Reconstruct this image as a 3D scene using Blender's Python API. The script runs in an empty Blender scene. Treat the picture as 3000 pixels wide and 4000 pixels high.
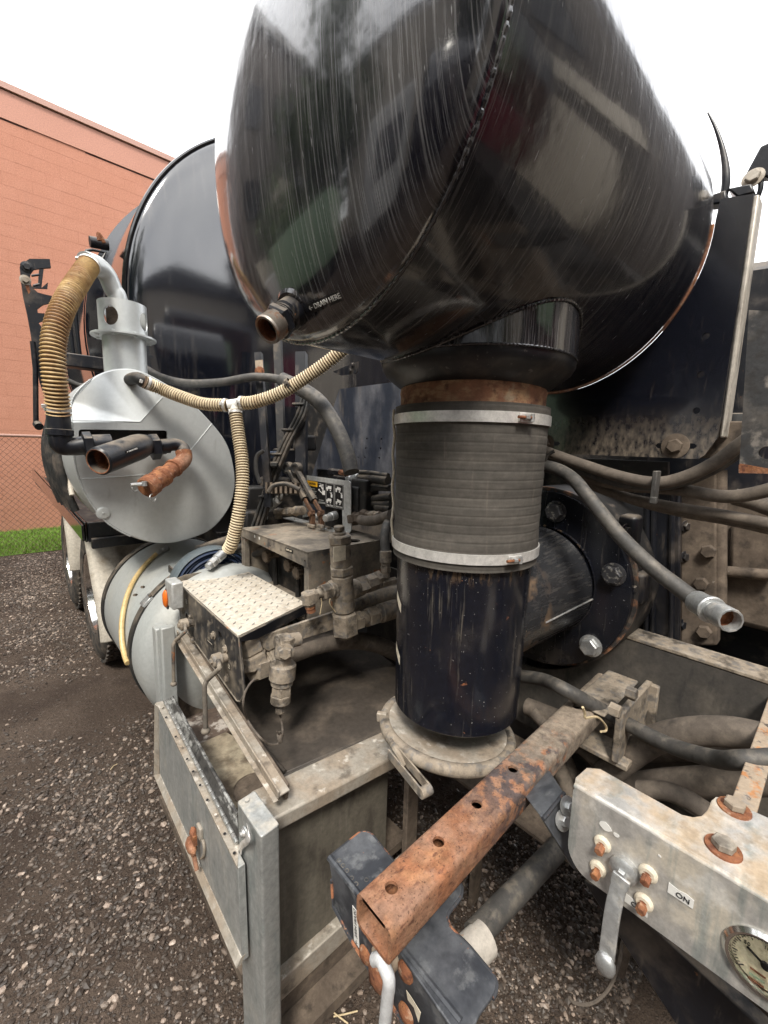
import bpy, bmesh, math, random
from mathutils import Vector, Matrix
V = Vector
random.seed(7)
PI = math.pi
SC = bpy.context.scene
COL = SC.collection
# ------------------------------------------------------------------ camera
F_PX, PITCH, ROLL, YAW, CAMH = 1650.0, math.radians(8.5), math.radians(1.5), math.radians(42.355), 1.65
fwd = V((math.sin(YAW)*math.cos(PITCH), math.cos(YAW)*math.cos(PITCH), -math.sin(PITCH)))
r0 = V((math.cos(YAW), -math.sin(YAW), 0)); u0 = r0.cross(fwd)
RT = r0*math.cos(ROLL)+u0*math.sin(ROLL); UP = u0*math.cos(ROLL)-r0*math.sin(ROLL)
CP = V((0, 0, CAMH))
cam = bpy.data.cameras.new('camera'); co = bpy.data.objects.new('camera', cam); COL.objects.link(co)
cam.sensor_fit = 'VERTICAL'; cam.sensor_height = 36; cam.lens = F_PX/4000*36
cam.clip_start = .02; cam.clip_end = 600
m = Matrix.Identity(4)
for i in range(3):
    m[i][0] = RT[i]; m[i][1] = UP[i]; m[i][2] = -fwd[i]; m[i][3] = CP[i]
co.matrix_world = m
SC.camera = co
SC.render.resolution_x, SC.render.resolution_y = 768, 1024
# ------------------------------------------------------------------ sky, sun, exposure
SUN_EL, SUN_AZ = math.radians(52), math.radians(228)      # azimuth from +Y towards +X
w = bpy.data.worlds.new('World'); SC.world = w; w.use_nodes = True
nt = w.node_tree; nt.nodes.clear()
sky = nt.nodes.new('ShaderNodeTexSky'); sky.sky_type = 'NISHITA'; sky.sun_disc = False
sky.sun_elevation = SUN_EL; sky.sun_rotation = SUN_AZ
tc = nt.nodes.new('ShaderNodeTexCoord')
nz = nt.nodes.new('ShaderNodeTexNoise'); nz.inputs['Scale'].default_value = 2.2; nz.inputs['Detail'].default_value = 5
cr = nt.nodes.new('ShaderNodeValToRGB')
cr.color_ramp.elements[0].position = .3; cr.color_ramp.elements[0].color = (8.2, 8.3, 8.6, 1)
cr.color_ramp.elements[1].position = .7; cr.color_ramp.elements[1].color = (12.5, 12.4, 12.3, 1)
mx = nt.nodes.new('ShaderNodeMix'); mx.data_type = 'RGBA'; mx.inputs['Factor'].default_value = .9
bg = nt.nodes.new('ShaderNodeBackground'); bg.inputs['Strength'].default_value = .105
ou = nt.nodes.new('ShaderNodeOutputWorld')
L = nt.links.new
L(tc.outputs['Generated'], nz.inputs['Vector']); L(nz.outputs['Fac'], cr.inputs['Fac'])
L(sky.outputs['Color'], mx.inputs['A']); L(cr.outputs['Color'], mx.inputs['B'])
L(mx.outputs['Result'], bg.inputs['Color']); L(bg.outputs['Background'], ou.inputs['Surface'])
sl = bpy.data.lights.new('sun', 'SUN'); sl.energy = 1.5; sl.angle = math.radians(12); sl.color = (1, .94, .84)
so = bpy.data.objects.new('sun', sl); COL.objects.link(so); so.location = (-6, -5, 12)
sd = V((math.sin(SUN_AZ)*math.cos(SUN_EL), math.cos(SUN_AZ)*math.cos(SUN_EL), math.sin(SUN_EL)))
so.rotation_euler = (-sd).to_track_quat('-Z', 'Y').to_euler()
vs = SC.view_settings
vs.view_transform = 'Standard'; vs.look = 'None'; vs.exposure = 1.45; vs.gamma = 1; vs.use_curve_mapping = False

# ------------------------------------------------------------------ helpers
def ray(x, y): return fwd+RT*((x-1500)/F_PX)+UP*((2000-y)/F_PX)
def at(x, y, X=None, Y=None, Z=None, D=None):
    d = ray(x, y)
    if X is not None: t = X/d.x
    elif Y is not None: t = Y/d.y
    elif Z is not None: t = (Z-CAMH)/d.z
    else: t = D
    return CP+d*t
def K(ox, oy, s): return lambda x, y: (ox+x*s, oy+y*s)
c1, c2, c3, c4 = K(0, 900, .6631), K(0, 2000, .7836), K(900, 1300, .4822), K(600, 2000, .6028)
c5, c6, c7, c8 = K(1400, 1200, .6028), K(1400, 2200, .6631), K(2100, 400, .5878), K(2000, 1500, .6028)
c9, c10, c14, c16 = K(2000, 2500, .678), K(1100, 2900, .6028), K(50, 900, .3618), K(1100, 1750, .3014)
c17, c19, c20, c21, c22 = K(200, 2000, .3617), K(2200, 3000, .4822), K(1250, 3200, .4219), K(600, 2650, .3843), K(2050, 2500, .3165)

def frame(axis, ref=None):
    a = V(axis).normalized()
    if ref is None: ref = V((0, 0, 1)) if abs(a.z) < .9 else V((1, 0, 0))
    u = (ref-a*ref.dot(a)).normalized()
    return a, u, a.cross(u)
def spline(pts, n=10, closed=False):
    pts = [V(p) for p in pts]
    if len(pts) < 3 and not closed:
        return [pts[0].lerp(pts[-1], i/n) for i in range(n+1)]
    out = []; N = len(pts)
    rng = range(N if closed else N-1)
    for i in rng:
        g = (lambda k: pts[k % N]) if closed else (lambda k: pts[k] if 0 <= k < N else (pts[0]*2-pts[1] if k < 0 else pts[-1]*2-pts[-2]))
        a, b, c, d = g(i-1), g(i), g(i+1), g(i+2)
        for j in range(n):
            t = j/n
            out.append(.5*((2*b)+(c-a)*t+(2*a-5*b+4*c-d)*t*t+(3*b-a-3*c+d)*t**3))
    if not closed: out.append(pts[-1])
    return out
def resample(pts, step):
    L_ = [0]
    for a, b in zip(pts, pts[1:]): L_.append(L_[-1]+(b-a).length)
    n = max(2, int(L_[-1]/step)); out = []; k = 0
    for i in range(n+1):
        s = L_[-1]*i/n
        while k < len(L_)-2 and L_[k+1] < s: k += 1
        t = (s-L_[k])/max(1e-9, L_[k+1]-L_[k]); out.append(pts[k].lerp(pts[k+1], t))
    return out

class MB:
    def __init__(s): s.v = []; s.f = []
    def ring_faces(s, base, rings, n, closed=False, wrap=True):
        for i in range(rings-1+(1 if closed else 0)):
            a = base+i*n; b = base+((i+1) % rings)*n
            for j in range(n if wrap else n-1):
                k = (j+1) % n; s.f.append((a+j, a+k, b+k, b+j))
    def box(s, c, sz, ax=None):
        c = V(c); ax = ax or (V((1, 0, 0)), V((0, 1, 0)), V((0, 0, 1)))
        b = len(s.v)
        for k in (-.5, .5):
            for j in (-.5, .5):
                for i in (-.5, .5): s.v.append(c+ax[0]*sz[0]*i+ax[1]*sz[1]*j+ax[2]*sz[2]*k)
        for q in ((0, 2, 3, 1), (4, 5, 7, 6), (0, 1, 5, 4), (2, 6, 7, 3), (0, 4, 6, 2), (1, 3, 7, 5)): s.f.append(tuple(b+x for x in q))
        return s
    def bb(s, x0, x1, y0, y1, z0, z1): return s.box(((x0+x1)/2, (y0+y1)/2, (z0+z1)/2), (abs(x1-x0), abs(y1-y0), abs(z1-z0)))
    def slab(s, poly, off):
        off = V(off); b = len(s.v); n = len(poly); s.v += [V(p) for p in poly]+[V(p)+off for p in poly]
        s.f.append(tuple(b+i for i in range(n))); s.f.append(tuple(b+n+i for i in reversed(range(n))))
        for i in range(n): j = (i+1) % n; s.f.append((b+j, b+i, b+n+i, b+n+j))
        return s
    def tube(s, pts, r, n=14, closed=False, caps=True, sq=None):
        pts = [V(p) for p in pts]; N = len(pts); b = len(s.v)
        T = []
        for i in range(N):
            p = pts[(i+1) % N] if closed or i < N-1 else pts[i]; q = pts[i-1] if closed or i > 0 else pts[i]
            T.append((p-q).normalized())
        a, u, w_ = frame(T[0])
        for i in range(N):
            u = (u-T[i]*u.dot(T[i])).normalized(); w_ = T[i].cross(u)
            rr = r(i/(N-1)) if callable(r) else (r[i] if isinstance(r, (list, tuple)) else r)
            for j in range(n):
                t = 2*PI*j/n; s.v.append(pts[i]+(u*math.cos(t)+w_*math.sin(t)*(sq or 1))*rr)
        s.ring_faces(b, N, n, closed)
        if caps and not closed:
            s.f.append(tuple(b+j for j in reversed(range(n)))); s.f.append(tuple(b+(N-1)*n+j for j in range(n)))
        return s
    def lathe(s, o, axis, prof, n=32, ref=None, a0=0, a1=2*PI, capends=True):
        a, u, w_ = frame(axis, ref); o = V(o); b = len(s.v); full = abs(a1-a0-2*PI) < 1e-6; m_ = n if full else n+1
        for h, r in prof:
            for j in range(m_):
                t = a0+(a1-a0)*j/n; s.v.append(o+a*h+(u*math.cos(t)+w_*math.sin(t))*max(r, 1e-4))
        s.ring_faces(b, len(prof), m_, wrap=full)
        if capends and full:
            if prof[0][1] > 2e-4: s.f.append(tuple(b+j for j in reversed(range(m_))))
            if prof[-1][1] > 2e-4: s.f.append(tuple(b+(len(prof)-1)*m_+j for j in range(m_)))
        return s
    def cyl(s, p, q, r, r2=None, n=20):
        p = V(p); q = V(q); return s.lathe(p, q-p, [(0, r), ((q-p).length, r if r2 is None else r2)], n)
    def fitting(s, p, q, segs, ref=None):
        """stepped coupling along p-q; segs = (t0,t1,r,sides)"""
        p = V(p); q = V(q); ln = (q-p).length
        for t0, t1, r, n in segs:
            c = min(.12*r, .2*(t1-t0)*ln)
            s.lathe(p, q-p, [(t0*ln, r-c), (t0*ln+c, r), (t1*ln-c, r), (t1*ln, r-c)], n, ref)
        return s
    def torus(s, c, axis, R, r, n=48, m_=10, ref=None, a0=0, a1=2*PI, wob=0):
        a, u, w_ = frame(axis, ref); c = V(c)
        full = abs(a1-a0-2*PI) < 1e-6
        pts = [c+(u*math.cos(a0+(a1-a0)*i/n)+w_*math.sin(a0+(a1-a0)*i/n))*R for i in range(n if full else n+1)]
        if wob: return s.bead(pts, r, wob, full)
        return s.tube(pts, r, m_, closed=full)
    def bead(s, pts, r, wob=.3, closed=False):
        """weld bead: overlapping puddles"""
        pts = resample([V(p) for p in pts], r*.55)
        rr = [r*(.72+wob*.3*math.sin(i*1.35+random.uniform(-.5, .5))) for i in range(len(pts))]
        pts = [p+V((random.uniform(-1, 1), random.uniform(-1, 1), random.uniform(-1, 1)))*r*.08 for p in pts]
        return s.tube(pts, rr, 7)
    def add(s, o): b = len(s.v); s.v += o.v; s.f += [tuple(b+i for i in f) for f in o.f]; return s
    def mesh(s, name, ang=38):
        me = bpy.data.meshes.new(name); me.from_pydata([tuple(p) for p in s.v], [], s.f); me.update()
        bm = bmesh.new(); bm.from_mesh(me); bmesh.ops.recalc_face_normals(bm, faces=bm.faces); bm.to_mesh(me); bm.free()
        for p in me.polygons: p.use_smooth = True
        me.set_sharp_from_angle(angle=math.radians(ang))
        return me
def holed(outer, holes, off, curve=None):
    """flat plate with openings: triangulated front/back and side walls"""
    off = V(off); bm = bmesh.new(); loops = [[bm.verts.new(V(p)) for p in lp] for lp in [outer]+holes]
    ed = []
    for lp in loops:
        for i in range(len(lp)): ed.append(bm.edges.new((lp[i], lp[(i+1) % len(lp)])))
    bmesh.ops.triangle_fill(bm, use_beauty=True, use_dissolve=False, edges=ed)
    bm.verts.ensure_lookup_table(); bm.verts.index_update()
    mb = MB(); n = len(bm.verts)
    mb.v = [v.co.copy() for v in bm.verts]+[v.co+off for v in bm.verts]
    for f in bm.faces: q = tuple(v.index for v in f.verts); mb.f.append(q); mb.f.append(tuple(n+i for i in reversed(q)))
    for lp in loops:
        for i in range(len(lp)):
            a, b = lp[i].index, lp[(i+1) % len(lp)].index; mb.f.append((b, a, n+a, n+b))
    bm.free(); return mb
def circ(c, axis, r, n=16, ref=None, sx=1):
    a, u, w_ = frame(axis, ref); c = V(c)
    return [c+u*math.cos(2*PI*i/n)*r*sx+w_*math.sin(2*PI*i/n)*r for i in range(n)]
def rounded(poly, rad, n=5):
    """round the corners of a planar polygon of vectors; rad may be a list"""
    out = []; N = len(poly)
    for i in range(N):
        p = V(poly[i]); a = V(poly[i-1]); b = V(poly[(i+1) % N]); r = rad[i] if isinstance(rad, (list, tuple)) else rad
        if r <= 0: out.append(p); continue
        da = a-p; db = b-p; r = min(r, .45*da.length, .45*db.length)
        pa = p+da.normalized()*r; pb = p+db.normalized()*r
        for k in range(n+1):
            t = k/n; out.append(pa*(1-t)**2+p*2*t*(1-t)+pb*t*t)
    return out
def obj(name, mb, mat, parent=None, bevel=0, ang=38, seg=2):
    me = mb if isinstance(mb, bpy.types.Mesh) else mb.mesh(name, ang)
    o = bpy.data.objects.new(name, me); COL.objects.link(o)
    if mat is not None:
        me.materials.clear(); me.materials.append(mat)
    if parent is not None:
        o.parent = parent
        if parent.type == 'EMPTY': o.matrix_parent_inverse = Matrix.Translation(-parent.location)
        elif parent.parent is not None: pass
    if bevel:
        b = o.modifiers.new('bevel', 'BEVEL'); b.width = bevel; b.segments = seg; b.limit_method = 'ANGLE'; b.angle_limit = math.radians(50)
    return o
def tag(o, label=None, cat=None, group=None, kind=None):
    for k, v in (('label', label), ('category', cat), ('group', group), ('kind', kind)):
        if v: o[k] = v
    return o
def empty(name, loc):
    o = bpy.data.objects.new(name, None); COL.objects.link(o); o.location = loc; o.empty_display_size = .1; return o
BOLT = {}
def bolt(parent, p, axis, r, mat, h=.62, washer=1.5, name='bolt', sides=6, tilt=0):
    key = (mat.name, h, washer, sides)
    if key not in BOLT:
        b = MB()
        if washer: b.lathe((0, 0, 0), (0, 0, 1), [(0, washer), (.14, washer), (.18, washer*.93)], 20)
        b.lathe((0, 0, .1), (0, 0, 1), [(0, 1), (h, 1), (h+.12, .86)], sides)
        BOLT[key] = b.mesh('bolt'); BOLT[key].materials.append(mat)
    o = bpy.data.objects.new(name, BOLT[key]); COL.objects.link(o)
    a, u, w_ = frame(axis); rt = Matrix.Rotation(random.uniform(0, 1)+tilt, 3, a)
    u = rt @ u; w_ = a.cross(u); mt = Matrix.Identity(4)
    for i in range(3): mt[i][0] = u[i]*r; mt[i][1] = w_[i]*r; mt[i][2] = a[i]*r; mt[i][3] = p[i]
    o.parent = parent
    if parent.type == 'EMPTY': o.matrix_parent_inverse = Matrix.Translation(-parent.location)
    o.matrix_basis = mt
    return o
def text(txt, p, xd, yd, size, mat, parent, name='lettering', ext=.0004, bold=0):
    cu = bpy.data.curves.new('t', 'FONT'); cu.body = txt; cu.size = size; cu.align_x = 'CENTER'; cu.align_y = 'CENTER'; cu.extrude = ext; cu.offset = bold; cu.resolution_u = 3
    to = bpy.data.objects.new('t', cu); COL.objects.link(to)
    bpy.context.view_layer.update()
    me = bpy.data.meshes.new_from_object(to); bpy.data.objects.remove(to); bpy.data.curves.remove(cu)
    xd = V(xd).normalized(); zd = xd.cross(V(yd)).normalized(); y2 = zd.cross(xd)
    for v in me.vertices: c = v.co.copy(); v.co = V(p)+xd*c.x+y2*c.y+zd*(c.z+ext)
    return obj(name, me, mat, parent)

# ------------------------------------------------------------------ materials
def M(name, base, rough=.5, metal=0, layers=(), bump=None, spec=.5, coat=0, island=0, alpha=None, grit=.28):
    ma = bpy.data.materials.new(name); ma.use_nodes = True; t = ma.node_tree; N = t.nodes; lk = t.links.new
    bs = N['Principled BSDF']; geo = N.new('ShaderNodeNewGeometry')
    def val(x):
        return x
    col = None; rg = None; mt = None
    rgbn = N.new('ShaderNodeRGB'); rgbn.outputs[0].default_value = (*base, 1); col = rgbn.outputs[0]
    vr = N.new('ShaderNodeValue'); vr.outputs[0].default_value = rough; rg = vr.outputs[0]
    vm = N.new('ShaderNodeValue'); vm.outputs[0].default_value = metal; mt = vm.outputs[0]
    def noise(scale, detail=5, rgh=.6, kind='noise', off=0):
        mp = N.new('ShaderNodeMapping'); sc = scale if isinstance(scale, (tuple, list)) else (scale,)*3
        mp.inputs['Scale'].default_value = sc; mp.inputs['Location'].default_value = (off, off*.7, off*1.3)
        lk(geo.outputs['Position'], mp.inputs['Vector'])
        if kind == 'vor':
            n_ = N.new('ShaderNodeTexVoronoi'); n_.inputs['Scale'].default_value = 1; lk(mp.outputs[0], n_.inputs['Vector']); return n_.outputs['Color']
        n_ = N.new('ShaderNodeTexNoise'); n_.inputs['Scale'].default_value = 1; n_.inputs['Detail'].default_value = detail; n_.inputs['Roughness'].default_value = rgh
        lk(mp.outputs[0], n_.inputs['Vector']); return n_.outputs['Fac']
    for i, ly in enumerate(layers):
        c, scale, lo, hi = ly[:4]; op = ly[4] if len(ly) > 4 else {}
        fac = noise(scale, op.get('detail', 5), op.get('nr', .6), op.get('kind', 'noise'), op.get('off', i*3.7))
        mr = N.new('ShaderNodeMapRange'); mr.interpolation_type = 'SMOOTHSTEP'
        mr.inputs['From Min'].default_value = lo; mr.inputs['From Max'].default_value = hi; mr.inputs['To Max'].default_value = op.get('amt', 1)
        lk(fac, mr.inputs['Value']); fac = mr.outputs[0]
        if 'up' in op:      # settled dust lies on upward faces
            sp = N.new('ShaderNodeSeparateXYZ'); lk(geo.outputs['Normal'], sp.inputs[0])
            m2 = N.new('ShaderNodeMapRange'); m2.inputs['From Min'].default_value = op['up']; m2.inputs['From Max'].default_value = op['up']+.5; lk(sp.outputs['Z'], m2.inputs['Value'])
            mu = N.new('ShaderNodeMath'); mu.operation = 'MULTIPLY'; lk(fac, mu.inputs[0]); lk(m2.outputs[0], mu.inputs[1]); fac = mu.outputs[0]
        if 'mask' in op:    # second coarser noise gate
            f2 = noise(op['mask'], 3, .5, 'noise', 9.1+i)
            m3 = N.new('ShaderNodeMapRange'); m3.interpolation_type = 'SMOOTHSTEP'; m3.inputs['From Min'].default_value = op.get('m0', .45); m3.inputs['From Max'].default_value = op.get('m1', .6); lk(f2, m3.inputs['Value'])
            mu = N.new('ShaderNodeMath'); mu.operation = 'MULTIPLY'; lk(fac, mu.inputs[0]); lk(m3.outputs[0], mu.inputs[1]); fac = mu.outputs[0]
        if 'pos' in op:     # stain limited to a stretch along one world axis: (axis, a, b) -> 1 at b
            sp = N.new('ShaderNodeSeparateXYZ'); lk(geo.outputs['Position'], sp.inputs[0])
            m4 = N.new('ShaderNodeMapRange'); m4.interpolation_type = 'SMOOTHSTEP'; ax, a, b = op['pos']
            m4.inputs['From Min'].default_value = a; m4.inputs['From Max'].default_value = b
            lk(sp.outputs[ax], m4.inputs['Value'])
            mu = N.new('ShaderNodeMath'); mu.operation = 'MULTIPLY'; lk(fac, mu.inputs[0]); lk(m4.outputs[0], mu.inputs[1]); fac = mu.outputs[0]
        mix = N.new('ShaderNodeMix'); mix.data_type = 'RGBA'; lk(fac, mix.inputs['Factor']); lk(col, mix.inputs['A']); mix.inputs['B'].default_value = (*c, 1); col = mix.outputs['Result']
        for key, cur in (('rough', 'r'), ('metal', 'm')):
            if key in op:
                mf = N.new('ShaderNodeMix'); lk(fac, mf.inputs['Factor']); lk(rg if cur == 'r' else mt, mf.inputs['A']); mf.inputs['B'].default_value = op[key]
                if cur == 'r': rg = mf.outputs['Result']
                else: mt = mf.outputs['Result']
    if grit:
        hs = N.new('ShaderNodeHueSaturation'); mr = N.new('ShaderNodeMapRange'); lk(noise(55, 9, .78, off=5.3), mr.inputs['Value'])
        mr.inputs['From Min'].default_value = .3; mr.inputs['From Max'].default_value = .7; mr.inputs['To Min'].default_value = 1-grit; mr.inputs['To Max'].default_value = 1+grit
        lk(mr.outputs[0], hs.inputs['Value']); lk(col, hs.inputs['Color']); col = hs.outputs[0]
    if island:
        hs = N.new('ShaderNodeHueSaturation'); mr = N.new('ShaderNodeMapRange'); pw = N.new('ShaderNodeMath'); pw.operation = 'POWER'; lk(geo.outputs['Random Per Island'], pw.inputs[0]); pw.inputs[1].default_value = 5 if island > .7 else 1; lk(pw.outputs[0], mr.inputs['Value'])
        mr.inputs['To Min'].default_value = 1-island*.5; mr.inputs['To Max'].default_value = 1+island*(4.0 if island > .7 else 1.3)
        lk(mr.outputs[0], hs.inputs['Value']); lk(col, hs.inputs['Color']); col = hs.outputs[0]
    lk(col, bs.inputs['Base Color']); lk(rg, bs.inputs['Roughness']); lk(mt, bs.inputs['Metallic'])
    bs.inputs['Specular IOR Level'].default_value = spec; bs.inputs['Coat Weight'].default_value = coat; bs.inputs['Coat Roughness'].default_value = .08; bs.inputs['Coat IOR'].default_value = 1.75
    if bump:
        prev = None
        for sc, st, ds in (bump if isinstance(bump, list) else [bump]):
            bn = N.new('ShaderNodeBump'); bn.inputs['Strength'].default_value = st; bn.inputs['Distance'].default_value = ds
            lk(noise(sc, 4, .55, off=1.9), bn.inputs['Height'])
            if prev: lk(prev, bn.inputs['Normal'])
            prev = bn.outputs[0]
        lk(prev, bs.inputs['Normal'])
    return ma
DUST = (.30, .245, .185); DUSTD = (.16, .128, .10)
m_shell = M('gloss_black_shell', (.007, .007, .010), .15, 0, [
    ((.25, .24, .24), (330, 6, 6), .46, .66, dict(rough=.5, amt=.32, detail=4, nr=.7, mask=(5, 3, 3), m0=.15, m1=.55)),
    ((.12, .115, .11), (70, 2.5, 2.5), .52, .78, dict(rough=.3, amt=.22, detail=4)),
    ((.5, .5, .5), (190, 30, 30), .70, .76, dict(rough=.6, amt=.30, detail=2))], bump=[(38, .05, .01), (4, .14, .04)], coat=.55, spec=.7, grit=0)
m_head = M('gloss_black_head', (.007, .007, .011), .16, 0, [
    ((.24, .235, .24), (6, 310, 6), .46, .66, dict(rough=.5, amt=.32, detail=4, nr=.7, mask=(3, 5, 3), m0=.15, m1=.55)),
    ((.15, .14, .14), (2.5, 60, 2.5), .50, .75, dict(rough=.3, amt=.30)),
    ((.5, .5, .5), (30, 190, 30), .70, .76, dict(rough=.6, amt=.30, detail=2))], bump=[(38, .05, .01), (4, .14, .04)], coat=.8, spec=.7, grit=0)
m_rear = M('gloss_black_rear_tank', (.005, .006, .010), .09, 0, [
    ((.24, .21, .18), (40, 4, 3), .52, .78, dict(rough=.4, amt=.30, mask=(2, 2, 2), m0=.35, m1=.65)),
    ((.15, .14, .14), (14, 14, 3), .55, .8, dict(rough=.35, amt=.25))], bump=[(30, .02, .01)], coat=.8, spec=.8)
m_black = M('black_paint_dusty', (.010, .011, .015), .32, 0, [
    (DUSTD, 9, .50, .75, dict(rough=.85, amt=.45)), (DUST, (60, 60, 9), .58, .8, dict(rough=.8, amt=.30)),
    (DUST, 16, .35, .6, dict(rough=.9, amt=.55, up=.35)), ((.35, .15, .06), 70, .70, .74, dict(rough=.9, amt=.8))], bump=(60, .05, .005))
m_blackp = M('black_pipe_paint', (.007, .008, .013), .20, 0, [
    ((.30, .26, .20), (110, 110, 6), .54, .74, dict(rough=.6, amt=.30, mask=(9, 9, 5), m0=.4, m1=.65)),
    ((.32, .12, .045), 34, .68, .72, dict(rough=.9, amt=.85, mask=14, m0=.5, m1=.6)),
    ((.32, .2, .1), (60, 60, 20), .52, .66, dict(rough=.9, amt=.4, pos=('Z', 1.34, 1.395))),
    ((.5, .48, .45), 190, .72, .75, dict(amt=.7, detail=2)), ((.10, .085, .07), 8, .5, .8, dict(rough=.5, amt=.25))], bump=[(45, .05, .006)], coat=.1)
m_cone = M('dull_black_cone', (.010, .010, .012), .35, 0, [(DUSTD, 12, .5, .75, dict(rough=.8, amt=.35)), ((.2, .18, .17), (60, 60, 60), .62, .7, dict(amt=.4))], bump=(60, .1, .005))
m_panel = M('black_panel_blue_dust', (.024, .028, .040), .36, 0, [
    ((.16, .16, .175), (5, 5, 2.5), .42, .66, dict(rough=.6, amt=.6)), (DUST, (30, 30, 4), .55, .8, dict(rough=.9, amt=.45)),
    (DUST, 5, .35, .6, dict(rough=.9, amt=.6, pos=('Z', 1.5, 1.25)))], bump=(40, .04, .005))
m_vp = M('scuffed_black_panel', (.018, .019, .022), .4, 0, [((.20, .165, .125), 8, .44, .62, dict(rough=.9, amt=.75)), ((.30, .25, .19), 30, .52, .68, dict(rough=.9, amt=.6)), ((.12, .11, .10), (60, 60, 6), .54, .7, dict(amt=.5))], bump=(70, .08, .004))
m_lug = M('worn_lug_metal', (.36, .335, .295), .5, .3, [((.22, .20, .17), 60, .5, .66, dict(amt=.6))])
m_saddle = M('black_saddle_plate', (.006, .007, .012), .22, 0, [
    (DUST, (70, 70, 40), .25, .80, dict(rough=.9, amt=.75, pos=('Z', 1.80, 1.64))), (DUSTD, (90, 90, 12), .55, .8, dict(rough=.5, amt=.18))], bump=(40, .02, .006), coat=.5)
m_galv = M('galvanised_steel', (.40, .41, .40), .48, .55, [
    ((.30, .32, .32), 80, .35, .7, dict(kind='vor', amt=.25)), ((.50, .51, .50), (22, 22, 6), .48, .62, dict(amt=.5)), ((.24, .28, .28), (16, 16, 5), .5, .66, dict(amt=.55)), ((.55, .55, .53), (70, 70, 9), .5, .75, dict(amt=.5)),
    ((.20, .24, .24), (26, 26, 5), .55, .78, dict(amt=.6, rough=.6)), ((.33, .28, .22), 7, .5, .75, dict(amt=.5, rough=.8, metal=.1)),
    ((.50, .45, .38), 22, .35, .65, dict(amt=.7, rough=.9, metal=.05, up=.4))], bump=(80, .05, .004))
m_brightz = M('bright_zinc_rod', (.66, .67, .68), .35, .3, [((.4, .4, .41), (60, 60, 12), .5, .7, dict(amt=.6))])
m_galvd = M('galvanised_dusty', (.37, .335, .285), .6, .25, [
    ((.27, .215, .16), 10, .40, .62, dict(rough=.95, metal=0, amt=.85)), ((.60, .56, .50), 26, .55, .68, dict(rough=.9, metal=0, amt=.8, up=.3)),
    ((.09, .075, .06), 18, .56, .72, dict(rough=.95, metal=0, amt=.75))], bump=(70, .1, .006))
m_silver = M('silver_paint', (.60, .62, .615), .42, .5, [
    ((.48, .505, .50), 5, .4, .7, dict(amt=.5)), ((.34, .34, .32), (40, 40, 9), .6, .8, dict(amt=.35, rough=.6)), ((.22, .2, .18), 150, .74, .78, dict(amt=.4))], bump=(120, .05, .003), grit=.07)
m_greytank = M('grey_tank_paint', (.40, .415, .405), .38, .15, [
    ((.42, .41, .37), 5, .45, .7, dict(amt=.5, rough=.6)), ((.28, .29, .28), (30, 30, 6), .55, .8, dict(amt=.5))], bump=(60, .05, .005), grit=.12)
m_beige = M('dust_caked_steel', (.27, .225, .175), .85, .05, [
    ((.36, .31, .25), 22, .45, .7, dict(amt=.8)), ((.10, .086, .072), 30, .52, .70, dict(amt=.8)), ((.19, .18, .17), (36, 36, 36), .50, .62, dict(amt=.75, rough=.5, metal=.4)), ((.035, .031, .028), 13, .54, .68, dict(amt=.75, rough=.6)), ((.42, .37, .31), 9, .5, .7, dict(amt=.6, up=.4)), ((.035, .032, .03), 60, .66, .74, dict(amt=.6))], bump=[(130, .18, .004), (20, .15, .008)], spec=.2)
m_brown = M('dirty_brown_steel', (.115, .09, .07), .9, 0, [((.19, .15, .115), 14, .45, .7, dict(amt=.8)), ((.04, .033, .028), 24, .5, .75, dict(amt=.8)), ((.35, .32, .28), 60, .70, .76, dict(amt=.7))], bump=(90, .15, .004), spec=.25)
m_deckm = M('dark_deck_sheet', (.070, .059, .050), .55, .1, [(DUSTD, 9, .45, .7, dict(rough=.8, amt=.6)), ((.5, .48, .45), 70, .73, .76, dict(amt=.8, rough=.9)), ((.02, .018, .016), 5, .5, .7, dict(amt=.6))], bump=(60, .06, .004))
m_cab = M('dusty_cabinet_steel', (.14, .122, .102), .75, .1, [
    ((.29, .245, .19), 9, .40, .65, dict(amt=.85, rough=.95)), ((.028, .028, .032), 14, .52, .70, dict(amt=.8, rough=.5)), ((.36, .14, .05), 18, .62, .72, dict(amt=.8, rough=.95)), ((.33, .28, .22), 12, .4, .62, dict(amt=.6, up=.5, rough=.95))], bump=(80, .1, .005))
m_rust = M('rust_orange', (.21, .085, .045), .88, 0, [((.40, .30, .22), 70, .56, .68, dict(amt=.6)), 
    ((.36, .16, .07), 26, .48, .68, dict(amt=.7)), ((.11, .045, .03), 60, .55, .7, dict(amt=.85)), ((.36, .22, .15), 10, .5, .72, dict(amt=.6)), ((.06, .03, .025), 170, .64, .7, dict(amt=.8))], bump=[(160, .4, .004), (45, .35, .006)], spec=.25, grit=.45)
m_rustd = M('dark_rust', (.12, .062, .036), .8, 0, [((.22, .11, .055), 60, .48, .66, dict(amt=.7)), ((.05, .035, .028), 40, .5, .66, dict(amt=.7))], bump=(120, .3, .003))
m_railw = M('dusty_rail_web', (.055, .050, .045), .7, 0, [((.12, .105, .087), 7, .42, .66, dict(amt=.7)), ((.02, .02, .021), (30, 30, 9), .52, .7, dict(amt=.6))], bump=(60, .06, .004))
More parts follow.
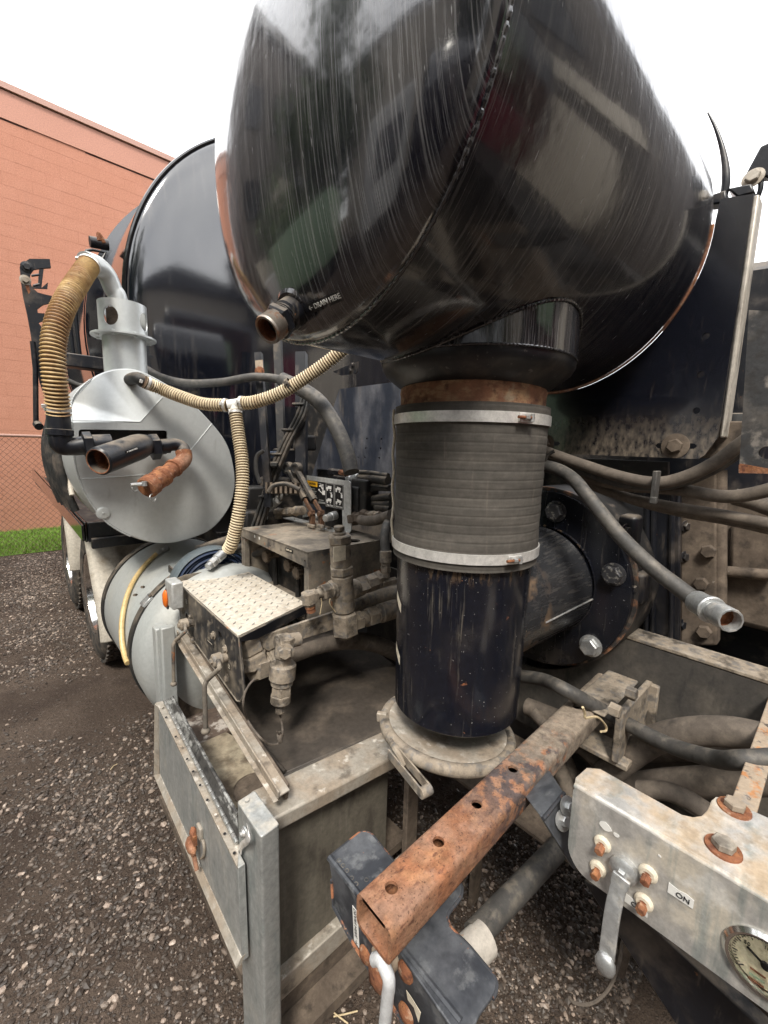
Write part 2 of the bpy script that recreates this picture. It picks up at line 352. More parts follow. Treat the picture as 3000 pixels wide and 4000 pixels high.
m_tube = M('rusting_tube', (.27, .115, .058), .85, 0, [
    ((.36, .185, .095), 30, .45, .65, dict(amt=.7)), ((.25, .145, .095), 12, .42, .62, dict(amt=.6)), ((.12, .05, .032), (50, 110, 110), .55, .68, dict(amt=.85)), ((.27, .165, .118), 16, .45, .65, dict(amt=.6, up=.3)), ((.07, .034, .024), 240, .58, .66, dict(amt=.8)),
    ((.045, .048, .056), 44, .40, .54, dict(amt=.85, rough=.6, pos=('X', .52, .74))), ((.25, .205, .16), 26, .36, .54, dict(amt=.95, rough=.95, pos=('X', .70, .92))), ((.25, .205, .16), 30, .2, .4, dict(amt=.85, rough=.95, pos=('X', .90, 1.0)))], bump=[(150, .4, .004), (40, .2, .006)], spec=.3, grit=.5)
m_rustp = M('rust_speckled_strap', (.34, .27, .20), .9, 0, [((.40, .18, .07), 38, .5, .62, dict(amt=.95)), ((.07, .06, .06), 60, .58, .68, dict(amt=.8)), ((.18, .19, .20), 20, .6, .7, dict(amt=.6))], bump=(110, .2, .004))
m_rustring = M('rust_ring', (.22, .10, .055), .9, 0, [((.36, .22, .12), (30, 30, 60), .45, .65, dict(amt=.8)), ((.08, .035, .022), 40, .52, .68, dict(amt=.8)), ((.30, .25, .17), 18, .55, .7, dict(amt=.7))], bump=[(90, .4, .006)])
m_bracket = M('chipped_black_bracket', (.026, .029, .036), .46, .1, [
    ((.10, .105, .115), 8, .40, .62, dict(amt=.85)), ((.16, .165, .17), (30, 30, 30), .55, .68, dict(amt=.6)), ((.30, .28, .24), 34, .66, .72, dict(amt=.75, mask=9, m0=.5, m1=.6)), ((.40, .16, .07), 12, .66, .70, dict(amt=.95, rough=.9))], bump=(90, .08, .004))
m_edge = M('rusty_edge', (.035, .037, .043), .7, 0, [((.33, .13, .06), 22, .52, .60, dict(amt=.9, rough=.9)), ((.42, .22, .12), 70, .60, .7, dict(amt=.6))], bump=(160, .3, .003))
m_rubber = M('black_rubber', (.018, .018, .018), .6, 0, [(DUSTD, 14, .45, .7, dict(amt=.5, rough=.85)), (DUST, 20, .35, .6, dict(amt=.5, up=.2, rough=.95))], bump=(70, .08, .004))
m_hose = M('grey_dusty_hose', (.060, .057, .054), .62, 0, [((.11, .10, .087), 24, .45, .7, dict(amt=.7)), ((.028, .027, .026), 40, .54, .70, dict(amt=.7)), ((.19, .165, .135), 30, .44, .65, dict(amt=.6, up=.2))], bump=(120, .08, .003))
m_hoseb = M('brown_dusty_hose', (.105, .086, .070), .85, 0, [((.17, .14, .112), 24, .42, .68, dict(amt=.8)), ((.05, .043, .038), 26, .55, .72, dict(amt=.7))], bump=(120, .08, .003))
m_tan = M('tan_ribbed_hose', (.60, .50, .34), .5, 0, [((.38, .25, .13), 14, .52, .70, dict(amt=.6)), ((.68, .60, .45), 7, .5, .7, dict(amt=.6)), ((.15, .09, .05), 50, .62, .72, dict(amt=.6))], spec=.4)
m_tand = M('dirty_tan_ribbed_hose', (.46, .31, .14), .5, 0, [((.26, .13, .055), 9, .42, .62, dict(amt=.85)), ((.60, .45, .26), 12, .5, .7, dict(amt=.6)), ((.10, .06, .04), 40, .58, .7, dict(amt=.6))], spec=.4)
m_groove = M('hose_groove_brown', (.10, .06, .035), .85)  # dark brown for the narrow part of each rib
m_sleeve = M('rubber_sleeve', (.072, .065, .057), .8, 0, [
    ((.125, .112, .098), (4, 4, 40), .42, .68, dict(amt=.6)), ((.03, .028, .026), (4, 4, 26), .55, .72, dict(amt=.5)), ((.17, .145, .12), (60, 60, 4), .60, .78, dict(amt=.6)), ((.24, .21, .18), (8, 8, 170), .66, .74, dict(amt=.55))], bump=[((6, 6, 120), .18, .003)], spec=.3)
m_steel = M('bright_clamp_steel', (.74, .72, .69), .3, .45, [((.45, .43, .41), (12, 12, 40), .45, .75, dict(amt=.5, rough=.4))], bump=(20, .05, .004))
m_zinc = M('zinc_fitting', (.52, .53, .53), .4, .75, [((.30, .29, .27), 60, .5, .7, dict(amt=.7, rough=.7)), (DUST, 30, .5, .7, dict(amt=.5, metal=0, rough=.9))], bump=(120, .1, .003))
m_alu = M('weathered_aluminium', (.53, .515, .49), .45, .55, [
    ((.54, .48, .39), 7, .44, .62, dict(amt=.8, rough=.75, metal=.2)), ((.27, .30, .29), (12, 34, 4), .50, .66, dict(amt=.75, rough=.6)), ((.62, .605, .58), 24, .50, .62, dict(amt=.6)), ((.40, .29, .18), 9, .40, .58, dict(amt=.8, rough=.9, metal=.05, up=.4)), ((.28, .22, .16), 26, .52, .64, dict(amt=.6, up=.4, rough=.9, metal=0)), ((.12, .11, .10), 130, .72, .77, dict(amt=.6))], bump=(100, .08, .003))
m_tread = M('dusty_tread_plate', (.55, .49, .405), .72, .15, [((.62, .575, .50), 14, .4, .65, dict(amt=.8)), ((.33, .28, .22), 20, .55, .72, dict(amt=.7)), ((.24, .22, .2), 60, .66, .74, dict(amt=.6))], bump=(120, .12, .003))
m_alum2 = M('sign_aluminium', (.52, .525, .51), .5, .4, [((.40, .385, .36), 20, .45, .7, dict(amt=.6, rough=.8))], bump=(90, .05, .003))
m_white = M('white_sticker', (.72, .71, .68), .5, 0, [((.45, .43, .4), 60, .6, .75, dict(amt=.4))], grit=0)
m_cream = M('cream_pvc', (.66, .59, .47), .5, 0, [((.35, .25, .15), 40, .62, .7, dict(amt=.7))])
m_ink = M('black_ink', (.008, .008, .009), .5, grit=0)
m_signblk = M('sign_black', (.009, .009, .010), .4, 0, [(DUSTD, 60, .5, .75, dict(amt=.25))])
m_yel = M('caution_yellow', (.80, .42, .02), .5, grit=0)
m_or = M('amber_lens', (.75, .16, .015), .2, 0, coat=.5, grit=0)
m_blue = M('navy_layflat_hose', (.014, .026, .062), .6, 0, [((.05, .07, .12), 40, .5, .7, dict(amt=.6)), ((.12, .13, .14), 60, .6, .75, dict(amt=.4))], bump=(150, .15, .002))
m_bluegr = M('dusty_layflat_hose', (.10, .125, .14), .75, 0, [((.15, .155, .15), 14, .4, .7, dict(amt=.7)), ((.03, .04, .06), 40, .6, .72, dict(amt=.5))], bump=(170, .15, .002))
m_red = M('pink_red_plastic', (.32, .02, .05), .5, 0, [((.06, .02, .02), 20, .45, .6, dict(amt=.85, rough=.9)), ((.20, .14, .10), 30, .55, .7, dict(amt=.6, rough=.9))])
m_stain = M('stained_shelf', (.30, .25, .18), .85, 0, [((.52, .45, .33), 6, .45, .65, dict(amt=.8)), ((.09, .065, .045), 8, .45, .62, dict(amt=.85)), ((.16, .12, .08), 22, .5, .7, dict(amt=.6))], bump=(60, .1, .004))
m_salt = M('salty_floor', (.13, .095, .075), .9, 0, [((.55, .50, .45), 16, .48, .6, dict(amt=.9)), ((.05, .035, .03), 10, .5, .68, dict(amt=.8))], bump=(60, .2, .005))
m_tyre = M('tyre_rubber', (.025, .024, .023), .8, 0, [(DUSTD, 12, .4, .7, dict(amt=.7, rough=.95)), (DUST, 30, .55, .75, dict(amt=.5))], bump=(70, .1, .004))
m_chrome = M('polished_rim', (.75, .74, .72), .16, 1, [((.4, .37, .33), 20, .5, .75, dict(amt=.5, rough=.5))], grit=0)
m_fender = M('dusty_fender', (.46, .42, .355), .7, 0, [((.54, .50, .43), 8, .45, .7, dict(amt=.7)), ((.32, .26, .19), 9, .5, .72, dict(amt=.7)), ((.45, .30, .16), 60, .72, .76, dict(amt=.7))], bump=(80, .06, .004))
m_grimw = M('grimy_end_wall', (.14, .125, .10), .7, .2, [((.17, .155, .125), (16, 16, 3), .45, .7, dict(amt=.8)), ((.05, .043, .036), (9, 9, 4), .48, .7, dict(amt=.8)), ((.21, .19, .16), (50, 50, 3), .58, .75, dict(amt=.5))], bump=(70, .06, .004))
m_dark = M('greasy_black_iron', (.016, .015, .015), .55, 0, [(DUSTD, 16, .5, .72, dict(amt=.6, rough=.9))], bump=(70, .15, .006))
m_gloss2 = M('gloss_black_rail', (.008, .008, .009), .06, 0, [((.2, .1, .05), 26, .66, .72, dict(amt=.6, rough=.9))], coat=.6)
m_dial = M('gauge_dial', (.62, .57, .40), .6, 0, [((.52, .46, .31), 14, .4, .7, dict(amt=.6))])
m_hing = M('hinge_steel', (.50, .50, .48), .4, .8, [((.12, .10, .09), (30, 60, 30), .5, .7, dict(amt=.7, rough=.9, metal=0))], bump=(100, .1, .003))
m_seal = M('dirty_black_seal', (.05, .047, .044), .7, 0, [((.40, .40, .38), (26, 12, 26), .46, .62, dict(amt=.8)), ((.012, .012, .012), 60, .5, .62, dict(amt=.8))], bump=(110, .2, .004))
m_yelhose = M('yellowed_vinyl_tube', (.60, .44, .20), .35, 0, [((.42, .28, .11), 14, .5, .7, dict(amt=.6))])
# setting
m_wall = M('terracotta_painted_block', (.44, .205, .138), .85, 0, [((.47, .225, .155), 3.2, .4, .7, dict(amt=.6)), ((.39, .178, .12), (9, 9, 22), .56, .75, dict(amt=.4)), ((.37, .185, .135), (2.5, 2.5, .5), .55, .72, dict(amt=.5)), ((.46, .225, .16), 60, .5, .7, dict(amt=.4))], bump=[(90, .25, .006)], spec=.2)
m_mortar = M('painted_mortar', (.41, .185, .125), .9, 0, [((.16, .06, .04), (1.4, 1, 10), .56, .66, dict(amt=.9))])
m_fascia = M('terracotta_fascia', (.43, .205, .142), .6, 0, [((.46, .222, .158), 1.2, .4, .7, dict(amt=.5))])
m_coping = M('faded_coping', (.42, .25, .20), .6)
m_gap = M('joint_shadow_paint', (.06, .025, .02), .9)  # near-black paint for the shadow lines at fascia and coping
m_ground = M('damp_gravel_ground', (.062, .044, .033), .92, 0, [((.105, .078, .060), 1.3, .40, .62, dict(amt=.8)), ((.045, .031, .024), 2.1, .50, .68, dict(amt=.8)), ((.17, .145, .125), 60, .60, .70, dict(amt=.8)), ((.02, .016, .014), 90, .60, .72, dict(amt=.8)), ((.30, .27, .245), 150, .68, .73, dict(amt=.8))], bump=[(70, .9, .018), (190, .6, .008)], spec=.3)
m_stone = M('gravel_stones', (.098, .077, .062), .5, 0, [((.19, .16, .135), 24, .52, .70, dict(amt=.7)), ((.06, .043, .034), 13, .48, .64, dict(amt=.8))], island=.75, spec=.5)
m_grass = M('lawn_blades', (.12, .21, .020), .6, 0, [((.17, .28, .04), 3, .4, .7, dict(amt=.7))], island=.4)
m_turf = M('lawn_soil', (.10, .19, .025), .9)
m_wire = M('chain_link_wire', (.16, .10, .08), .5, .5)
m_straw = M('dry_straw', (.55, .44, .27), .8)
m_bark = M('bark', (.06, .045, .035), .9, 0, [((.1, .08, .06), (20, 20, 4), .4, .7)])
m_leaf = M('foliage', (.045, .075, .022), .6, 0, [((.08, .11, .03), 1.5, .4, .7, dict(amt=.7))], island=.5)
m_shed = M('beige_metal_cladding', (.50, .45, .38), .6, 0, [((.40, .36, .30), (3, 3, .4), .4, .7, dict(amt=.6))])
m_shedroof = M('dark_roof_sheet', (.06, .06, .065), .5)
m_vanw = M('white_van_paint', (.62, .62, .60), .3)
m_vang = M('pale_green_panel', (.30, .42, .28), .4)
m_vanr = M('maroon_panel', (.16, .012, .03), .35)
m_wareh = M('dark_brown_cladding', (.045, .038, .034), .7, 0, [((.07, .058, .05), (.6, .6, .2), .4, .7)])
m_cabp = M('black_cab_paint', (.012, .011, .013), .15, 0, coat=.5)
m_glass = M('dark_glass', (.01, .012, .014), .06)

# ================================================================== SETTING
def proj(P):
    d = V(P)-CP; z = d.dot(fwd)
    return (1500+F_PX*d.dot(RT)/z, 2000-F_PX*d.dot(UP)/z, z) if z > .01 else (1e9, 1e9, z)
g = MB(); g.v = [V((-150, -150, 0)), V((150, -150, 0)), V((150, 150, 0)), V((-150, 150, 0))]; g.f = [(0, 1, 2, 3)]
tag(obj('ground', g, m_ground), 'dark damp gravel yard running under the truck', kind='structure')
# lawn strip in front of the wall
g = MB(); g.slab([V((-14, 7.95, .004)), V((22, 7.95, .004)), V((22, 10.0, .012)), V((-14, 10.0, .012))], (0, 0, -.02))
tag(obj('lawn', g, m_turf), 'strip of lawn between fence and terracotta wall', kind='structure')
from mathutils import noise as mnoise
def soup(name, verts, faces_n, idx, mat):
    me = bpy.data.meshes.new(name); nf = len(idx)//faces_n
    me.vertices.add(len(verts)//3); me.vertices.foreach_set('co', verts)
    me.loops.add(len(idx)); me.loops.foreach_set('vertex_index', idx)
    me.polygons.add(nf); me.polygons.foreach_set('loop_start', list(range(0, len(idx), faces_n)))
    me.update(calc_edges=True); me.validate()
    for p in me.polygons: p.use_smooth = False
    o = bpy.data.objects.new(name, me); COL.objects.link(o); me.materials.append(mat); return o
def grass():
    vs_, ix = [], []
    for i in range(26000):
        x = random.uniform(-2.2, 2.2); y = random.uniform(7.9, 9.95)
        if y < 8.02 and random.random() < .6: continue
        h = random.uniform(.03, .085); a = random.uniform(0, 2*PI); wd = random.uniform(.003, .006); lx, ly = random.gauss(0, .025), random.gauss(0, .025)
        b = len(vs_)//3
        vs_ += [x-wd*math.cos(a), y-wd*math.sin(a), .004, x+wd*math.cos(a), y+wd*math.sin(a), .004, x+lx, y+ly, h]
        ix += [b, b+1, b+2]
    return soup('grass', vs_, 3, ix, m_grass)
tag(grass(), 'bright green grass blades of the lawn strip', kind='stuff')
# gravel stones lying on the yard
ico = bmesh.new(); bmesh.ops.create_icosphere(ico, subdivisions=1, radius=1); icv = [v.co.copy() for v in ico.verts]; icf = [[v.index for v in f.verts] for f in ico.faces]; ico.free()
def gravel():
    vs_, ix = [], []
    def stone(x, y, r):
        a = random.uniform(0, 2*PI); ca, sa = math.cos(a), math.sin(a); sx, sy, sz = r*random.uniform(.8, 1.5), r*random.uniform(.6, 1), r*random.uniform(.45, .8)
        b = len(vs_)//3; tx, ty = random.uniform(-.3, .3), random.uniform(-.3, .3)
        for v in icv:
            k = random.uniform(.78, 1.18); px, py, pz = v.x*sx*k, v.y*sy*k, v.z*sz*k
            vs_.extend((x+px*ca-py*sa, y+px*sa+py*ca, sz*.35+pz+px*tx+py*ty))
        for f in icf: ix.extend(b+i for i in f)
    n = 0
    while n < 80000:
        y = .25+(random.random()**2.1)*7.6; x = random.uniform(-3.6, 1.9)
        px, py, z = proj((x, y, 0))
        if z < 0 or px < -150 or px > 2700 or py > 4300: 
            if random.random() > .02: continue
        # muddy wheel track along the truck is finer and barer
        bare = math.exp(-((x+.25)/.33)**2)*(1 if y > 1.9 else max(0, (y-1.2)/.7))
        bare = max(bare, math.exp(-((x+1.75+.1*y)/.55)**2)*.8) if y < 3 else bare
        if random.random() < bare*.7: continue
        if x > .3 and random.random() < .35: continue
        cl = mnoise.noise(V((x*1.3, y*1.1, 3.1)))+.5*mnoise.noise(V((x*4, y*4, 7.7)))
        if random.random() > .6+cl*1.3: continue
        far = y/8
        r = math.exp(random.gauss(math.log(.0028*(1+.35*max(-.6, cl))), .58))*(1+far*2.0)
        r = min(r, .0125)
        stone(x, y, r); n += 1
    for i in range(30):
        x, y = random.uniform(-2.6, .2), random.uniform(.8, 3.5); stone(x, y, random.uniform(.010, .015))
    return soup('gravel_stones', vs_, 3, ix, m_stone)
tag(gravel(), 'loose pale and brown gravel stones scattered over the yard', kind='stuff')
def straw(px, py, ang, L_, lab):
    c = at(px, py, Z=.012); d = V((math.cos(ang), math.sin(ang), 0)); n_ = V((-d.y, d.x, 0))
    b = MB(); b.tube([c-d*L_*.5, c+n_*.003+V((0, 0, .004)), c+d*L_*.5], .0022, 6)
    return tag(obj('dry_straw', b, m_straw), lab, 'straw', 'straw stalks on the gravel')
straw(1318, 3965, 1.9, .075, 'pale dry straw stalk on dark gravel, left stalk of the V below the black bracket')
straw(1350, 3960, 2.6, .07, 'pale dry straw stalk on dark gravel, right stalk of the V below the black bracket')
straw(445, 2995, .6, .04, 'short pale straw on the gravel left of the galvanised door')
straw(335, 2285, 2.1, .05, 'pale straw lying on gravel by the far tyre')

# ------------------------------------------------ terracotta block wall
WY = 10.0
B = empty('block_building', (1.5, WY, 0)); tag(B, 'terracotta painted concrete block building with smooth fascia and coping', 'building')
WX = -1.0
b = MB(); b.bb(WX, 22, WY-.0088, WY+.4, 0, 7.0); obj('wall_core', b, m_mortar, B)
blk = MB(); blk.bb(-.1988, .1988, 0, .02, -.0988, .0988); blkm = blk.mesh('block'); blkm.materials.append(m_wall)
keep = []
for row in range(34):
    z = .1+row*.2
    if z > 6.78: break
    for colm in range(-3, 12):
        x = colm*.4+(.2 if row % 2 else 0)
        px, py, zz = proj((x, WY, z))
        vis = x > WX+.2 and px > -45 and px < 700 and not (py > 1000 and px > 480) and not (py > 1800 and px > 330)
        if vis: keep.append((x, z))
for x, z in keep:
    o = bpy.data.objects.new('block', blkm); COL.objects.link(o); o.parent = B; o.matrix_parent_inverse = Matrix.Translation(-B.location)
    o.location = (x, WY-.012+random.uniform(-.0012, .0012), z)
done = set((round(x, 2), round(z, 2)) for x, z in keep)
b = MB()
for row in range(34):
    z = .1+row*.2
    if z > 6.78: break
    for colm in range(-34, 54):
        x = colm*.4+(.2 if row % 2 else 0)
        if (round(x, 2), round(z, 2)) in done or x < WX+.2: continue
        b.bb(x-.1988, x+.1988, WY-.012, WY+.008, z-.0988, z+.0988)
tag(obj('blockwork', b, m_wall, B), kind='stuff')
b = MB(); b.bb(WX-.02, 22, WY-.03, WY+.3, 6.80, 7.22); obj('fascia', b, m_fascia, B)
b = MB(); b.bb(WX-.01, 22, WY-.012, WY+.3, 6.775, 6.80); obj('shadow_strip', b, m_gap, B)  # dark strip painting the shadow line under the fascia
b = MB(); b.bb(WX-.06, 22, WY-.07, WY+.35, 7.235, 7.33); obj('coping', b, m_coping, B)
b = MB(); b.bb(WX-.015, 22, WY-.02, WY+.3, 7.22, 7.235); obj('shadow_strip', b, m_gap, B)  # dark strip painting the shadow line under the coping
b = MB(); b.bb(WX, 22, WY+.4, WY+12, 0, 7.1); obj('building_core', b, m_mortar, B)
# ------------------------------------------------ chain link fence
FY = 7.9
Fn = empty('chain_link_fence', (0, FY, 0)); tag(Fn, 'rusty chain link fence with top rail in front of terracotta wall', 'fence')
b = MB(); H_ = 1.70; pt = .075
def wire(x0, x1, z0, z1, dy):
    b.tube([V((x0, FY+dy, z0)), V((x1, FY+dy, z1))], .0022, 4, caps=False)
i = -46
while i*pt < 3.2:
    x0 = i*pt
    wire(x0, x0+H_*.9, .03, H_, .003); wire(x0+H_*.9, x0, .03, H_, -.003); i += 1
tag(obj('wire_mesh', b, m_wire, Fn), kind='stuff')
b = MB(); b.tube([V((-6, FY, H_)), V((6, FY, H_))], .021, 12); obj('top_rail', b, m_coping, Fn)
for x in (-5.6, -2.6, 3.0):
    b = MB(); b.tube([V((x, FY+.02, 0)), V((x, FY+.02, H_+.06))], .03, 12); obj('post', b, m_galvd, Fn)
# ------------------------------------------------ off-camera buildings, trees and trucks, added for reflections in the black paint
def shed(name, x0, x1, y0, y1, h, lab, face):
    r = empty(name, ((x0+x1)/2, (y0+y1)/2, 0)); tag(r, lab, 'building')
    b = MB(); b.bb(x0, x1, y0, y1, 0, h); obj('wall', b, m_shed, r)
    cx = (x0+x1)/2
    b = MB(); b.slab([V((x0-.3, y0-.3, h)), V((cx, y0-.3, h+1.3)), V((x1+.3, y0-.3, h))], (0, y1-y0+.6, 0)); obj('roof', b, m_shedroof, r)
    for k in range(3):
        b = MB()
        if face == 'x': yy = y0+(y1-y0)*(k+.5)/3; b.bb(x1, x1+.06, yy-1.4, yy+1.4, 0, 3.4)
        else: xx = x0+(x1-x0)*(k+.5)/3; b.bb(xx-1.4, xx+1.4, y1, y1+.06, 0, 3.4)
        obj('roller_door', b, m_vanw if k == 1 else m_shedroof, r)
shed('reflection_shed', -20, -9.5, -14, 5, 8.2, 'long beige metal shed with roller doors, added off camera for reflections', 'x')  # unseen sheds, sized to fill the tank's reflections
shed('workshop', -6, 9, -24, -13, 7.6, 'beige metal workshop with dark roof, added off camera for reflections', 'y')
wh = empty('reflection_warehouse', (-9.5, 16.5, 0)); tag(wh, 'tall dark brown warehouse left of the wall, added to darken the tank reflection', 'building')  # unseen tall block, added to darken the tank head's reflection
b = MB(); b.bb(-17, -2.9, 11.5, 22, 0, 12.5); obj('wall', b, m_wareh, wh)
b = MB(); b.bb(-17.2, -2.7, 11.3, 22.2, 12.5, 12.9); obj('roof', b, m_shedroof, wh)
for k in range(4):
    for j in range(3):
        b = MB(); b.bb(-16+k*3.4, -14+k*3.4, 11.44, 11.5, 2.2+j*3.4, 3.7+j*3.4); wn = obj('window', b, m_glass if (k+j) % 3 else m_shed, wh)
b = MB(); b.bb(-8.5, -5, 11.42, 11.5, 0, 3.6); obj('roller_door', b, m_shed, wh)
dp0 = empty('reflection_depot', (12, -9, 0)); tag(dp0, 'tall dark depot building added past the truck to darken the tank reflection', 'building')  # unseen tall block, added to darken the tank shell's reflection
b = MB(); b.bb(6.5, 18, -17, -2.2, 0, 11); obj('wall', b, m_wareh, dp0)
b = MB(); b.bb(6.3, 18.2, -17.2, -2.0, 11, 11.4); obj('roof', b, m_shedroof, dp0)
for k, mm in enumerate((m_shed, m_vanr, m_vang, m_wall)):
    b = MB(); b.bb(6.44, 6.5, -6.0-k*3.4, -3.4-k*3.4, 0, 4.2); obj('roller_door', b, mm, dp0)
    b = MB(); b.bb(6.44, 6.5, -5.6-k*3.4, -3.8-k*3.4, 6.2, 8.4); obj('window', b, (m_glass, m_shed, m_glass, m_vang)[k], dp0)
b = MB(); b.bb(6.44, 6.5, -14, -2.4, 4.9, 5.5); obj('cream_band', b, m_shed, dp0)
def tree(x, y, h, lab):
    r = empty('reflection_tree', (x, y, 0)); tag(r, lab, 'tree', 'trees added off camera for reflections')
    b = MB(); b.tube(spline([V((x, y, 0)), V((x+.1, y, h*.3)), V((x-.1, y+.1, h*.6)), V((x, y, h*.9))], 4), lambda t: .22*(1-.85*t), 8)
    for k in range(6):
        a = k*1.05; z = h*(.3+.08*k); b.tube(spline([V((x, y, z)), V((x+math.cos(a)*h*.12, y+math.sin(a)*h*.12, z+h*.1)), V((x+math.cos(a)*h*.24, y+math.sin(a)*h*.24, z+h*.16))], 3), lambda t: .08*(1-.8*t), 6)
    obj('trunk', b, m_bark, r)
    vs_, ix = [], []
    cl = [(random.gauss(0, .17)*h, random.gauss(0, .17)*h, h*random.uniform(.30, .95), random.uniform(.08, .15)*h) for _ in range(34)]
    for i in range(7500):
        cx, cy, cz, cr_ = random.choice(cl); d = V((random.gauss(0, 1), random.gauss(0, 1), random.gauss(0, .8))).normalized()*cr_*random.uniform(.5, 1)
        p = V((x+cx, y+cy, cz))+d; s = random.uniform(.11, .22); u = V((random.gauss(0, 1), random.gauss(0, 1), random.gauss(0, 1))).normalized(); q = u.orthogonal().normalized()
        k = len(vs_)//3
        for t_ in (p-u*s, p+q*s*.5, p+u*s, p-q*s*.5): vs_.extend(t_)
        ix += [k, k+1, k+2, k+3]
    o = soup('crown', vs_, 4, ix, m_leaf); o.parent = r; o.matrix_parent_inverse = Matrix.Translation(-r.location); o['kind'] = 'stuff'
tree(-8.0, -6.5, 10.5, 'tall leafy tree added off camera beside the beige shed'); tree(-7.5, -11, 11.5, 'largest leafy tree added off camera between shed and workshop'); tree(-8.2, 6.2, 11.5, 'leafy tree added off camera at the end of the beige shed')  # unseen trees, added as dark shapes in the reflections
def van(x, y, rz, mats, lab, L_=5.4):
    r = empty('reflection_truck', (x, y, 0)); tag(r, lab, 'truck', 'trucks added off camera for reflections')
    rt = Matrix.Rotation(rz, 3, 'Z')
    def bx(name, x0, x1, y0, y1, z0, z1, mt, bev=.05):
        b = MB(); b.bb(x0, x1, y0, y1, z0, z1); b.v = [rt @ p+V((x, y, 0)) for p in b.v]; return obj(name, b, mt, r, bev)
    bx('cargo_box', -L_/2, L_/2-1.9, -1.15, 1.15, .95, 3.0, mats[0]); bx('cab', L_/2-1.8, L_/2-.4, -1.05, 1.05, .6, 2.35, mats[1], .12)
    bx('windscreen', L_/2-.45, L_/2-.37, -.9, .9, 1.5, 2.2, m_glass); bx('bonnet', L_/2-.6, L_/2+.5, -1, 1, .6, 1.45, mats[1], .12); bx('chassis', -L_/2, L_/2-.2, -.5, .5, .5, .9, m_dark)
    for wx in (-L_/2+.9, L_/2-.2):
        for wy in (-1.0, 1.0):
            b = MB(); c = rt @ V((wx, wy, 0))+V((x, y, .45)); ax = rt @ V((0, 1, 0)); b.lathe(c-ax*.14, ax, [(0, .2), (0, .42), (.04, .45), (.24, .45), (.28, .42), (.28, .2)], 24); obj('wheel', b, m_tyre, r)
def tanker(x, y0, y1):
    r = empty('reflection_tanker', (x, (y0+y1)/2, 0)); tag(r, 'tall dark tanker truck added off camera as a dark mass in reflections', 'truck', 'trucks added off camera for reflections')
    b = MB(); b.lathe((x, y0, 2.55), (0, 1, 0), [(-.2, .5), (-.12, 1.0), (0, 1.25), (y1-y0-2.6, 1.25), (y1-y0-2.48, 1.0), (y1-y0-2.4, .5)], 48); obj('tank', b, m_rear, r)
    b = MB(); b.bb(x-.5, x+.5, y0, y1-.4, .75, 1.3); obj('chassis', b, m_dark, r)
    b = MB(); b.bb(x-1.15, x+1.15, y1-2.1, y1-.5, .8, 3.3); obj('cab', b, m_vanw, r, .12)
    b = MB(); b.bb(x-1.0, x+1.0, y1-.52, y1-.46, 2.1, 3.0); obj('windscreen', b, m_glass, r)
    b = MB(); b.bb(x+1.14, x+1.17, y1-1.8, y1-.9, 2.0, 2.9); obj('side_window', b, m_glass, r)
    for wy in (y0+.9, y0+2.2, y1-1.2):
        for sx_ in (-1.1, .75):
            b = MB(); b.lathe((x+sx_, wy, .52), (1, 0, 0), [(0, .2), (0, .49), (.04, .52), (.31, .52), (.35, .49), (.35, .2)], 28); obj('wheel', b, m_tyre, r)
tanker(-4.6, -6.0, 2.2)  # unseen tanker, added as a dark mass in the tank's reflection
van(-7.2, -9.5, .5, (m_vanw, m_vanr), 'white box truck with maroon cab, added behind the camera for reflections')
van(-4.4, 6.2, 1.25, (m_vang, m_vanw), 'pale green box truck with white cab, added off camera for reflections')
van(-1.6, -8.2, .1, (m_shed, m_vanw), 'cream box truck added before the workshop for reflections')  # unseen box trucks, added as coloured patches in the reflections
# ================================================================== THE TRUCK
T = empty('vacuum_truck', (1.6, 2.0, 0)); tag(T, 'black vacuum truck with large tanks, hoses, valves and galvanised toolbox', 'truck')
def part(name, mb, mat, label=None, bevel=0, parent=None, ang=38):
    o = obj(name, mb, mat, parent or T, bevel, ang)
    if label: o['label'] = label
    return o
# ------------------------------------------------ front transverse tank (separator)
XS, XF = .46, 1.346; TY, TZ, TR = .690, 2.2263, .3815; HD = .112
def shellprof():
    pr = [(0, TR)]
    for i in range(1, 25): pr.append(((XF-XS)*i/24, TR))
    return pr
b = MB(); b.lathe((XS, TY, TZ), (1, 0, 0), shellprof(), 128, capends=False); b.f.append(tuple(len(b.v)-128+j for j in range(128)))
tank = part('separator_tank', b, m_shell, 'large gloss black transverse tank with scratched streaky paint')
b = MB(); b.lathe((XS, TY, TZ), (-1, 0, 0), [(HD*math.sin(t), TR*math.cos(t)) for t in [PI/2*i/40 for i in range(41)]], 128, capends=False)
head = part('tank_head', b, m_head, 'dished gloss black tank end with vertical dirt streaks', parent=tank)
b = MB(); b.torus((XS, TY, TZ), (1, 0, 0), TR, .0050, 150, wob=.35); part('weld_seam', b, m_shell, parent=tank)
def on_head(px, py):
    d = ray(px, py); o = CP-V((XS, TY, TZ)); s = V((1/HD, 1/TR, 1/TR)); dd = V([d[i]*s[i] for i in range(3)]); oo = V([o[i]*s[i] for i in range(3)])
    A_, B_, C_ = dd.dot(dd), 2*dd.dot(oo), oo.dot(oo)-1; t = (-B_-math.sqrt(max(0, B_*B_-4*A_*C_)))/(2*A_)
    p = CP+d*t; q = p-V((XS, TY, TZ)); return p, V([q[i]*s[i]*s[i] for i in range(3)]).normalized()
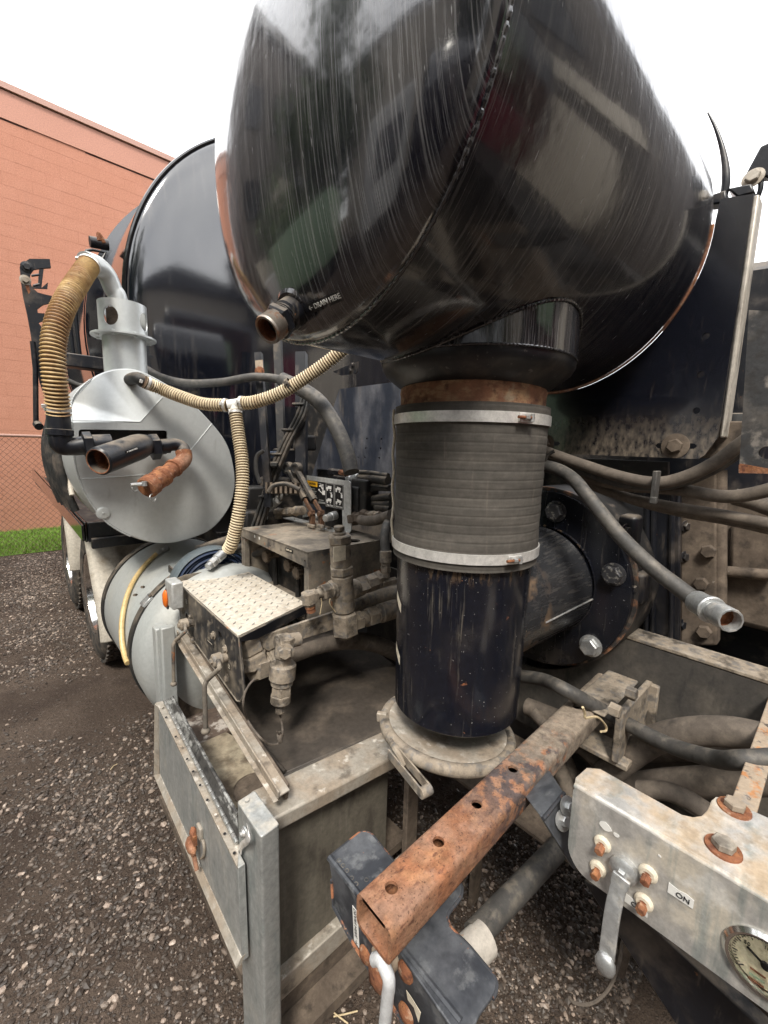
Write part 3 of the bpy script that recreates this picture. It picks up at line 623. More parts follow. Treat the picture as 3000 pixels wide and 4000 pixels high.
# drain nipple on the head
p0, n0 = on_head(1150, 1215)
d_end = at(1037, 1294, D=(p0-CP).dot(fwd)-.045); ax = (d_end-p0).normalized(); ln = (d_end-p0).length
b = MB(); b.lathe(p0-ax*.01, ax, [(0, .036), (.008, .038), (.014, .033), (.014, .02)], 28); nip = part('drain_boss', b, m_shell, 'black weld boss of the tank drain', parent=None)
b = MB(); b.fitting(p0, d_end, [(0, .30, .027, 24), (.30, .33, .024, 24), (.33, .36, .025, 24), (.36, .39, .0235, 24), (.39, .42, .025, 24)]); b.lathe(p0+ax*ln*.42, ax, [(0, .026), (.004, .030), (ln*.16, .030), (ln*.16+.004, .026)], 6)
part('coupling', b, m_black, parent=nip)
m_nip = M('rust_bitten_thread', (.30, .27, .24), .5, .6, [((.28, .13, .06), 50, .45, .62, dict(amt=.85, metal=0, rough=.9))])
pr = []
for i in range(8):
    h = ln*.6+i*ln*.042; pr += [(h, .0222), (h+ln*.02, .0245)]
hh = pr[-1][0]; pr += [(hh+.004, .0232), (hh+.004, .0195), (hh-.05, .0195)]
b = MB(); b.lathe(p0, ax, pr, 32, capends=False); part('threaded_nipple', b, m_nip, 'rusty threaded nipple end', parent=nip)
b = MB(); b.lathe(p0, ax, [(hh-.045, .0001), (hh-.045, .0192), (hh+.002, .0192)], 24, capends=False); part('rusty_bore', b, m_rust, parent=nip)
# DRAIN HERE tape
lp = [on_head(*q) for q in ((1205, 1195), (1328, 1138), (1333, 1170), (1215, 1215))]
cen = sum((q[0] for q in lp), V())/4; nrm = sum((q[1] for q in lp), V()).normalized()
xd = ((lp[1][0]+lp[2][0])-(lp[0][0]+lp[3][0])).normalized(); yd = nrm.cross(xd)
wl = ((lp[1][0]+lp[2][0])/2-(lp[0][0]+lp[3][0])/2).length; hl = .0155
b = MB(); b.slab([q+nrm*.0012 for q in (cen-xd*wl/2-yd*hl/2, cen+xd*wl/2-yd*hl/2, cen+xd*wl/2+yd*hl/2, cen-xd*wl/2+yd*hl/2)], nrm*-.003)
lab = part('drain_label', b, m_signblk, 'black tape label reading DRAIN HERE', parent=tank)
b = MB()
for sgn in (-1, 1): b.slab([cen+nrm*.0014+yd*(sgn*hl*.43)-xd*wl*.49+yd*.0004, cen+nrm*.0014+yd*(sgn*hl*.43)+xd*wl*.49+yd*.0004, cen+nrm*.0014+yd*(sgn*hl*.43)+xd*wl*.49-yd*.0004, cen+nrm*.0014+yd*(sgn*hl*.43)-xd*wl*.49-yd*.0004], nrm*.0003)
text('← DRAIN HERE', cen+nrm*.0014, xd, yd, hl*.74, m_white, tank)
# ------------------------------------------------ outlet collar, rubber sleeve and drop pipe
PX, PYY = .880, .655
z_c = 1.855; CX_, CY_, CR_ = PX+.006, PYY-.002, .229
b = MB(); b.lathe((CX_, CY_, z_c), (0, 0, 1), [(-.001, CR_-.004), (.0, CR_), (.2, CR_)], 72, capends=False); col_ = part('outlet_collar', b, m_shell, 'gloss black round outlet collar under the tank')
b = MB(); b.torus((CX_, CY_, z_c), (0, 0, 1), CR_, .0040, 90, wob=.3); part('weld_seam', b, m_shell, parent=col_)
b = MB()
pts = []
for i in range(121):
    a = 2*PI*i/120; x = CX_+(CR_+.002)*math.cos(a); y = CY_+(CR_+.002)*math.sin(a); q = TR**2-(y-TY)**2; pts.append(V((x, y, TZ-math.sqrt(max(q, 0))-.002)))
b.bead(pts, .0045, .35); part('weld_seam', b, m_shell, parent=col_)
b = MB(); b.lathe((CX_, CY_, z_c), (0, 0, -1), [(0, CR_-.001), (.014, CR_-.002), (.028, CR_-.010), (.054, .184), (.064, .170)], 72, capends=False); part('collar_cone', b, m_cone, parent=col_)
b = MB(); b.lathe((PX, PYY, 1.797), (0, 0, -1), [(0, .1745), (.012, .1765), (.02, .1745), (.07, .1745)], 64, capends=False); rr_ = part('rust_ring', b, m_rustring, 'rusty bare pipe ring above the rubber sleeve')
ZT, ZB = 1.752, 1.386
pr = []
random.seed(3)
for i in range(223):
    t = i/222; z = ZT+(ZB-ZT)*t
    pr.append((ZT-z, .1865-.004*t-.0007*max(0, math.sin(t*2*PI*18.5))**6+.0006*math.sin(t*31)-.003*math.sin(PI*t)))
b = MB(); b.lathe((PX, PYY, ZT), (0, 0, -1), [(0, .176)]+pr+[(ZT-ZB, .172)], 96, capends=False)
slv = part('rubber_sleeve', b, m_sleeve, 'thick grey ribbed rubber sleeve joining the pipe', ang=60)
# loose lap edge of the sleeve at its left side
lv = (V((PX, PYY, 0))-V((0, 0, 0))).normalized(); side = V((-lv.y, lv.x, 0))
def around(a, r, z):  # a measured from the side of the pipe towards the camera
    u = side*math.cos(a)-lv*math.sin(a); return V((PX, PYY, z))+u*r
b = MB(); pts = [around(.14+.02*math.sin(i*.7), .190-.004*i/24+.002*math.sin(i), ZT-.004+(ZB+.03-ZT)*i/24) for i in range(25)]; b.tube(pts, .0035, 6); part('frayed_lap_edge', b, m_cream, 'frayed pale lap edge of the rubber sleeve', parent=slv)
for zc, cr_ in ((1.722, .1865), (1.416, .1830)):
    b = MB(); b.lathe((PX, PYY, zc), (0, 0, 1), [(-.0115, cr_), (-.0115, cr_+.003), (.0115, cr_+.003), (.0115, cr_)], 96, capends=False); cl = part('hose_clamp', b, m_steel, 'bright steel band clamp round the rubber sleeve', parent=None)
    a = PI*.70
    c = around(a, cr_+.0045, zc); tn = (around(a+.02, cr_+.0045, zc)-c).normalized(); nr = (c-V((PX, PYY, zc))).normalized()
    b = MB(); b.box(c+nr*.003, (.036, .006, .019), (tn, nr, V((0, 0, 1)))); part('clamp_saddle', b, m_steel, parent=cl, bevel=.0015)
    b = MB(); b.cyl(c+nr*.009-tn*.026, c+nr*.009+tn*.016, .0032, n=10); part('clamp_screw', b, m_rust, parent=cl)
    b = MB(); b.lathe(c+nr*.009-tn*.008, tn, [(0, .0055), (.010, .0055)], 6); b.cyl(c+nr*.009+tn*.012-V((0, 0, .008)), c+nr*.009+tn*.012+V((0, 0, .008)), .0045, n=10); part('clamp_nut', b, m_zinc, parent=cl)
b = MB(); b.lathe((PX, PYY, ZB+.03), (0, 0, -1), [(0, .1715), (.42, .1655), (.425, .166), (.436, .166), (.440, .162)], 96)
pipe = part('drop_pipe', b, m_blackp, 'scratched black vertical drop pipe below the rubber sleeve')
for zz in (1.276, 1.135):
    b = MB(); c0 = [around(.30+k*.06, .1712-(1.38-zz)*.012, zz-k*.006) for k in range(5)]; b.v = []; 
    for q in c0: b.v += [q+V((0, 0, .012)), q-V((0, 0, .012))]
    for k in range(4): b.f.append((2*k, 2*k+1, 2*k+3, 2*k+2))
    part('pipe_sticker', b, m_cream, parent=pipe)
# lower lid with ring clamp and over-centre handle
LZ = .895; lc = V((PX-.018, PYY+.01, LZ)); lax = V((.10, -.02, 1)).normalized()
b = MB(); b.lathe(lc, lax, [(-.03, .05), (-.022, .12), (-.008, .160), (.006, .170), (.010, .158), (.004, .12), (-.008, .05), (-.012, .0)], 64); lid = part('drop_lid', b, m_galvd, 'dished dusty lid hanging under the drop pipe')
b = MB(); b.torus(lc+lax*-.004, lax, .171, .0165, 72, 12); part('ring_clamp', b, m_beige, 'pale dusty ring clamp round the lid', parent=lid)
h0 = at(*c6(205, 1075), D=.97); h1 = at(*c6(420, 1330), D=.86); hd = (h1-h0).normalized(); hn = hd.cross(V((0, 0, 1))).normalized(); hu = hn.cross(hd)
b = MB(); b.box(h0.lerp(h1, .5), ((h1-h0).length, .004, .022), (hd, hn, hu)); b.box(h0.lerp(h1, .55)+hn*.022, ((h1-h0).length*.9, .004, .022), (hd, hn, hu)); b.cyl(h1+hn*-.002, h1+hn*.024, .011, n=14); hl_ = part('clamp_handle', b, m_beige, 'pale over-centre clamp handle hanging from the lid ring', bevel=.001)
b = MB(); b.tube(spline([around(-.3, .182, LZ-.03), around(.1, .188, LZ-.01), around(.45, .186, LZ+.0)+V((0, 0, -.01)), h0, h0+hd*.05+V((0, 0, -.012))], 6), .0075, 8); part('link_strap', b, m_beige, parent=lid)
for t in (.06, .28): bolt(hl_, h0.lerp(h1, t)-hn*.003, -hn, .006, m_beige, name='rivet', washer=0, sides=12)
q = around(.2, .20, LZ+.02); b = MB(); b.box(q, (.028, .016, .026), (side, lv, V((0, 0, 1)))); part('clamp_lug', b, m_galvd, parent=lid, bevel=.003)
# ------------------------------------------------ side branch and bolted flange disc
DX, DY, DZ = 1.25, .640, 1.2555
b = MB(); pts = [V((PX+.04, PYY, 1.225)), V((1.0, .612, 1.228)), V((DX, .625, DZ))]
b.lathe(pts[0], pts[2]-pts[0], [(0, .160), (.12, .163), ((pts[2]-pts[0]).length, .168)], 72)
stub = part('branch_pipe', b, M('brushed_black_branch', (.022, .023, .026), .26, 0, [((.12, .11, .10), (9, 120, 120), .50, .72, dict(rough=.5, amt=.4)), ((.22, .14, .08), 14, .5, .66, dict(rough=.9, amt=.7, pos=('X', 1.06, 1.02)))], bump=((9, 120, 120), .05, .003), grit=.15), 'fat black branch pipe between drop pipe and flange')
b = MB(); b.torus((DX-.002, .625, DZ), (1, 0, 0), .170, .0045, 110, wob=.3); part('weld_seam', b, m_blackp, parent=stub)
axs = (pts[2]-pts[0]).normalized(); _, uu, ww = frame(axs)
b = MB(); sp_ = []
for i in range(30):
    t = i/29; c = pts[0].lerp(pts[2], .30+.70*t); r_ = .161+.008*(.30+.70*t)
    a = math.radians(97); sp_.append(c+(V((0, 0, 1))*math.cos(a)+V((0, -1, 0))*math.sin(a))*r_)
b.bead(sp_, .0036, .3); part('weld_seam', b, m_zinc, parent=stub)
b = MB(); cc = []
for i in range(60):
    a = 2*PI*i/60; r_ = .1605; yy = r_*math.cos(a); zz = r_*math.sin(a); xx = math.sqrt(max(0, .1705**2-yy*yy)); cc.append(V((PX+xx, PYY+yy, 1.225+zz)))
b.bead(cc+[cc[0]], .0035, .2); part('weld_seam', b, m_rustp, 'rusty weld where branch meets pipe', parent=stub)
m_flange = M('black_flange', (.006, .007, .011), .24, 0, [((.16, .14, .12), (90, 90, 8), .54, .74, dict(rough=.5, amt=.22)), ((.16, .13, .10), 9, .46, .7, dict(rough=.7, amt=.5, pos=('Z', 1.08, .97))), ((.5, .5, .5), 170, .72, .75, dict(amt=.6, detail=2))], bump=(50, .04, .005), grit=.1)
b = MB(); b.lathe((DX, DY, DZ), (1, 0, 0), [(0, .1), (0, .276), (.003, .280), (.022, .280), (.022, .1)], 96, capends=False); disc = part('flange_disc', b, m_flange, 'round black bolted flange behind the drop pipe')
b = MB(); b.lathe((DX+.022, DY, DZ), (1, 0, 0), [(0, .1), (0, .289), (.018, .289), (.018, .1)], 96, capends=False); part('mating_flange', b, M('rust_lined_black', (.03, .027, .026), .6, 0, [((.30, .14, .07), 26, .48, .62, dict(amt=.8, rough=.9)), ((.22, .18, .14), 14, .5, .7, dict(amt=.6))]), 'rust edged mating flange', parent=disc)
m_boltb = M('worn_black_bolt', (.05, .05, .055), .3, .3, [((.4, .38, .34), 90, .52, .64, dict(amt=.6, rough=.6))])
for px, py in ((2172, 1998), (2398, 2243), (2308, 2522)):
    bolt(disc, at(px, py, X=DX-.001), (-1, 0, 0), .026, m_boltb if py < 2500 else m_zinc, h=.75, washer=1.25)
b = MB(); b.lathe((DX+.04, DY, DZ), (1, 0, 0), [(0, .285), (.06, .29), (.3, .29)], 64); part('blower_housing', b, m_dark, 'greasy black blower housing behind the flange')
for px, py in ((2490, 2290), (2460, 2070)):
    p = at(px, py, X=DX+.06); b = MB(); b.box(p, (.06, .05, .09)); part('housing_ear', b, m_black, bevel=.012); bolt(T, p+V((-.03, 0, 0)), (-.4, -1, 0), .014, m_black)
# ------------------------------------------------ saddle plate at the tank end
SX = XF+.012
def yz(pts, X): return [V((X, y, z)) for y, z in pts]
arc = [(TY+(TR+.004)*math.cos(a), TZ+(TR+.004)*math.sin(a)) for a in [PI+PI*.62*i/40 for i in range(41)]]
poly = [(1.15, arc[-1][1]), (1.15, 1.655), (.275, 1.645), (.262, 1.655), (.240, 1.70), (.236, 2.262), (.30, 2.275)]
poly = yz(poly, SX)+yz([q for q in arc], SX)
hs = [circ(at(px, py, X=SX), (1, 0, 0), .0085, 12) for px, py in ((2756, 1313), (2738, 1462), (2720, 1604))]
def slot(px, py, w_): c = at(px, py, X=SX); return [c+V((0, a*w_+bb_*.007, cc_*.007)) for a, bb_, cc_ in ((1, 0, 1), (1, 1, 0), (1, 0, -1), (-1, 0, -1), (-1, -1, 0), (-1, 0, 1))]
sls = [slot(2638, 1742, .042), slot(2155, 1733, .022)]
sad = part('saddle_plate', holed(poly, hs+sls, (.012, 0, 0)), m_saddle, 'black saddle plate cut round the tank end')
b = MB(); b.bb(SX+.004, SX+.060, .226, .237, 1.70, 2.26); part('plate_flange', b, M('dusty_sky_glare', (.50, .46, .40), .4, .1, [((.2, .17, .14), (60, 60, 5), .5, .7, dict(amt=.7)), ((.05, .05, .05), (40, 40, 6), .56, .66, dict(amt=.6))]), 'bright bent edge of the saddle plate', parent=sad, bevel=.004)  # pale colour paints sky glare along with dust on the bent edge
b = MB(); b.torus((SX-.004, TY, TZ), (1, 0, 0), TR+.001, .0035, 60, 6, ref=V((0, -1, 0)), a0=.02, a1=PI*.62); part('rust_line', b, m_rust, parent=sad)
bolt(sad, at(2638, 1742, X=SX-.001), (-1, 0, 0), .019, m_brown, washer=1.75, h=.6); bolt(sad, at(2130, 1733, X=SX-.001), (-1, 0, 0), .019, m_brown, washer=1.6)
# ------------------------------------------------ black sheet panel with holes, left of the sleeve
BX = 1.42
pl = [at(1325, 1520, X=BX), at(1185, 1960, X=BX), at(1180, 2090, X=BX), at(1640, 2130, X=BX), at(1640, 1480, X=BX)]
hs = [circ(at(*c3(x, y), X=BX), (1, 0, 0), .006, 8) for x, y in ((1105, 860), (1225, 860), (1096, 935), (1215, 937), (1033, 1010), (1088, 1010), (1205, 1015))]
hs.append(rounded([at(*c3(x, y), X=BX) for x, y in ((695, 1105), (880, 1112), (880, 1240), (690, 1220))], .015))
pan = part('side_panel', holed(pl, hs, (.01, 0, 0)), m_panel, 'dusty blue-black sheet panel with bolt holes')
b = MB(); b.slab([at(*c3(x, y), X=BX-.02) for x, y in ((830, 315), (1035, 230), (1030, 310), (1015, 330), (890, 345))], (.006, 0, 0)); hb = part('hole_bracket', b, m_black, 'black bracket with slots under the tank'); 
for x, y in ((990, 262), (975, 305)): bolt(hb, at(*c3(x, y), X=BX-.021), (-1, 0, 0), .010, m_black)
# ------------------------------------------------ rear debris tank
RY, RCX, RCZ, RR = 2.5, 1.66, 2.33, 1.145
b = MB(); b.lathe((RCX, RY, RCZ), (0, 1, 0), [(0, RR)]+[(.3*i, RR) for i in range(1, 17)], 128, capends=False); rt_ = part('debris_tank', b, m_rear, 'huge gloss black debris tank at the rear')
b = MB(); b.lathe((RCX, RY, RCZ), (0, -1, 0), [(.10*math.sin(t), (RR-.012)*math.cos(t)) for t in [PI/2*i/32 for i in range(33)]], 128, capends=False); part('tank_head', b, m_rear, 'dished black end of the debris tank', parent=rt_)
b = MB(); b.torus((RCX, RY, RCZ), (0, 1, 0), RR-.004, .010, 160, 8); part('tank_rim', b, m_gloss2, parent=rt_)
for yy in (3.3, 4.4):
    b = MB(); b.lathe((RCX, yy, RCZ), (0, 1, 0), [(0, RR), (0, RR+.05), (.02, RR+.05), (.02, RR+.008), (.08, RR+.008), (.08, RR+.05), (.1, RR+.05), (.1, RR)], 96, capends=False); part('stiffener_ring', b, m_rear, parent=rt_)
b = MB(); tp = [at(*c14(x, y), Y=2.9) for x, y in ((1030, 160), (830, 120))]; b.tube(tp, .028, 12); sp2 = part('spout', b, m_black, 'black pipe stub on the side of the debris tank', parent=rt_)
b = MB(); b.tube(spline([at(*c14(x, y), Y=2.8) for x, y in ((985, 135), (970, 100), (940, 50), (925, 40), (935, 110))], 4), .010, 8); part('rusty_hook', b, m_rust, parent=rt_)
b = MB(); b.tube([at(*c14(x, y), Y=2.8) for x, y in ((955, 330), (1000, 240), (860, 210), (800, 220), (780, 250), (765, 330))], .008, 8); part('grab_handle', b, m_black, 'black grab handle on the debris tank', parent=rt_)
for k, q in enumerate((((700, 740), (640, 830), (620, 1000), (665, 1400)), ((740, 690), (680, 850), (740, 1480)), ((1000, 600), (990, 760), (960, 900)))):
    b = MB(); b.tube(spline([at(*c14(x, y), Y=2.95) for x, y in q], 5), .009, 8); part('hand_rail', b, m_black)
b = MB(); b.box(at(*c14(745, 1425), Y=2.95), (.33, .1, .07)); part('cross_beam', b, m_black, 'black steel cross beam behind the silver drum', bevel=.006)
b = MB(); b.tube(spline([at(*c14(x, y), Y=2.75) for x, y in ((340, 1600), (550, 1610), (740, 1680), (900, 1640))], 6), .014, 10); part('ribbed_cable', b, m_hose)
# ------------------------------------------------ hose rack with hooked arms, far left
RKY = 3.0
b = MB()
out = [(75, 390), (130, 340), (180, 305), (400, 308), (412, 400), (300, 408), (230, 420), (190, 470), (185, 560), (215, 620), (270, 670), (425, 710), (430, 780), (330, 800), (265, 850), (270, 890), (385, 900), (390, 960), (300, 985), (280, 1000), (340, 1080), (330, 1200), (300, 1290), (340, 1500), (360, 1720), (335, 1760), (290, 1640), (250, 1400), (215, 1300), (200, 1150), (155, 900), (110, 700), (90, 550)]
rk = part('hose_rack', b.slab([at(*c14(x, y), Y=RKY) for x, y in out], (0, .02, 0)), m_black, 'black hooked hose rack at the far left')
b = MB(); b.tube([at(*c14(x, y), Y=RKY-.03) for x, y in ((215, 1200), (245, 1500), (250, 2090))], .012, 10); b.cyl(at(*c14(262, 2090), Y=RKY-.03), at(*c14(285, 2120), Y=RKY-.06), .02); part('rack_rod', b, m_black, parent=rk)
b = MB(); b.slab([at(*c14(x, y), Y=RKY+.25) for x, y in ((285, 410), (335, 410), (310, 620), (380, 560), (375, 630), (210, 625), (215, 590), (270, 590))], (0, .012, 0)); part('rack_arm', b, m_black, parent=rk)
b = MB(); b.tube([at(*c14(x, y), Y=RKY+.12) for x, y in ((200, 490), (285, 478))], .006, 8); b.tube([at(*c14(x, y), Y=RKY+.12) for x, y in ((220, 598), (290, 580))], .006, 8); part('rack_rung', b, m_black, parent=rk)
b = MB(); b.slab([at(*c14(x, y), Y=RKY-.04) for x, y in ((110, 520), (150, 510), (190, 660), (170, 690), (140, 620))], (0, -.008, 0)); part('rust_patch_plate', b, m_rust, parent=rk); bolt(rk, at(*c14(152, 395), Y=RKY-.002), (0, -1, 0), .018, m_black); bolt(rk, at(*c14(135, 535), Y=RKY-.05), (0, -1, 0), .016, m_galvd)
# ------------------------------------------------ silver drum
DYF = 2.0
op = [(440, 985), (545, 870), (640, 820), (735, 805), (830, 820), (960, 890), (1100, 985), (1250, 1135), (1340, 1260), (1380, 1400), (1385, 1520), (1350, 1640), (1250, 1760), (1100, 1825), (950, 1845), (800, 1815), (640, 1730), (530, 1600), (460, 1450), (430, 1300), (422, 1130)]
ol = spline([at(*c1(x, y), Y=DYF) for x, y in op], 5, closed=True)
slotp = rounded([at(*c1(x, y), Y=DYF) for x, y in ((463, 1172), (985, 1178), (992, 1320), (466, 1320))], .012)
ctr = sum(ol, V())/len(ol)
wl = [at(*c1(x, y), Y=DYF) for x, y in ((424, 1122), (825, 1128), (958, 985), (1040, 940))]
ins = [ctr+(p-ctr)*.985 for p in ol]
ia = min(range(len(ins)), key=lambda i: (ins[i]-wl[0]).length); ib = min(range(len(ins)), key=lambda i: (ins[i]-wl[3]).length)
up_seq = []; i = ia
while i != ib: up_seq.append(i); i = (i+1) % len(ins)
up_seq.append(ib); lo_seq = []; i = ib
while i != ia: lo_seq.append(i); i = (i+1) % len(ins)
lo_seq.append(ia)
ins[ia].y = ins[ib].y = DYF
fr = holed([ins[i] for i in lo_seq]+wl[1:3], [slotp], (0, .012, 0))
LEAN = {}
zl = wl[1].z
for i in up_seq[1:-1]: LEAN[i] = max(0, .34*min((ins[i]-wl[k]).length if k else 9 for k in (1, 2))-.02)*max(0, min(1, (ins[i].z-zl+.04)/.1))
def backed(i): p = ins[i].copy(); p.y += LEAN.get(i, 0); return p
pk = [backed(i) for i in up_seq]; hub = wl[1].lerp(wl[2], .3)
k = len(fr.v); fr.v += pk+[wl[1], wl[2]]
for j in range(len(pk)-1): fr.f.append((k+j, k+j+1, k+len(pk)+(0 if j < len(pk)*.72 else 1)))
jm = next(j for j in range(len(pk)) if j >= len(pk)*.72); fr.f.append((k+jm, k+len(pk)+1, k+len(pk)))
drum = part('silver_drum', fr, m_silver, 'silver painted silencer drum with egg-shaped face')
b = MB(); n_ = len(ol)
for dy, sc in ((.0, .985), (.004, .995), (.012, 1.0), (.40, 1.0), (.52, 1.0)): b.v += [V((ctr.x+(p.x-ctr.x)*sc, DYF+dy+(LEAN.get(i, 0) if dy < .1 else 0), ctr.z+(p.z-ctr.z)*sc)) for i, p in enumerate(ol)]
b.ring_faces(0, 5, n_); part('drum_shell', b, m_silver, parent=drum)
b = MB(); b.bead([V((p.x, DYF-.001+LEAN.get(i % n_, 0), p.z)) for i, p in list(enumerate(ol+ol))[76:106+5]], .0042, .35); part('weld_seam', b, m_silver, parent=drum)
for q in (((430, 1120), (560, 1122), (700, 1124), (825, 1128), (955, 985)), ((480, 1465), (640, 1455), (855, 1440)), ((1250, 1138), (1120, 1300)), ((545, 870), (470, 960))):
    b = MB(); b.bead([at(*c1(x, y), Y=DYF-.0005) for x, y in q], .0024, .3); part('weld_line', b, m_silver, parent=drum)
b = MB(); s0 = [at(*c1(x, y), Y=DYF+.06) for x, y in ((440, 1150), (1010, 1150), (1010, 1345), (440, 1345))]; b.slab(s0, (0, .01, 0)); part('recess_back', b, m_dark, parent=drum)
p = at(*c1(607, 1665), Y=DYF); b = MB(); b.lathe(p, (0, -1, 0), [(0, .025), (.002, .025), (.003, .021), (.006, .021), (.007, .017)], 24); b.lathe(p-V((0, .007, 0)), (0, -1, 0), [(0, .005), (.002, .004)], 8); part('round_plug', b, m_silver, 'round silver plug low on the drum face', parent=drum)
# breather stack
SKX, SKY = .448, 2.2
def zs(py): return at(475, py, Y=SKY).z
b = MB(); b.lathe((SKX, SKY, zs(1450)-.05), (0, 0, 1), [(0, .083), (zs(1322)-zs(1450)+.05, .083)], 48); stk = part('breather_stack', b, m_silver, 'silver breather stack on top of the drum')
zf = zs(1322); b = MB(); b.lathe((SKX, SKY, zf), (0, 0, 1), [(0, .06), (0, .124), (.007, .124), (.007, .06)], 48, capends=False); fl = part('stack_flange', b, m_silver, parent=stk)
for k in range(8):
    a = k*PI/4+.2; bolt(stk, V((SKX+.105*math.cos(a), SKY+.105*math.sin(a), zf)), (0, 0, -1), .008, m_silver); bolt(stk, V((SKX+.105*math.cos(a), SKY+.105*math.sin(a), zf+.007)), (0, 0, 1), .008, m_silver)
zt = zs(1190); H2 = zt-zf-.007; NA = 64; Rc = .092
outer = [V((a*2*PI/NA*Rc, 0, 0)) for a in range(NA+1)]+[V((a*2*PI/NA*Rc, H2, 0)) for a in reversed(range(NA+1))]
d0 = math.atan2(-SKY, -SKX)       # direction towards the camera
hol = []
for k in range(4):
    ca = (d0-.52+k*PI/2) % (2*PI); hol.append([V((ca*Rc+math.cos(t)*.031, H2*.48+math.sin(t)*.038, 0)) for t in [2*PI*i/24 for i in range(24)]])
# insert extra interior points so the wrapped sheet stays round
fr = holed(outer, hol, (0, 0, .004))
bm = bmesh.new(); me = fr.mesh('tmp'); bm.from_mesh(me)
for i in range(1, 40): bmesh.ops.bisect_plane(bm, geom=bm.verts[:]+bm.edges[:]+bm.faces[:], plane_co=(i*2*PI*Rc/40, 0, 0), plane_no=(1, 0, 0))
for v in bm.verts:
    a = v.co.x/Rc; r_ = Rc-v.co.z; v.co = V((SKX+r_*math.cos(a), SKY+r_*math.sin(a), zf+.007+v.co.y))
bmesh.ops.remove_doubles(bm, verts=bm.verts, dist=1e-5); bm.to_mesh(me); bm.free(); me.set_sharp_from_angle(angle=.7)
part('perforated_cup', me, m_silver, 'silver cup with round holes on the stack', parent=stk)
b = MB(); b.lathe((SKX, SKY, zf+.02), (0, 0, 1), [(0, .062), (H2*.7, .062)], 20); part('inner_shade_core', b, m_brown, parent=stk)  # dark cylinder enlarged to make the cup's holes look shaded
pp = [V((SKX-.012, SKY, zf+.05)), V((SKX-.014, SKY, zt+.02)), at(*c14(1085, 640), Y=2.2), at(*c14(1020, 490), Y=2.19), at(*c14(930, 390), Y=2.17), at(*c14(835, 345), Y=2.14), at(*c14(790, 338), Y=2.12)]
b = MB(); b.tube(spline(pp, 8), .036, 24); part('vent_pipe', b, m_silver, 'bent silver vent pipe rising from the stack')
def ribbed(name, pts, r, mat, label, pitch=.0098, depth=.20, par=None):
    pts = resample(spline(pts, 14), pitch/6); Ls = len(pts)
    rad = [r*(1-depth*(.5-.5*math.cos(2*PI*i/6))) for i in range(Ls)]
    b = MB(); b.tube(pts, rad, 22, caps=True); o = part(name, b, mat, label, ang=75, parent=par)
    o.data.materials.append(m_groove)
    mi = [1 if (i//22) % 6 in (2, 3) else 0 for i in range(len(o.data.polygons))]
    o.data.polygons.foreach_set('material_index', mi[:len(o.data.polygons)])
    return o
def band(p, d, r, w_, mat, name='hose_clamp', par=None):
    b = MB(); b.lathe(V(p)-V(d).normalized()*w_/2, d, [(0, r*.98), (0, r*1.05), (w_, r*1.05), (w_, r*.98)], 28, capends=False); o = part(name, b, mat, parent=par)
    a, u, w2 = frame(d); q = V(p)-fwd*r*1.02; 
    b = MB(); b.box(V(p)+(-fwd*.8-RT*.3).normalized()*r*1.1, (w_*1.1, r*.5, r*.25), (a, u, w2)); part('clamp_screw', b, mat, parent=o, bevel=.001); return o
hp = [at(*c14(x, y), Y=yy) for x, y, yy in ((830, 365, 2.12), (700, 560, 2.02), (580, 760, 1.94), (495, 960, 1.90), (450, 1150, 1.88), (435, 1350, 1.87), (447, 1550, 1.87), (470, 1750, 1.88), (495, 1990, 1.90))]
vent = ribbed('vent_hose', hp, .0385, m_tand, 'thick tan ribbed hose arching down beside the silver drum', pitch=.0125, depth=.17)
band(hp[0]+(hp[1]-hp[0]).normalized()*.012, hp[1]-hp[0], .0385, .012, m_steel, par=vent); band(hp[-1]+V((0, 0, .02)), hp[-1]-hp[-2], .0385, .012, m_steel, par=vent)
# black pump elbow under the vent hose
e0 = hp[-1]; e1 = at(*c1(350, 1190), Y=1.9); e2 = at(*c1(365, 1262), Y=1.9); e3 = at(*c1(420, 1275), Y=1.9); e4 = at(*c1(490, 1268), Y=1.9)
b = MB(); b.tube(spline([e0+V((0, 0, .02)), e1, e2, e3, e4], 8), [.034+.003*math.sin(i*.2) for i in range(33)], 22); elb = part('black_elbow', b, m_black, 'black pipe elbow at the foot of the tan hose')
b = MB(); b.lathe(e1, e0-e1, [(-.012, .037), (-.01, .042), (.01, .042), (.012, .037)], 24); part('elbow_collar', b, m_black, parent=elb)
# black strainer body with open rusty mouth
sa = at(*c1(578, 1362), Y=1.76); sb = at(*c1(870, 1255), Y=1.93); sx = (sb-sa).normalized(); SL = (sb-sa).length
b = MB(); b.lathe(sa, sx, [(.05, .040), (.0, .040), (-.002, .044), (.004, .050), (SL*.75, .050), (SL*.86, .047), (SL, .036)], 40, capends=False); stn = part('strainer_body', b, m_black, 'chipped black strainer body with open end')
b = MB(); b.lathe(sa, sx, [(.075, .0001), (.07, .0395), (-.001, .0405), (-.0025, .0435), (0, .0455)], 36, capends=False); part('rusty_mouth', b, m_rust, 'orange rusty mouth of the strainer', parent=stn)
b = MB(); q0 = at(*c1(487, 1265), Y=1.9); q1 = at(*c1(545, 1262), Y=1.9); b.lathe(q0, q1-q0, [(0, .040), (.004, .048), (.028, .048), (.032, .040)], 6); b.lathe(q0, q1-q0, [(.03, .036), (.09, .036)], 24); part('union_nut', b, m_black, parent=stn)
b = MB(); q0 = at(*c1(880, 1278), Y=1.93); q1 = at(*c1(960, 1272), Y=1.93); b.lathe(q0, q1-q0, [(0, .040), (.004, .052), (.034, .052), (.040, .042)], 6); b.lathe(q0, q1-q0, [(.04, .030), (.075, .030)], 24); part('union_nut', b, m_black, parent=stn)
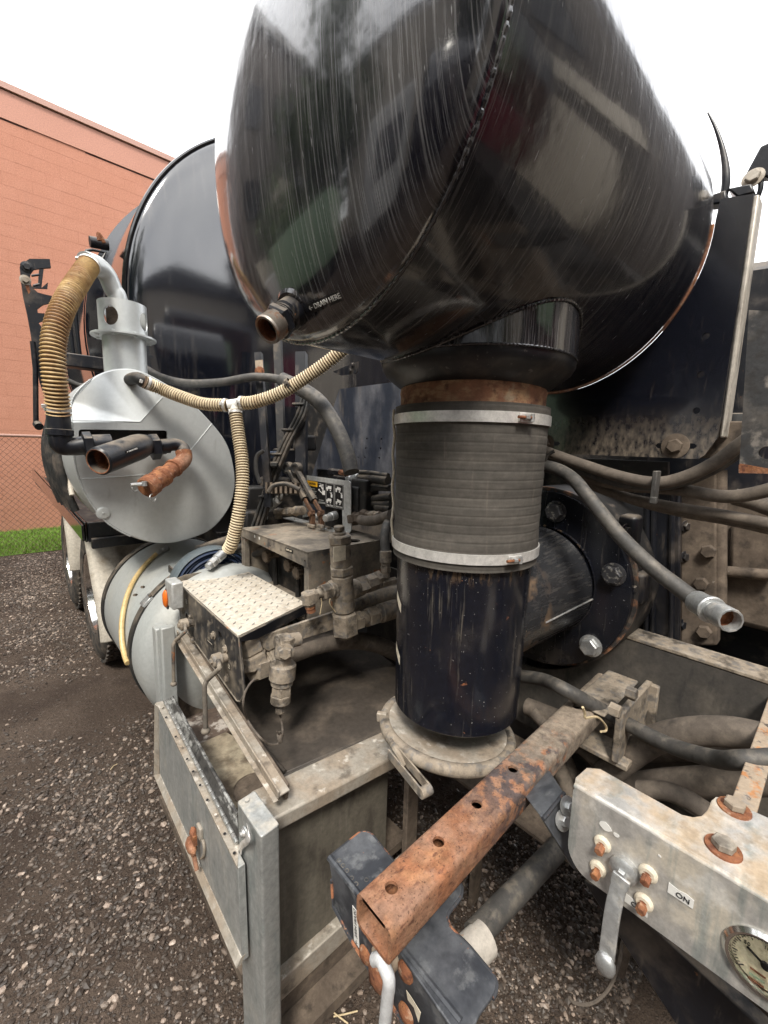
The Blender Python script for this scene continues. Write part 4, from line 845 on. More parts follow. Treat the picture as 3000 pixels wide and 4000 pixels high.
b = MB(); nd = sx.cross(V((0, 0, 1))).normalized(); up_ = (V((0, 0, 1))-sx*sx.z).normalized(); fn = (-nd*.75+up_*.2).normalized() if (-nd).dot(-fwd) > 0 else (nd*.75+up_*.2).normalized()
lb0 = sa+sx*SL*.42+fn*.0505; b.slab([lb0-sx*.035-up_*.006, lb0+sx*.035-up_*.006, lb0+sx*.035+up_*.006, lb0-sx*.035+up_*.006], fn*.0006); part('strainer_label', b, m_signblk, parent=stn)
text('← DRAIN HERE', lb0+fn*.0008, sx, fn.cross(sx), .0085, m_white, stn)
b = MB(); b.tube(spline([at(*c1(x, y), Y=yy) for x, y, yy in ((960, 1272, 1.93), (1030, 1262, 1.93), (1075, 1280, 1.92), (1085, 1310, 1.9))], 7), .026, 18); part('small_elbow', b, m_black, 'small black elbow beside the strainer')
b = MB(); b.tube(spline([at(*c1(x, y), Y=yy) for x, y, yy in ((1080, 1300, 1.9), (1085, 1340, 1.89), (1060, 1375, 1.87), (1010, 1410, 1.84), (960, 1450, 1.81))], 7), .0315, 20)
cx0 = at(*c1(1030, 1395), Y=1.85); cx1 = at(*c1(960, 1450), Y=1.81); b.lathe(cx0, cx1-cx0, [(0, .032), (.002, .037), (.012, .037), (.014, .032)], 24); rel = part('rusty_camlock_elbow', b, m_rust, 'rusty elbow ending in a camlock coupling')
k0 = at(*c1(970, 1440), Y=1.81); k1 = at(*c1(860, 1520), Y=1.75); b = MB(); b.fitting(k0, k1, [(0, .25, .040, 24), (.25, .62, .037, 24), (.62, 1, .041, 24)]); part('camlock_body', b, m_rust, parent=rel)
kd = (k1-k0).normalized()
b = MB(); b.tube(spline([at(*c1(x, y), Y=1.74) for x, y in ((850, 1490), (820, 1495), (770, 1500))], 3), .007, 8); b.cyl(at(*c1(850, 1478), Y=1.73), at(*c1(852, 1505), Y=1.73), .009); part('camlock_lever', b, m_zinc, parent=rel)
b = MB(); b.torus(at(*c1(795, 1520), Y=1.74), (.3, -1, .1), .010, .0016, 20, 6); b.torus(at(*c1(900, 1575), Y=1.74), (.6, -1, .1), .014, .002, 20, 6); part('camlock_ring', b, m_zinc, parent=rel)
# ------------------------------------------------ tan drain hoses with white tee
def DP(x, y, d): return at(x, y, D=d)
g0 = at(*c1(765, 885), Y=2.04)
b = MB(); b.lathe(g0+V((0, .012, 0)), (0, -1, 0), [(0, .033), (.010, .033), (.012, .028)], 28); b.tube(spline([g0, g0+V((0, -.035, .003)), at(*c1(815, 872), Y=1.93), at(*c1(850, 895), Y=1.92)], 6), .024, 18); part('drum_elbow', b, m_rubber, 'grey black elbow at the top of the drum face')
ha = [at(*c1(850, 893), Y=1.90)]+[DP(*c1(x, y), d) for x, y, d in ((950, 935, 1.70), (1080, 985, 1.70), (1200, 1022, 1.69), (1340, 1030, 1.68))]
tee = DP(*c1(1383, 1025), 1.685)
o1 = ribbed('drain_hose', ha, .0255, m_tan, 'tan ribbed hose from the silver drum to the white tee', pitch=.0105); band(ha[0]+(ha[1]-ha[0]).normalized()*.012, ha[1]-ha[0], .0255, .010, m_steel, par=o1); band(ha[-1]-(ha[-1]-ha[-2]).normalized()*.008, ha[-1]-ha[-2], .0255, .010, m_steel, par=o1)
hb2 = [DP(*c1(1415, 1018), 1.68), DP(*c3(200, 560), 1.67), DP(*c3(400, 490), 1.66), DP(*c3(600, 370), 1.64), DP(*c3(760, 260), 1.62), DP(*c3(900, 150), 1.60), DP(*c3(1060, 20), 1.58)]
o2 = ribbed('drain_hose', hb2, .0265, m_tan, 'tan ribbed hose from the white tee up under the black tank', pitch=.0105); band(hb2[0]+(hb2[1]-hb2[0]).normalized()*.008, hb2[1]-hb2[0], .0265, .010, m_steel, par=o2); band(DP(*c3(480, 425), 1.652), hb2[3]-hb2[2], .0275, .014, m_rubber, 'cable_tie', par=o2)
hc = [DP(*c1(1386, 1062), 1.685), DP(*c1(1405, 1200), 1.68), DP(*c1(1425, 1350), 1.67), DP(*c1(1428, 1500), 1.66), DP(*c1(1405, 1680), 1.66), DP(*c1(1370, 1830), 1.68), DP(*c1(1345, 1880), 1.70)]
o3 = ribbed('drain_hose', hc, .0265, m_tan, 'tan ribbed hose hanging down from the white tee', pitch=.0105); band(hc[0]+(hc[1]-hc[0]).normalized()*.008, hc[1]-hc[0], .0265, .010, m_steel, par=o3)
b = MB(); b.tube([ha[-1], tee, hb2[0]], .021, 20); b.tube([tee, hc[0]], .021, 20); part('white_tee', b, m_white, 'white plastic tee joining three tan hoses')
# ------------------------------------------------ grey receiver tank with straps
GX, GZ, GR = .69, .775, .352
b = MB(); b.lathe((GX, 1.78, GZ), (0, 1, 0), [(-.13, .0001), (-.125, .10), (-.105, .2), (-.07, .29), (-.03, .338), (0, GR), (.74, GR), (.76, .3), (.78, .0001)], 96, capends=False); gt = part('receiver_tank', b, m_greytank, 'grey round receiver tank with black straps')
for yy, wd in ((1.90, .045), (2.50, .05)):
    b = MB(); b.lathe((GX, yy, GZ), (0, 1, 0), [(-wd/2, GR), (-wd/2, GR+.008), (wd/2, GR+.008), (wd/2, GR)], 96, capends=False); part('tank_strap', b, m_rubber, 'black rubber strap round the grey tank', parent=gt)
b = MB(); q = at(*c17(1040, 965), Y=1.9); b.box(q+V((-.004, 0, .004)), (.012, .05, .05), (V((-.7, 0, .7)).normalized(), V((0, 1, 0)), V((.7, 0, .7)).normalized())); part('strap_buckle', b, m_zinc, parent=gt, bevel=.002)
for x, y in ((1100, 920), (1020, 830), (940, 915)):
    b = MB(); q = at(*c17(x, y), Y=1.9); b.cyl(q+V((-.02, -.03, .02)), q+V((.0, .03, 0)), .005, n=8); part('strap_stud', b, m_brown, parent=gt)
b = MB(); ys = ((1185, 535), (1060, 620), (930, 760), (830, 900), (760, 1060), (725, 1240), (735, 1420), (770, 1560), (800, 1640))
pts = []
for i, (x, y) in enumerate(ys):
    yv = 2.25-.045*i; p = at(*c17(x, y), Y=yv); d = V((p.x-GX, 0, p.z-GZ)); d = d.normalized()*(GR+.014); pts.append(V((GX+d.x, yv, GZ+d.z)))
b.tube(spline(pts, 6), .0105, 12); part('vinyl_tube', b, m_yelhose, 'yellowed vinyl tube curving over the grey tank')
b = MB(); q = pts[0]; b.fitting(q, q+V((.06, .02, .02)), [(0, .5, .012, 6), (.5, 1, .015, 12)]); part('brass_barb', b, m_zinc)
# ------------------------------------------------ wheels, fenders, deck rail
WC = [(3.72, .52), (5.08, .52)]
def wheel(cy, x0):
    o_ = V((x0, cy, .52))
    b = MB(); b.lathe(o_, (1, 0, 0), [(.03, .29), (.0, .31), (-.008, .38), (.005, .46), (.03, .50), (.05, .508), (.21, .508), (.235, .50), (.26, .46), (.27, .38), (.26, .31), (.23, .29)], 72, capends=False); ty = part('tyre', b, m_tyre, 'dusty truck tyre with blocky tread')
    b = MB(); n_ = 56
    for k in range(n_):
        for j in range(5):
            a = 2*PI*(k+(.5 if j % 2 else 0))/n_; rr = .513; c = o_+V((.044+j*.043, rr*math.cos(a), rr*math.sin(a)))
            tn = V((0, -math.sin(a), math.cos(a))); nr = V((0, math.cos(a), math.sin(a))); L_ = 2*PI*rr/n_
            h6 = [c+V((1, 0, 0))*ux*.0185+tn*uy*L_*.46-nr*.008 for ux, uy in ((-1, -.55), (0, -1), (1, -.55), (1, .55), (0, 1), (-1, .55))]
            b.slab(h6, nr*.018)
    tag(part('tread_blocks', b, m_tyre, parent=ty), kind='stuff')
    b = MB(); b.lathe(o_, (1, 0, 0), [(.03, .292), (.004, .300), (.012, .275), (.05, .262), (.06, .20), (.11, .18), (.11, .12), (.05, .10), (.05, .0001)], 64, capends=False); rm = part('rim', b, m_chrome, 'polished wheel rim', parent=ty)
    for k in range(10):
        a = 2*PI*k/10; bolt(ty, o_+V((.105, .15*math.cos(a), .15*math.sin(a))), (-1, 0, 0), .016, m_chrome, h=1.4, name='wheel_nut')
for cy, cz in WC: wheel(cy, .425)
b = MB(); b.lathe((.75, 3.72, .52), (1, 0, 0), [(0, .3), (.02, .49), (.22, .49), (.26, .3)], 48); b.lathe((.75, 5.08, .52), (1, 0, 0), [(0, .3), (.02, .49), (.22, .49), (.26, .3)], 48); part('inner_tyres', b, m_tyre)
def fender(pr, x0, x1, name, lab):
    b = MB(); nx = 24; b.v = []
    pts = spline([V((0, y, z)) for y, z in pr], 8)
    xsn = [x0+(x1-x0)*i/nx for i in range(nx+1)]
    for i, p in enumerate(pts):
        tq = (pts[min(i+1, len(pts)-1)]-pts[max(i-1, 0)]).normalized(); nn = V((0, -tq.z, tq.y))
        for j, x in enumerate(xsn):
            t = j/nx; rd = .014*(1 if .20 < t < .30 or .62 < t < .74 else 0)-(.03*(1-t/.06) if t < .06 else 0)
            b.v.append(V((x, p.y, p.z))+nn*rd)
    b.ring_faces(0, len(pts), nx+1, wrap=False)
    o = part(name, b, m_fender, lab, ang=60); s = o.modifiers.new('solid', 'SOLIDIFY'); s.thickness = .008; return o
fender([(2.992, .405), (3.005, .48), (3.044, .586), (3.115, .69), (3.204, .786), (3.31, .955), (3.44, 1.07), (3.60, 1.10), (4.0, 1.09)], .38, 1.0, 'mudguard', 'dusty cream mudguard over the near wheel')
fender([(4.46, .52), (4.46, .62), (4.50, .80), (4.58, .95), (4.72, 1.07), (5.1, 1.09)], .38, 1.0, 'mudguard', 'dusty cream mudguard over the far wheel')
b = MB(); q = [V((.30, 2.62, 1.13)), V((.30, 2.62, 1.235)), V((.30, 6.6, 1.31)), V((.30, 6.6, 1.17))]; b.slab(q, (.012, 0, 0)); b.slab([V((.285, 2.6, 1.14)), V((.285, 2.6, 1.225)), V((.285, 6.6, 1.30)), V((.285, 6.6, 1.18))], (.013, 0, 0)); dr = part('deck_rail', b, m_gloss2, 'gloss black side rail mirroring the brick-red wall', bevel=.004)
b = MB(); b.bb(.312, .95, 2.60, 2.66, 1.13, 1.235); b.bb(.32, .62, 2.57, 2.60, 1.10, 1.155); part('deck_end', b, m_black, 'rusty black end of the deck frame', bevel=.006)
b = MB(); b.bb(.95, 1.9, 2.55, 7, .62, 1.12); b.bb(.32, .95, 2.8, 7, 1.10, 1.17); part('deck_frame', b, m_dark, 'dark chassis deck under the rear tank', bevel=.006)
# ribbed black fuel hose stack seen left of the drum
for k in range(5):
    b = MB(); b.tube(spline([at(x+k*14, y+k*9, Y=2.55-.03*k) for x, y in ((195, 1640), (178, 1720), (182, 1800), (205, 1880), (240, 1960))], 6), .016, 10); part('black_hose', b, m_rubber)
b = MB(); b.tube([at(*c1(385, 1300), Y=2.45), at(*c1(400, 1430), Y=2.45), at(*c1(425, 1560), Y=2.4)], .011, 10); part('wooden_stick', b, m_tread, 'pale wooden handle behind the silver drum')
# ------------------------------------------------ galvanised toolbox
def A3(p, **k): return at(p[0], p[1], **k)
pf = at(925, 3121, X=.36); pn = at(1019, 3280, X=.36)
TBZ = .80
b = MB(); b.slab(rounded([V((.36, pn.y, 0)), V((.408, pn.y+.004, 0)), V((.408, pf.y+.004, 0)), V((.36, pf.y, 0))], .007, 3), (0, 0, TBZ-.06)); b.v = [p+V((0, 0, .06)) for p in b.v]
tbp = part('toolbox_post', b, m_galv, 'galvanised corner post of the toolbox', bevel=.003)
bolt(tbp, at(*c21(950, 1245), Z=TBZ), (0, 0, 1), .006, m_galv, name='rivet', washer=0, sides=12)
w0 = at(*c21(935, 1560), X=.358); b = MB(); b.lathe(w0, (-1, 0, 0), [(0, .014), (.004, .014), (.005, .010), (.009, .008)], 20); b.cyl(w0, w0+V((-.014, 0, 0)), .006, n=12); part('post_washer', b, m_zinc, parent=tbp)
b = MB(); sp_ = spline([at(*c21(x, y), X=xx) for x, y, xx in ((960, 1500, .352), (975, 1580, .340), (940, 1660, .334), (890, 1700, .345), (875, 1770, .352))], 5); b.v = []
for q in sp_: b.v += [q+V((0, .006, .004)), q-V((0, .006, .004))]
b.ring_faces(0, len(sp_), 2, wrap=False); o = part('door_strap', b, m_steel, parent=tbp); o.modifiers.new('s', 'SOLIDIFY').thickness = .002
# door panel and its pale pressed edges
DT = [at(611, 2748, X=.345), at(929, 3392, X=.335)]; DB = [at(617, 3019, X=.345), at(945, 3760, X=.335)]
b = MB()
a_, b_, c_, d_ = DT[0], DT[1]+(DT[1]-DT[0])*.06, DB[1]+(DB[1]-DB[0])*.06, DB[0]
b_ = DT[1]; c_ = DB[1]; b.slab([a_, b_, c_, d_], (.018, 0, 0)); door = part('toolbox_door', b, m_galv, 'galvanised drop door on the side of the toolbox', bevel=.002)
b = MB(); e = .010; b.slab([d_+V((-.014, 0, -.004)), c_+V((-.014, 0, -.004)), c_+V((-.002, 0, .016)), d_+V((-.002, 0, .016))], (.012, 0, 0)); b.slab([a_+V((-.006, .001, 0)), d_+V((-.014, .001, -.004)), d_+V((-.002, -.03, .016)), a_+V((-.001, -.03, 0))], (.008, .004, 0)); part('door_edge', b, m_galvd, 'dusty pressed edge of the toolbox door', parent=door)
# hinge leaf strip on top
li = [at(635, 2738, Z=DT[0].z+.004), at(929, 3296, Z=DT[1].z+.004)]
b = MB(); ext = (DT[1]-DT[0])*0.0; b.slab([DT[0]+V((-.001, 0, .004)), DT[1]+ext+V((-.001, 0, .004)), V((max(li[1].x, .362), li[1].y, li[1].z))+ext, li[0]], (0, 0, -.006)); leaf = part('hinge_leaf', b, m_galvd, 'pale drilled hinge leaf along the door top', parent=door)
for x, y in ((127, 393), (225, 590), (340, 818), (403, 944), (473, 1083), (546, 1233), (722, 1577), (820, 1773)):
    p = at(*c21(x, y), Z=DT[0].z+.006+(DT[1].z-DT[0].z)*((y-250)/1680.)); q = MB(); q.lathe(p, (0, 0, 1), [(-.001, .0035), (.0006, .0035)], 10); part('screw_hole', q, m_ink, parent=door)
for x, y in ((92, 300), (283, 700), (630, 1395)):
    bolt(door, at(*c21(x, y), Z=DT[0].z+.005+(DT[1].z-DT[0].z)*((y-250)/1680.)), (0, 0, 1), .004, m_galvd, name='rivet', washer=0, sides=12)
hz0 = at(*c21(110, 225), Z=DT[0].z+.010); hz1 = at(*c21(850, 1680), Z=DT[1].z+.012)
hd = (hz1-hz0).normalized(); HL = (hz1-hz0).length; b = MB(); n_ = 22
for k in range(n_): b.lathe(hz0+hd*(HL*k/n_), hd, [(0, .0050), (.001, .0058), (HL/n_*.90, .0058), (HL/n_*.93, .0050)], 10)
part('piano_hinge', b, m_hing, 'long piano hinge with knuckles', parent=door)
i0 = at(*c21(190, 190), Z=DT[0].z+.03); i1 = at(*c21(848, 1385), Z=DT[1].z+.05)
b = MB(); b.slab([hz0+V((.004, 0, .002)), hz1+V((.004, 0, .002)), i1, i0], (.0, 0, -.008)); part('door_seal', b, m_seal, 'worn black rubber seal beside the hinge', parent=door)
b = MB(); b.tube([i0, i1], .005, 6); part('seal_lip', b, m_seal, parent=door)
# rusty latch on the door
lq = at(*c21(400, 1640), X=.33); b = MB()
def lump(c, rx, ry, rz_, sub=2, jit=.16):
    bm = bmesh.new(); bmesh.ops.create_icosphere(bm, subdivisions=sub, radius=1); m_ = MB(); m_.v = [V((v.co.x*rx*(1+random.uniform(-jit, jit)), v.co.y*ry*(1+random.uniform(-jit, jit)), v.co.z*rz_*(1+random.uniform(-jit, jit))))+V(c) for v in bm.verts]; m_.f = [tuple(v.index for v in f.verts) for f in bm.faces]; bm.free(); return m_
ltc = lump(at(*c21(380, 1700), X=.318), .013, .030, .017, 3, .14); ltc.add(lump(at(*c21(405, 1580), X=.325), .010, .014, .020, 3, .14)); ltc.box(at(*c21(380, 1730), X=.316), (.012, .044, .012)); ltc.box(at(*c21(415, 1640), X=.324), (.010, .016, .03)); ltc.tube(spline([at(*c21(x, y), X=.32) for x, y in ((400, 1760), (420, 1850), (440, 1950))], 4), .006, 8)
lt = part('rusty_latch', ltc, m_rust, 'lump of rusted latch on the toolbox door', ang=60)
b = MB(); b.box(at(*c21(470, 1560), X=.334), (.010, .030, .04)); part('latch_plate', b, m_galvd, parent=lt, bevel=.003)
b = MB(); b.tube(spline([at(*c21(x, y), X=.333) for x, y in ((500, 1640), (515, 1720), (510, 1800), (485, 1830))], 4), .004, 8); part('latch_loop', b, m_galvd, parent=lt)
# near end beam and walls
y0 = pn.y+.02
bt = [at(1060, 3196, Z=.725), at(1545, 2958, Z=.70), at(1545, 2838, Z=.70), at(1095, 3026, Z=.725)]
yb = sum(p.y for p in bt[:2])/2
b = MB(); b.slab([bt[0]+V((-.05, 0, 0)), bt[1]+V((.06, -.002, 0)), bt[2]+V((.06, 0, 0)), bt[3]+V((-.09, .0, 0))], (0, 0, -.045)); part('toolbox_end_beam', b, m_galvd, 'dust streaked galvanised beam across the toolbox end', bevel=.006)
yw = bt[0].y+.035
b = MB(); b.bb(.41, bt[1].x+.03, yw, yw+.012, .20, .678); b.bb(.41, .425, yw-.02, yw, .16, .678); ew = part('toolbox_end_wall', b, m_grimw, 'grimy end wall of the toolbox', bevel=.003)
b = MB(); b.bb(.405, 1.15, yw-.03, yw+.02, .13, .20); part('toolbox_bottom_rail', b, m_galvd, bevel=.004)
b = MB(); b.bb(.40, 1.2, yw-.018, yw-.006, -.0+.03, .13); b.bb(.40, 1.25, yw-.09, yw-.02, .02, .06); part('toolbox_skirt', b, m_brown, 'dark skirt below the toolbox end')
# interior: shelf with knockout, salty floor, red box, back wall
sh = [at(*c4(300, 1500), Z=.58), at(*c4(470, 1425), Z=.58), at(*c4(800, 1790), Z=.58)+V((.1, -.05, 0)), at(*c4(480, 1830), Z=.58)+V((-.02, -.06, 0)), ]
kc = at(*c4(650, 1790), Z=.58); 
b = MB(); b.slab(sh, (0, 0, -.01)); shelf = part('toolbox_shelf', b, m_stain, 'stained tan shelf inside the toolbox')
b = MB(); b.torus(kc+V((0, 0, .002)), (0, 0, 1), .062, .0022, 40, 6); part('knockout_ring', b, m_brown, parent=shelf); b = MB(); b.lathe(kc, (0, 0, 1), [(-.001, .06), (.0015, .06)], 40); part('knockout_disc', b, m_brown, 'round knockout in the shelf', parent=shelf)
fl_ = [at(*c4(180, 1290), Z=.54), at(*c4(300, 1500), Z=.54), at(*c4(470, 1425), Z=.54)+V((.05, 0, 0)), at(*c4(240, 1150), Z=.54)+V((.08, .05, 0))]
b = MB(); b.slab(fl_, (0, 0, -.01)); part('toolbox_floor', b, m_salt, 'salt stained floor of the toolbox')
b = MB(); b.box(at(*c4(190, 1110), Z=.60)+V((.03, .07, .03)), (.16, .22, .20)); part('red_box', b, m_red, 'dirty pink-red box inside the toolbox', bevel=.02)
b = MB(); b.bb(.42, .98, 1.70, 1.72, .25, .82); b.bb(.66, .68, 1.0, 1.7, .3, .68); b.bb(.37, 1.0, yw+.02, 1.7, .22, .25); part('toolbox_inner_walls', b, m_brown)
# grey painted far frame
b = MB(); f0 = at(625, 2440, X=.40); f1 = at(640, 2740, X=.40); b.bb(.38, .43, f1.y-.02, f1.y+.03, f1.z-.05, f0.z-.01); b.bb(.392, .44, f1.y-.05, f1.y-.02, f1.z-.02, f0.z); part('toolbox_far_post', b, m_greytank, 'grey painted rear post of the toolbox', bevel=.005)
# inner channel rail from far to near
cf = at(640, 2380, X=.47); cn = at(1062, 3050, X=.46)
cd = (cn-cf).normalized(); cs = cd.cross(V((0, 0, 1))).normalized(); cu_ = cs.cross(cd)
if cs.x < 0: cs = -cs
CL = (cn-cf).length
b = MB(); mid = cf.lerp(cn, .5); b.box(mid+cs*.016-V((0, 0, .012))-cd*.03, (CL+.14, .028, .005), (cd, cs, cu_)); b.box(mid-cs*.001+V((0, 0, -.008))-cd*.03, (CL+.14, .005, .022), (cd, cs, cu_)); b.box(mid-cs*.009+V((0, 0, -.022))-cd*.03, (CL+.14, .013, .004), (cd, cs, cu_)); part('toolbox_rail', b, m_galvd, 'pale channel rail along the toolbox top', bevel=.0012)
b = MB(); b.box(mid+cs*.034-V((0, 0, .036)), (CL+.04, .010, .05), (cd, cs, cu_)); part('rail_inner_lip', b, m_brown, bevel=.003)
# dark deck sheet
dk = [at(1113, 3019, Z=.69), at(1545, 2844, Z=.69)+V((.25, -.02, 0)), V((1.32, 1.75, .69)), V((.56, 1.75, .69))]
b = MB(); b.slab(dk, (0, 0, -.02)); dks = part('deck_sheet', b, m_deckm, 'dark dusty deck sheet below the valves', bevel=.004)
b = MB(); b.tube([dk[0]+V((-.03, -.012, .004)), dk[1]+V((0, -.012, .004))], .006, 6); b.tube([dk[0]+V((0, 0, .004)), dk[3]+V((0, 0, .004))], .006, 6); part('deck_seam', b, m_deckm, parent=dks)
# ------------------------------------------------ diamond plate step box
PZ = 1.093
P = [V((.497, 1.785, PZ)), V((.785, 1.785, PZ)), V((.779, 1.262, PZ)), V((.483, 1.155, PZ))]
b = MB(); b.slab(P, (0, 0, -.006)); dp = part('tread_plate', b, m_tread, 'dusty beige diamond tread plate step')
b = MB()
for i in range(30):
    for j in range(14):
        x = .50+(j+.5)*.0215; y = 1.775-(i+.5)*.0215
        if (i+j) % 2: continue
        if y < 1.155+(x-.483)*.361+.022 or x > .775: continue
        alt = (j//1+i) % 4 < 2
        d = V((1, 1, 0)).normalized() if (j % 2 == 0) else V((1, -1, 0)).normalized(); n_ = V((-d.y, d.x, 0)); c = V((x, y, PZ))
        L_, W_ = .0135, .0042
        k = len(b.v); b.v += [c-d*L_, c+n_*W_, c+d*L_, c-n_*W_, c-d*L_*.5+V((0, 0, .0022)), c+d*L_*.5+V((0, 0, .0022))]
        for f in ((0, 4, 1), (1, 4, 5), (1, 5, 2), (2, 5, 3), (3, 5, 4), (3, 4, 0)): b.f.append(tuple(k+q for q in f))
tag(part('tread_lugs', b, m_lug, parent=dp, ang=20), kind='stuff')
for x, y in ((305, 430), (575, 375)): bolt(dp, at(*c4(x, y), Z=PZ), (0, 0, 1), .011, m_beige, washer=1.4)
b = MB(); b.slab([V((.490, 1.787, PZ-.01)), V((.497, 1.787, PZ+.012)), V((.53, 1.787, PZ+.022)), V((.74, 1.787, PZ+.022)), V((.785, 1.787, PZ+.008)), V((.785, 1.787, PZ-.01))], (0, .006, 0)); part('step_lip', b, m_cab, 'rusty black back lip of the step', parent=dp)
n1 = [V((.483, 1.150, PZ-.002)), V((.779, 1.257, PZ-.002)), V((.779, 1.257, PZ-.034)), V((.545, 1.173, PZ-.034)), V((.485, 1.150, PZ-.016))]
b = MB(); b.slab(n1, (.002, -.006, 0)); part('step_lip', b, m_black, 'black front lip of the step', parent=dp)
FX = .482
fp = [at(*c4(157, 462), X=FX), at(*c4(163, 690), X=FX), at(*c4(200, 745), X=FX), at(*c4(540, 1222), X=FX), at(*c4(562, 1228), X=FX), at(*c4(586, 1180), X=FX), at(*c4(552, 815), X=FX)]
hs = [rounded([at(*c4(x, y), X=FX) for x, y in ((418, 765), (440, 790), (442, 830), (420, 820))], .006), rounded([at(*c4(x, y), X=FX) for x, y in ((208, 650), (222, 665), (222, 690), (208, 680))], .004)]
fpn = part('valve_panel', holed(fp, hs, (.006, 0, 0)), m_vp, 'scuffed black valve panel under the tread plate')
b = MB(); b.tube(fp+[fp[0]], .0028, 6); part('panel_edge', b, m_cab, parent=fpn)
for x, y in ((190, 632), (243, 680), (255, 720), (255, 830), (390, 800), (466, 890), (478, 1078)): bolt(fpn, at(*c4(x, y), X=FX-.001), (-1, 0, 0), .0105, m_beige, washer=1.45)
for sx_, sy_, wd, hh_, rot in ((215, 580, .020, .022, 0), (490, 1000, .016, .020, 0), (365, 850, .06, .012, 0)):
    p = at(*c4(sx_, sy_), X=FX-.001); b = MB(); b.slab([p+V((0, -wd/2, -hh_/2)), p+V((0, wd/2, -hh_/2)), p+V((0, wd/2, hh_/2)), p+V((0, -wd/2, hh_/2))], (-.0006, 0, 0)); part('panel_sticker', b, m_signblk, parent=fpn)
    for k in range(3 if wd < .03 else 1):
        b = MB(); q = p+V((-.0008, 0, hh_*.28-k*hh_*.28)); b.box(q, (.0004, wd*.75, hh_*.1)); part('sticker_line', b, m_cream, parent=fpn)
def handle(piv, pts, r, lab):
    p = at(*c4(*piv), X=FX-.03); b = MB(); b.lathe(p+V((.03, 0, 0)), (-1, 0, 0), [(0, .014), (.018, .014), (.018, .021), (.042, .021), (.046, .016)], 20); o = part('valve_handle', b, m_beige, lab, bevel=.001)
    bolt(o, p+V((-.015, 0, 0)), (-1, 0, 0), .009, m_beige, washer=0)
    q = spline([at(*c4(x, y), X=FX-.04-.0*k) for k, (x, y) in enumerate(pts)], 3); q = [at(*c4(x, y), X=FX-.04) for x, y in pts]
    q = [at(*c4(x, y), X=(FX-.035, FX-.05, .41, .402, .398)[k]) for k, (x, y) in enumerate(pts)]; b = MB(); b.tube(resample(q, .004), r, 10); part('handle_rod', b, m_cab, parent=o); b = lump(q[-1]+V((0, 0, .004)), r*1.9, r*1.9, r*1.5, 2, .02); part('handle_knob', b, m_cab, parent=o, ang=60)
handle((198, 728), ((205, 735), (207, 775), (140, 835), (127, 865), (131, 1120)), .0062, 'dusty bent valve handle, farther of two')
handle((412, 958), ((420, 965), (428, 1015), (345, 1090), (330, 1125), (338, 1425)), .0072, 'dusty bent valve handle with ball end, nearer of two')
# amber marker lamp on its bracket
lb = at(*c4(105, 530), X=.425); b = MB(); b.bb(lb.x-.005, lb.x+.035, lb.y-.045, lb.y+.04, lb.z-.050, lb.z+.050); mk = part('marker_lamp_box', b, m_alum2, 'aluminium box of the amber marker lamp', bevel=.006)
lz = at(*c4(80, 562), X=.419); b = MB(); b.lathe(lz+V((.004, .0, 0)), (-1, 0, 0), [(0, .030), (.008, .029), (.014, .020), (.016, .0001)], 28, capends=False); b.v = [V((p.x, lz.y+(p.y-lz.y)*.62, lz.z+(p.z-lz.z)*1.15)) for p in b.v]; part('amber_lens', b, m_or, 'orange marker lens', parent=mk)
b = MB(); b.lathe(lz+V((.005, -.004, 0)), (-1, 0, 0), [(0, .036), (.004, .035)], 28); b.v = [V((p.x, lz.y+(p.y-lz.y)*.62, lz.z+(p.z-lz.z)*1.15)) for p in b.v]; part('lens_gasket', b, m_rubber, parent=mk)
b = MB(); s4 = [at(*c4(95, 345), X=.52), at(*c4(160, 405), X=.52), at(*c4(185, 450), X=.52), at(*c4(95, 450), X=.52)]; b.slab(s4, (.006, 0, 0)); part('hose_tray', b, m_black, 'black sheet tray behind the lamp')
# ------------------------------------------------ navy lay-flat hose coil (rests in the tray)
coil = empty('layflat_hose_coil', (.70, 1.92, .90)); tag(coil, 'coil of navy lay-flat hose with dusty grey outer wrap behind the tread plate', 'hose')
cc = V((.672, 1.88, 1.045)); turns = 7; R0 = .165
def spiral(t):   # t in turns
    a = -t*2*PI+PI*1.05; r_ = R0-.0135*t; return V((cc.x+r_*1.06*math.cos(a), cc.y, cc.z+r_*.93*math.sin(a)))
def lay(t0, t1, th, w0, w1):
    b = MB(); n_ = int((t1-t0)*44); b.v = []
    for i in range(n_+1):
        t = t0+(t1-t0)*i/n_; p = spiral(t); q = spiral(t+.004); tn = (q-p).normalized(); nr = V((tn.z, 0, -tn.x)); jy = .006*math.sin(t*3.1)
        for yy, kk in ((w0, 0), (w0+.006, 1), (w1-.006, 1), (w1, 0), (w1-.006, -1), (w0+.006, -1)): b.v.append(p+V((0, yy+jy, 0))+nr*th*kk)
    b.ring_faces(0, n_+1, 6); return b
def cpart(name, mb, mat, lab=None):
    o = obj(name, mb, mat, coil, 0, 50)
    if lab: o['label'] = lab
    return o
cpart('outer_wrap', lay(0, 1.0, .0048, -.060, .020), m_bluegr, 'dusty grey outer wrap of the hose coil'); cpart('inner_wraps', lay(1.0, turns, .0050, -.060, .020), m_blue, 'navy inner wraps of the hose coil')
b = MB(); h9 = spline([at(*c4(x, y), Y=yy) for x, y, yy in ((575, 225, 1.84), (500, 240, 1.82), (440, 275, 1.80))], 6); b.tube(h9, .0155, 14); part('jumper_hose', b, m_hose, 'short grey hose with zinc fitting over the coil')
q0, q1 = at(*c4(450, 268), Y=1.80), at(*c4(350, 358), Y=1.76); b = MB(); b.fitting(q0, q1, [(0, .45, .021, 20), (.45, .55, .018, 20), (.55, .8, .021, 6), (.8, 1.0, .016, 16)]); part('hose_fitting', b, m_zinc)
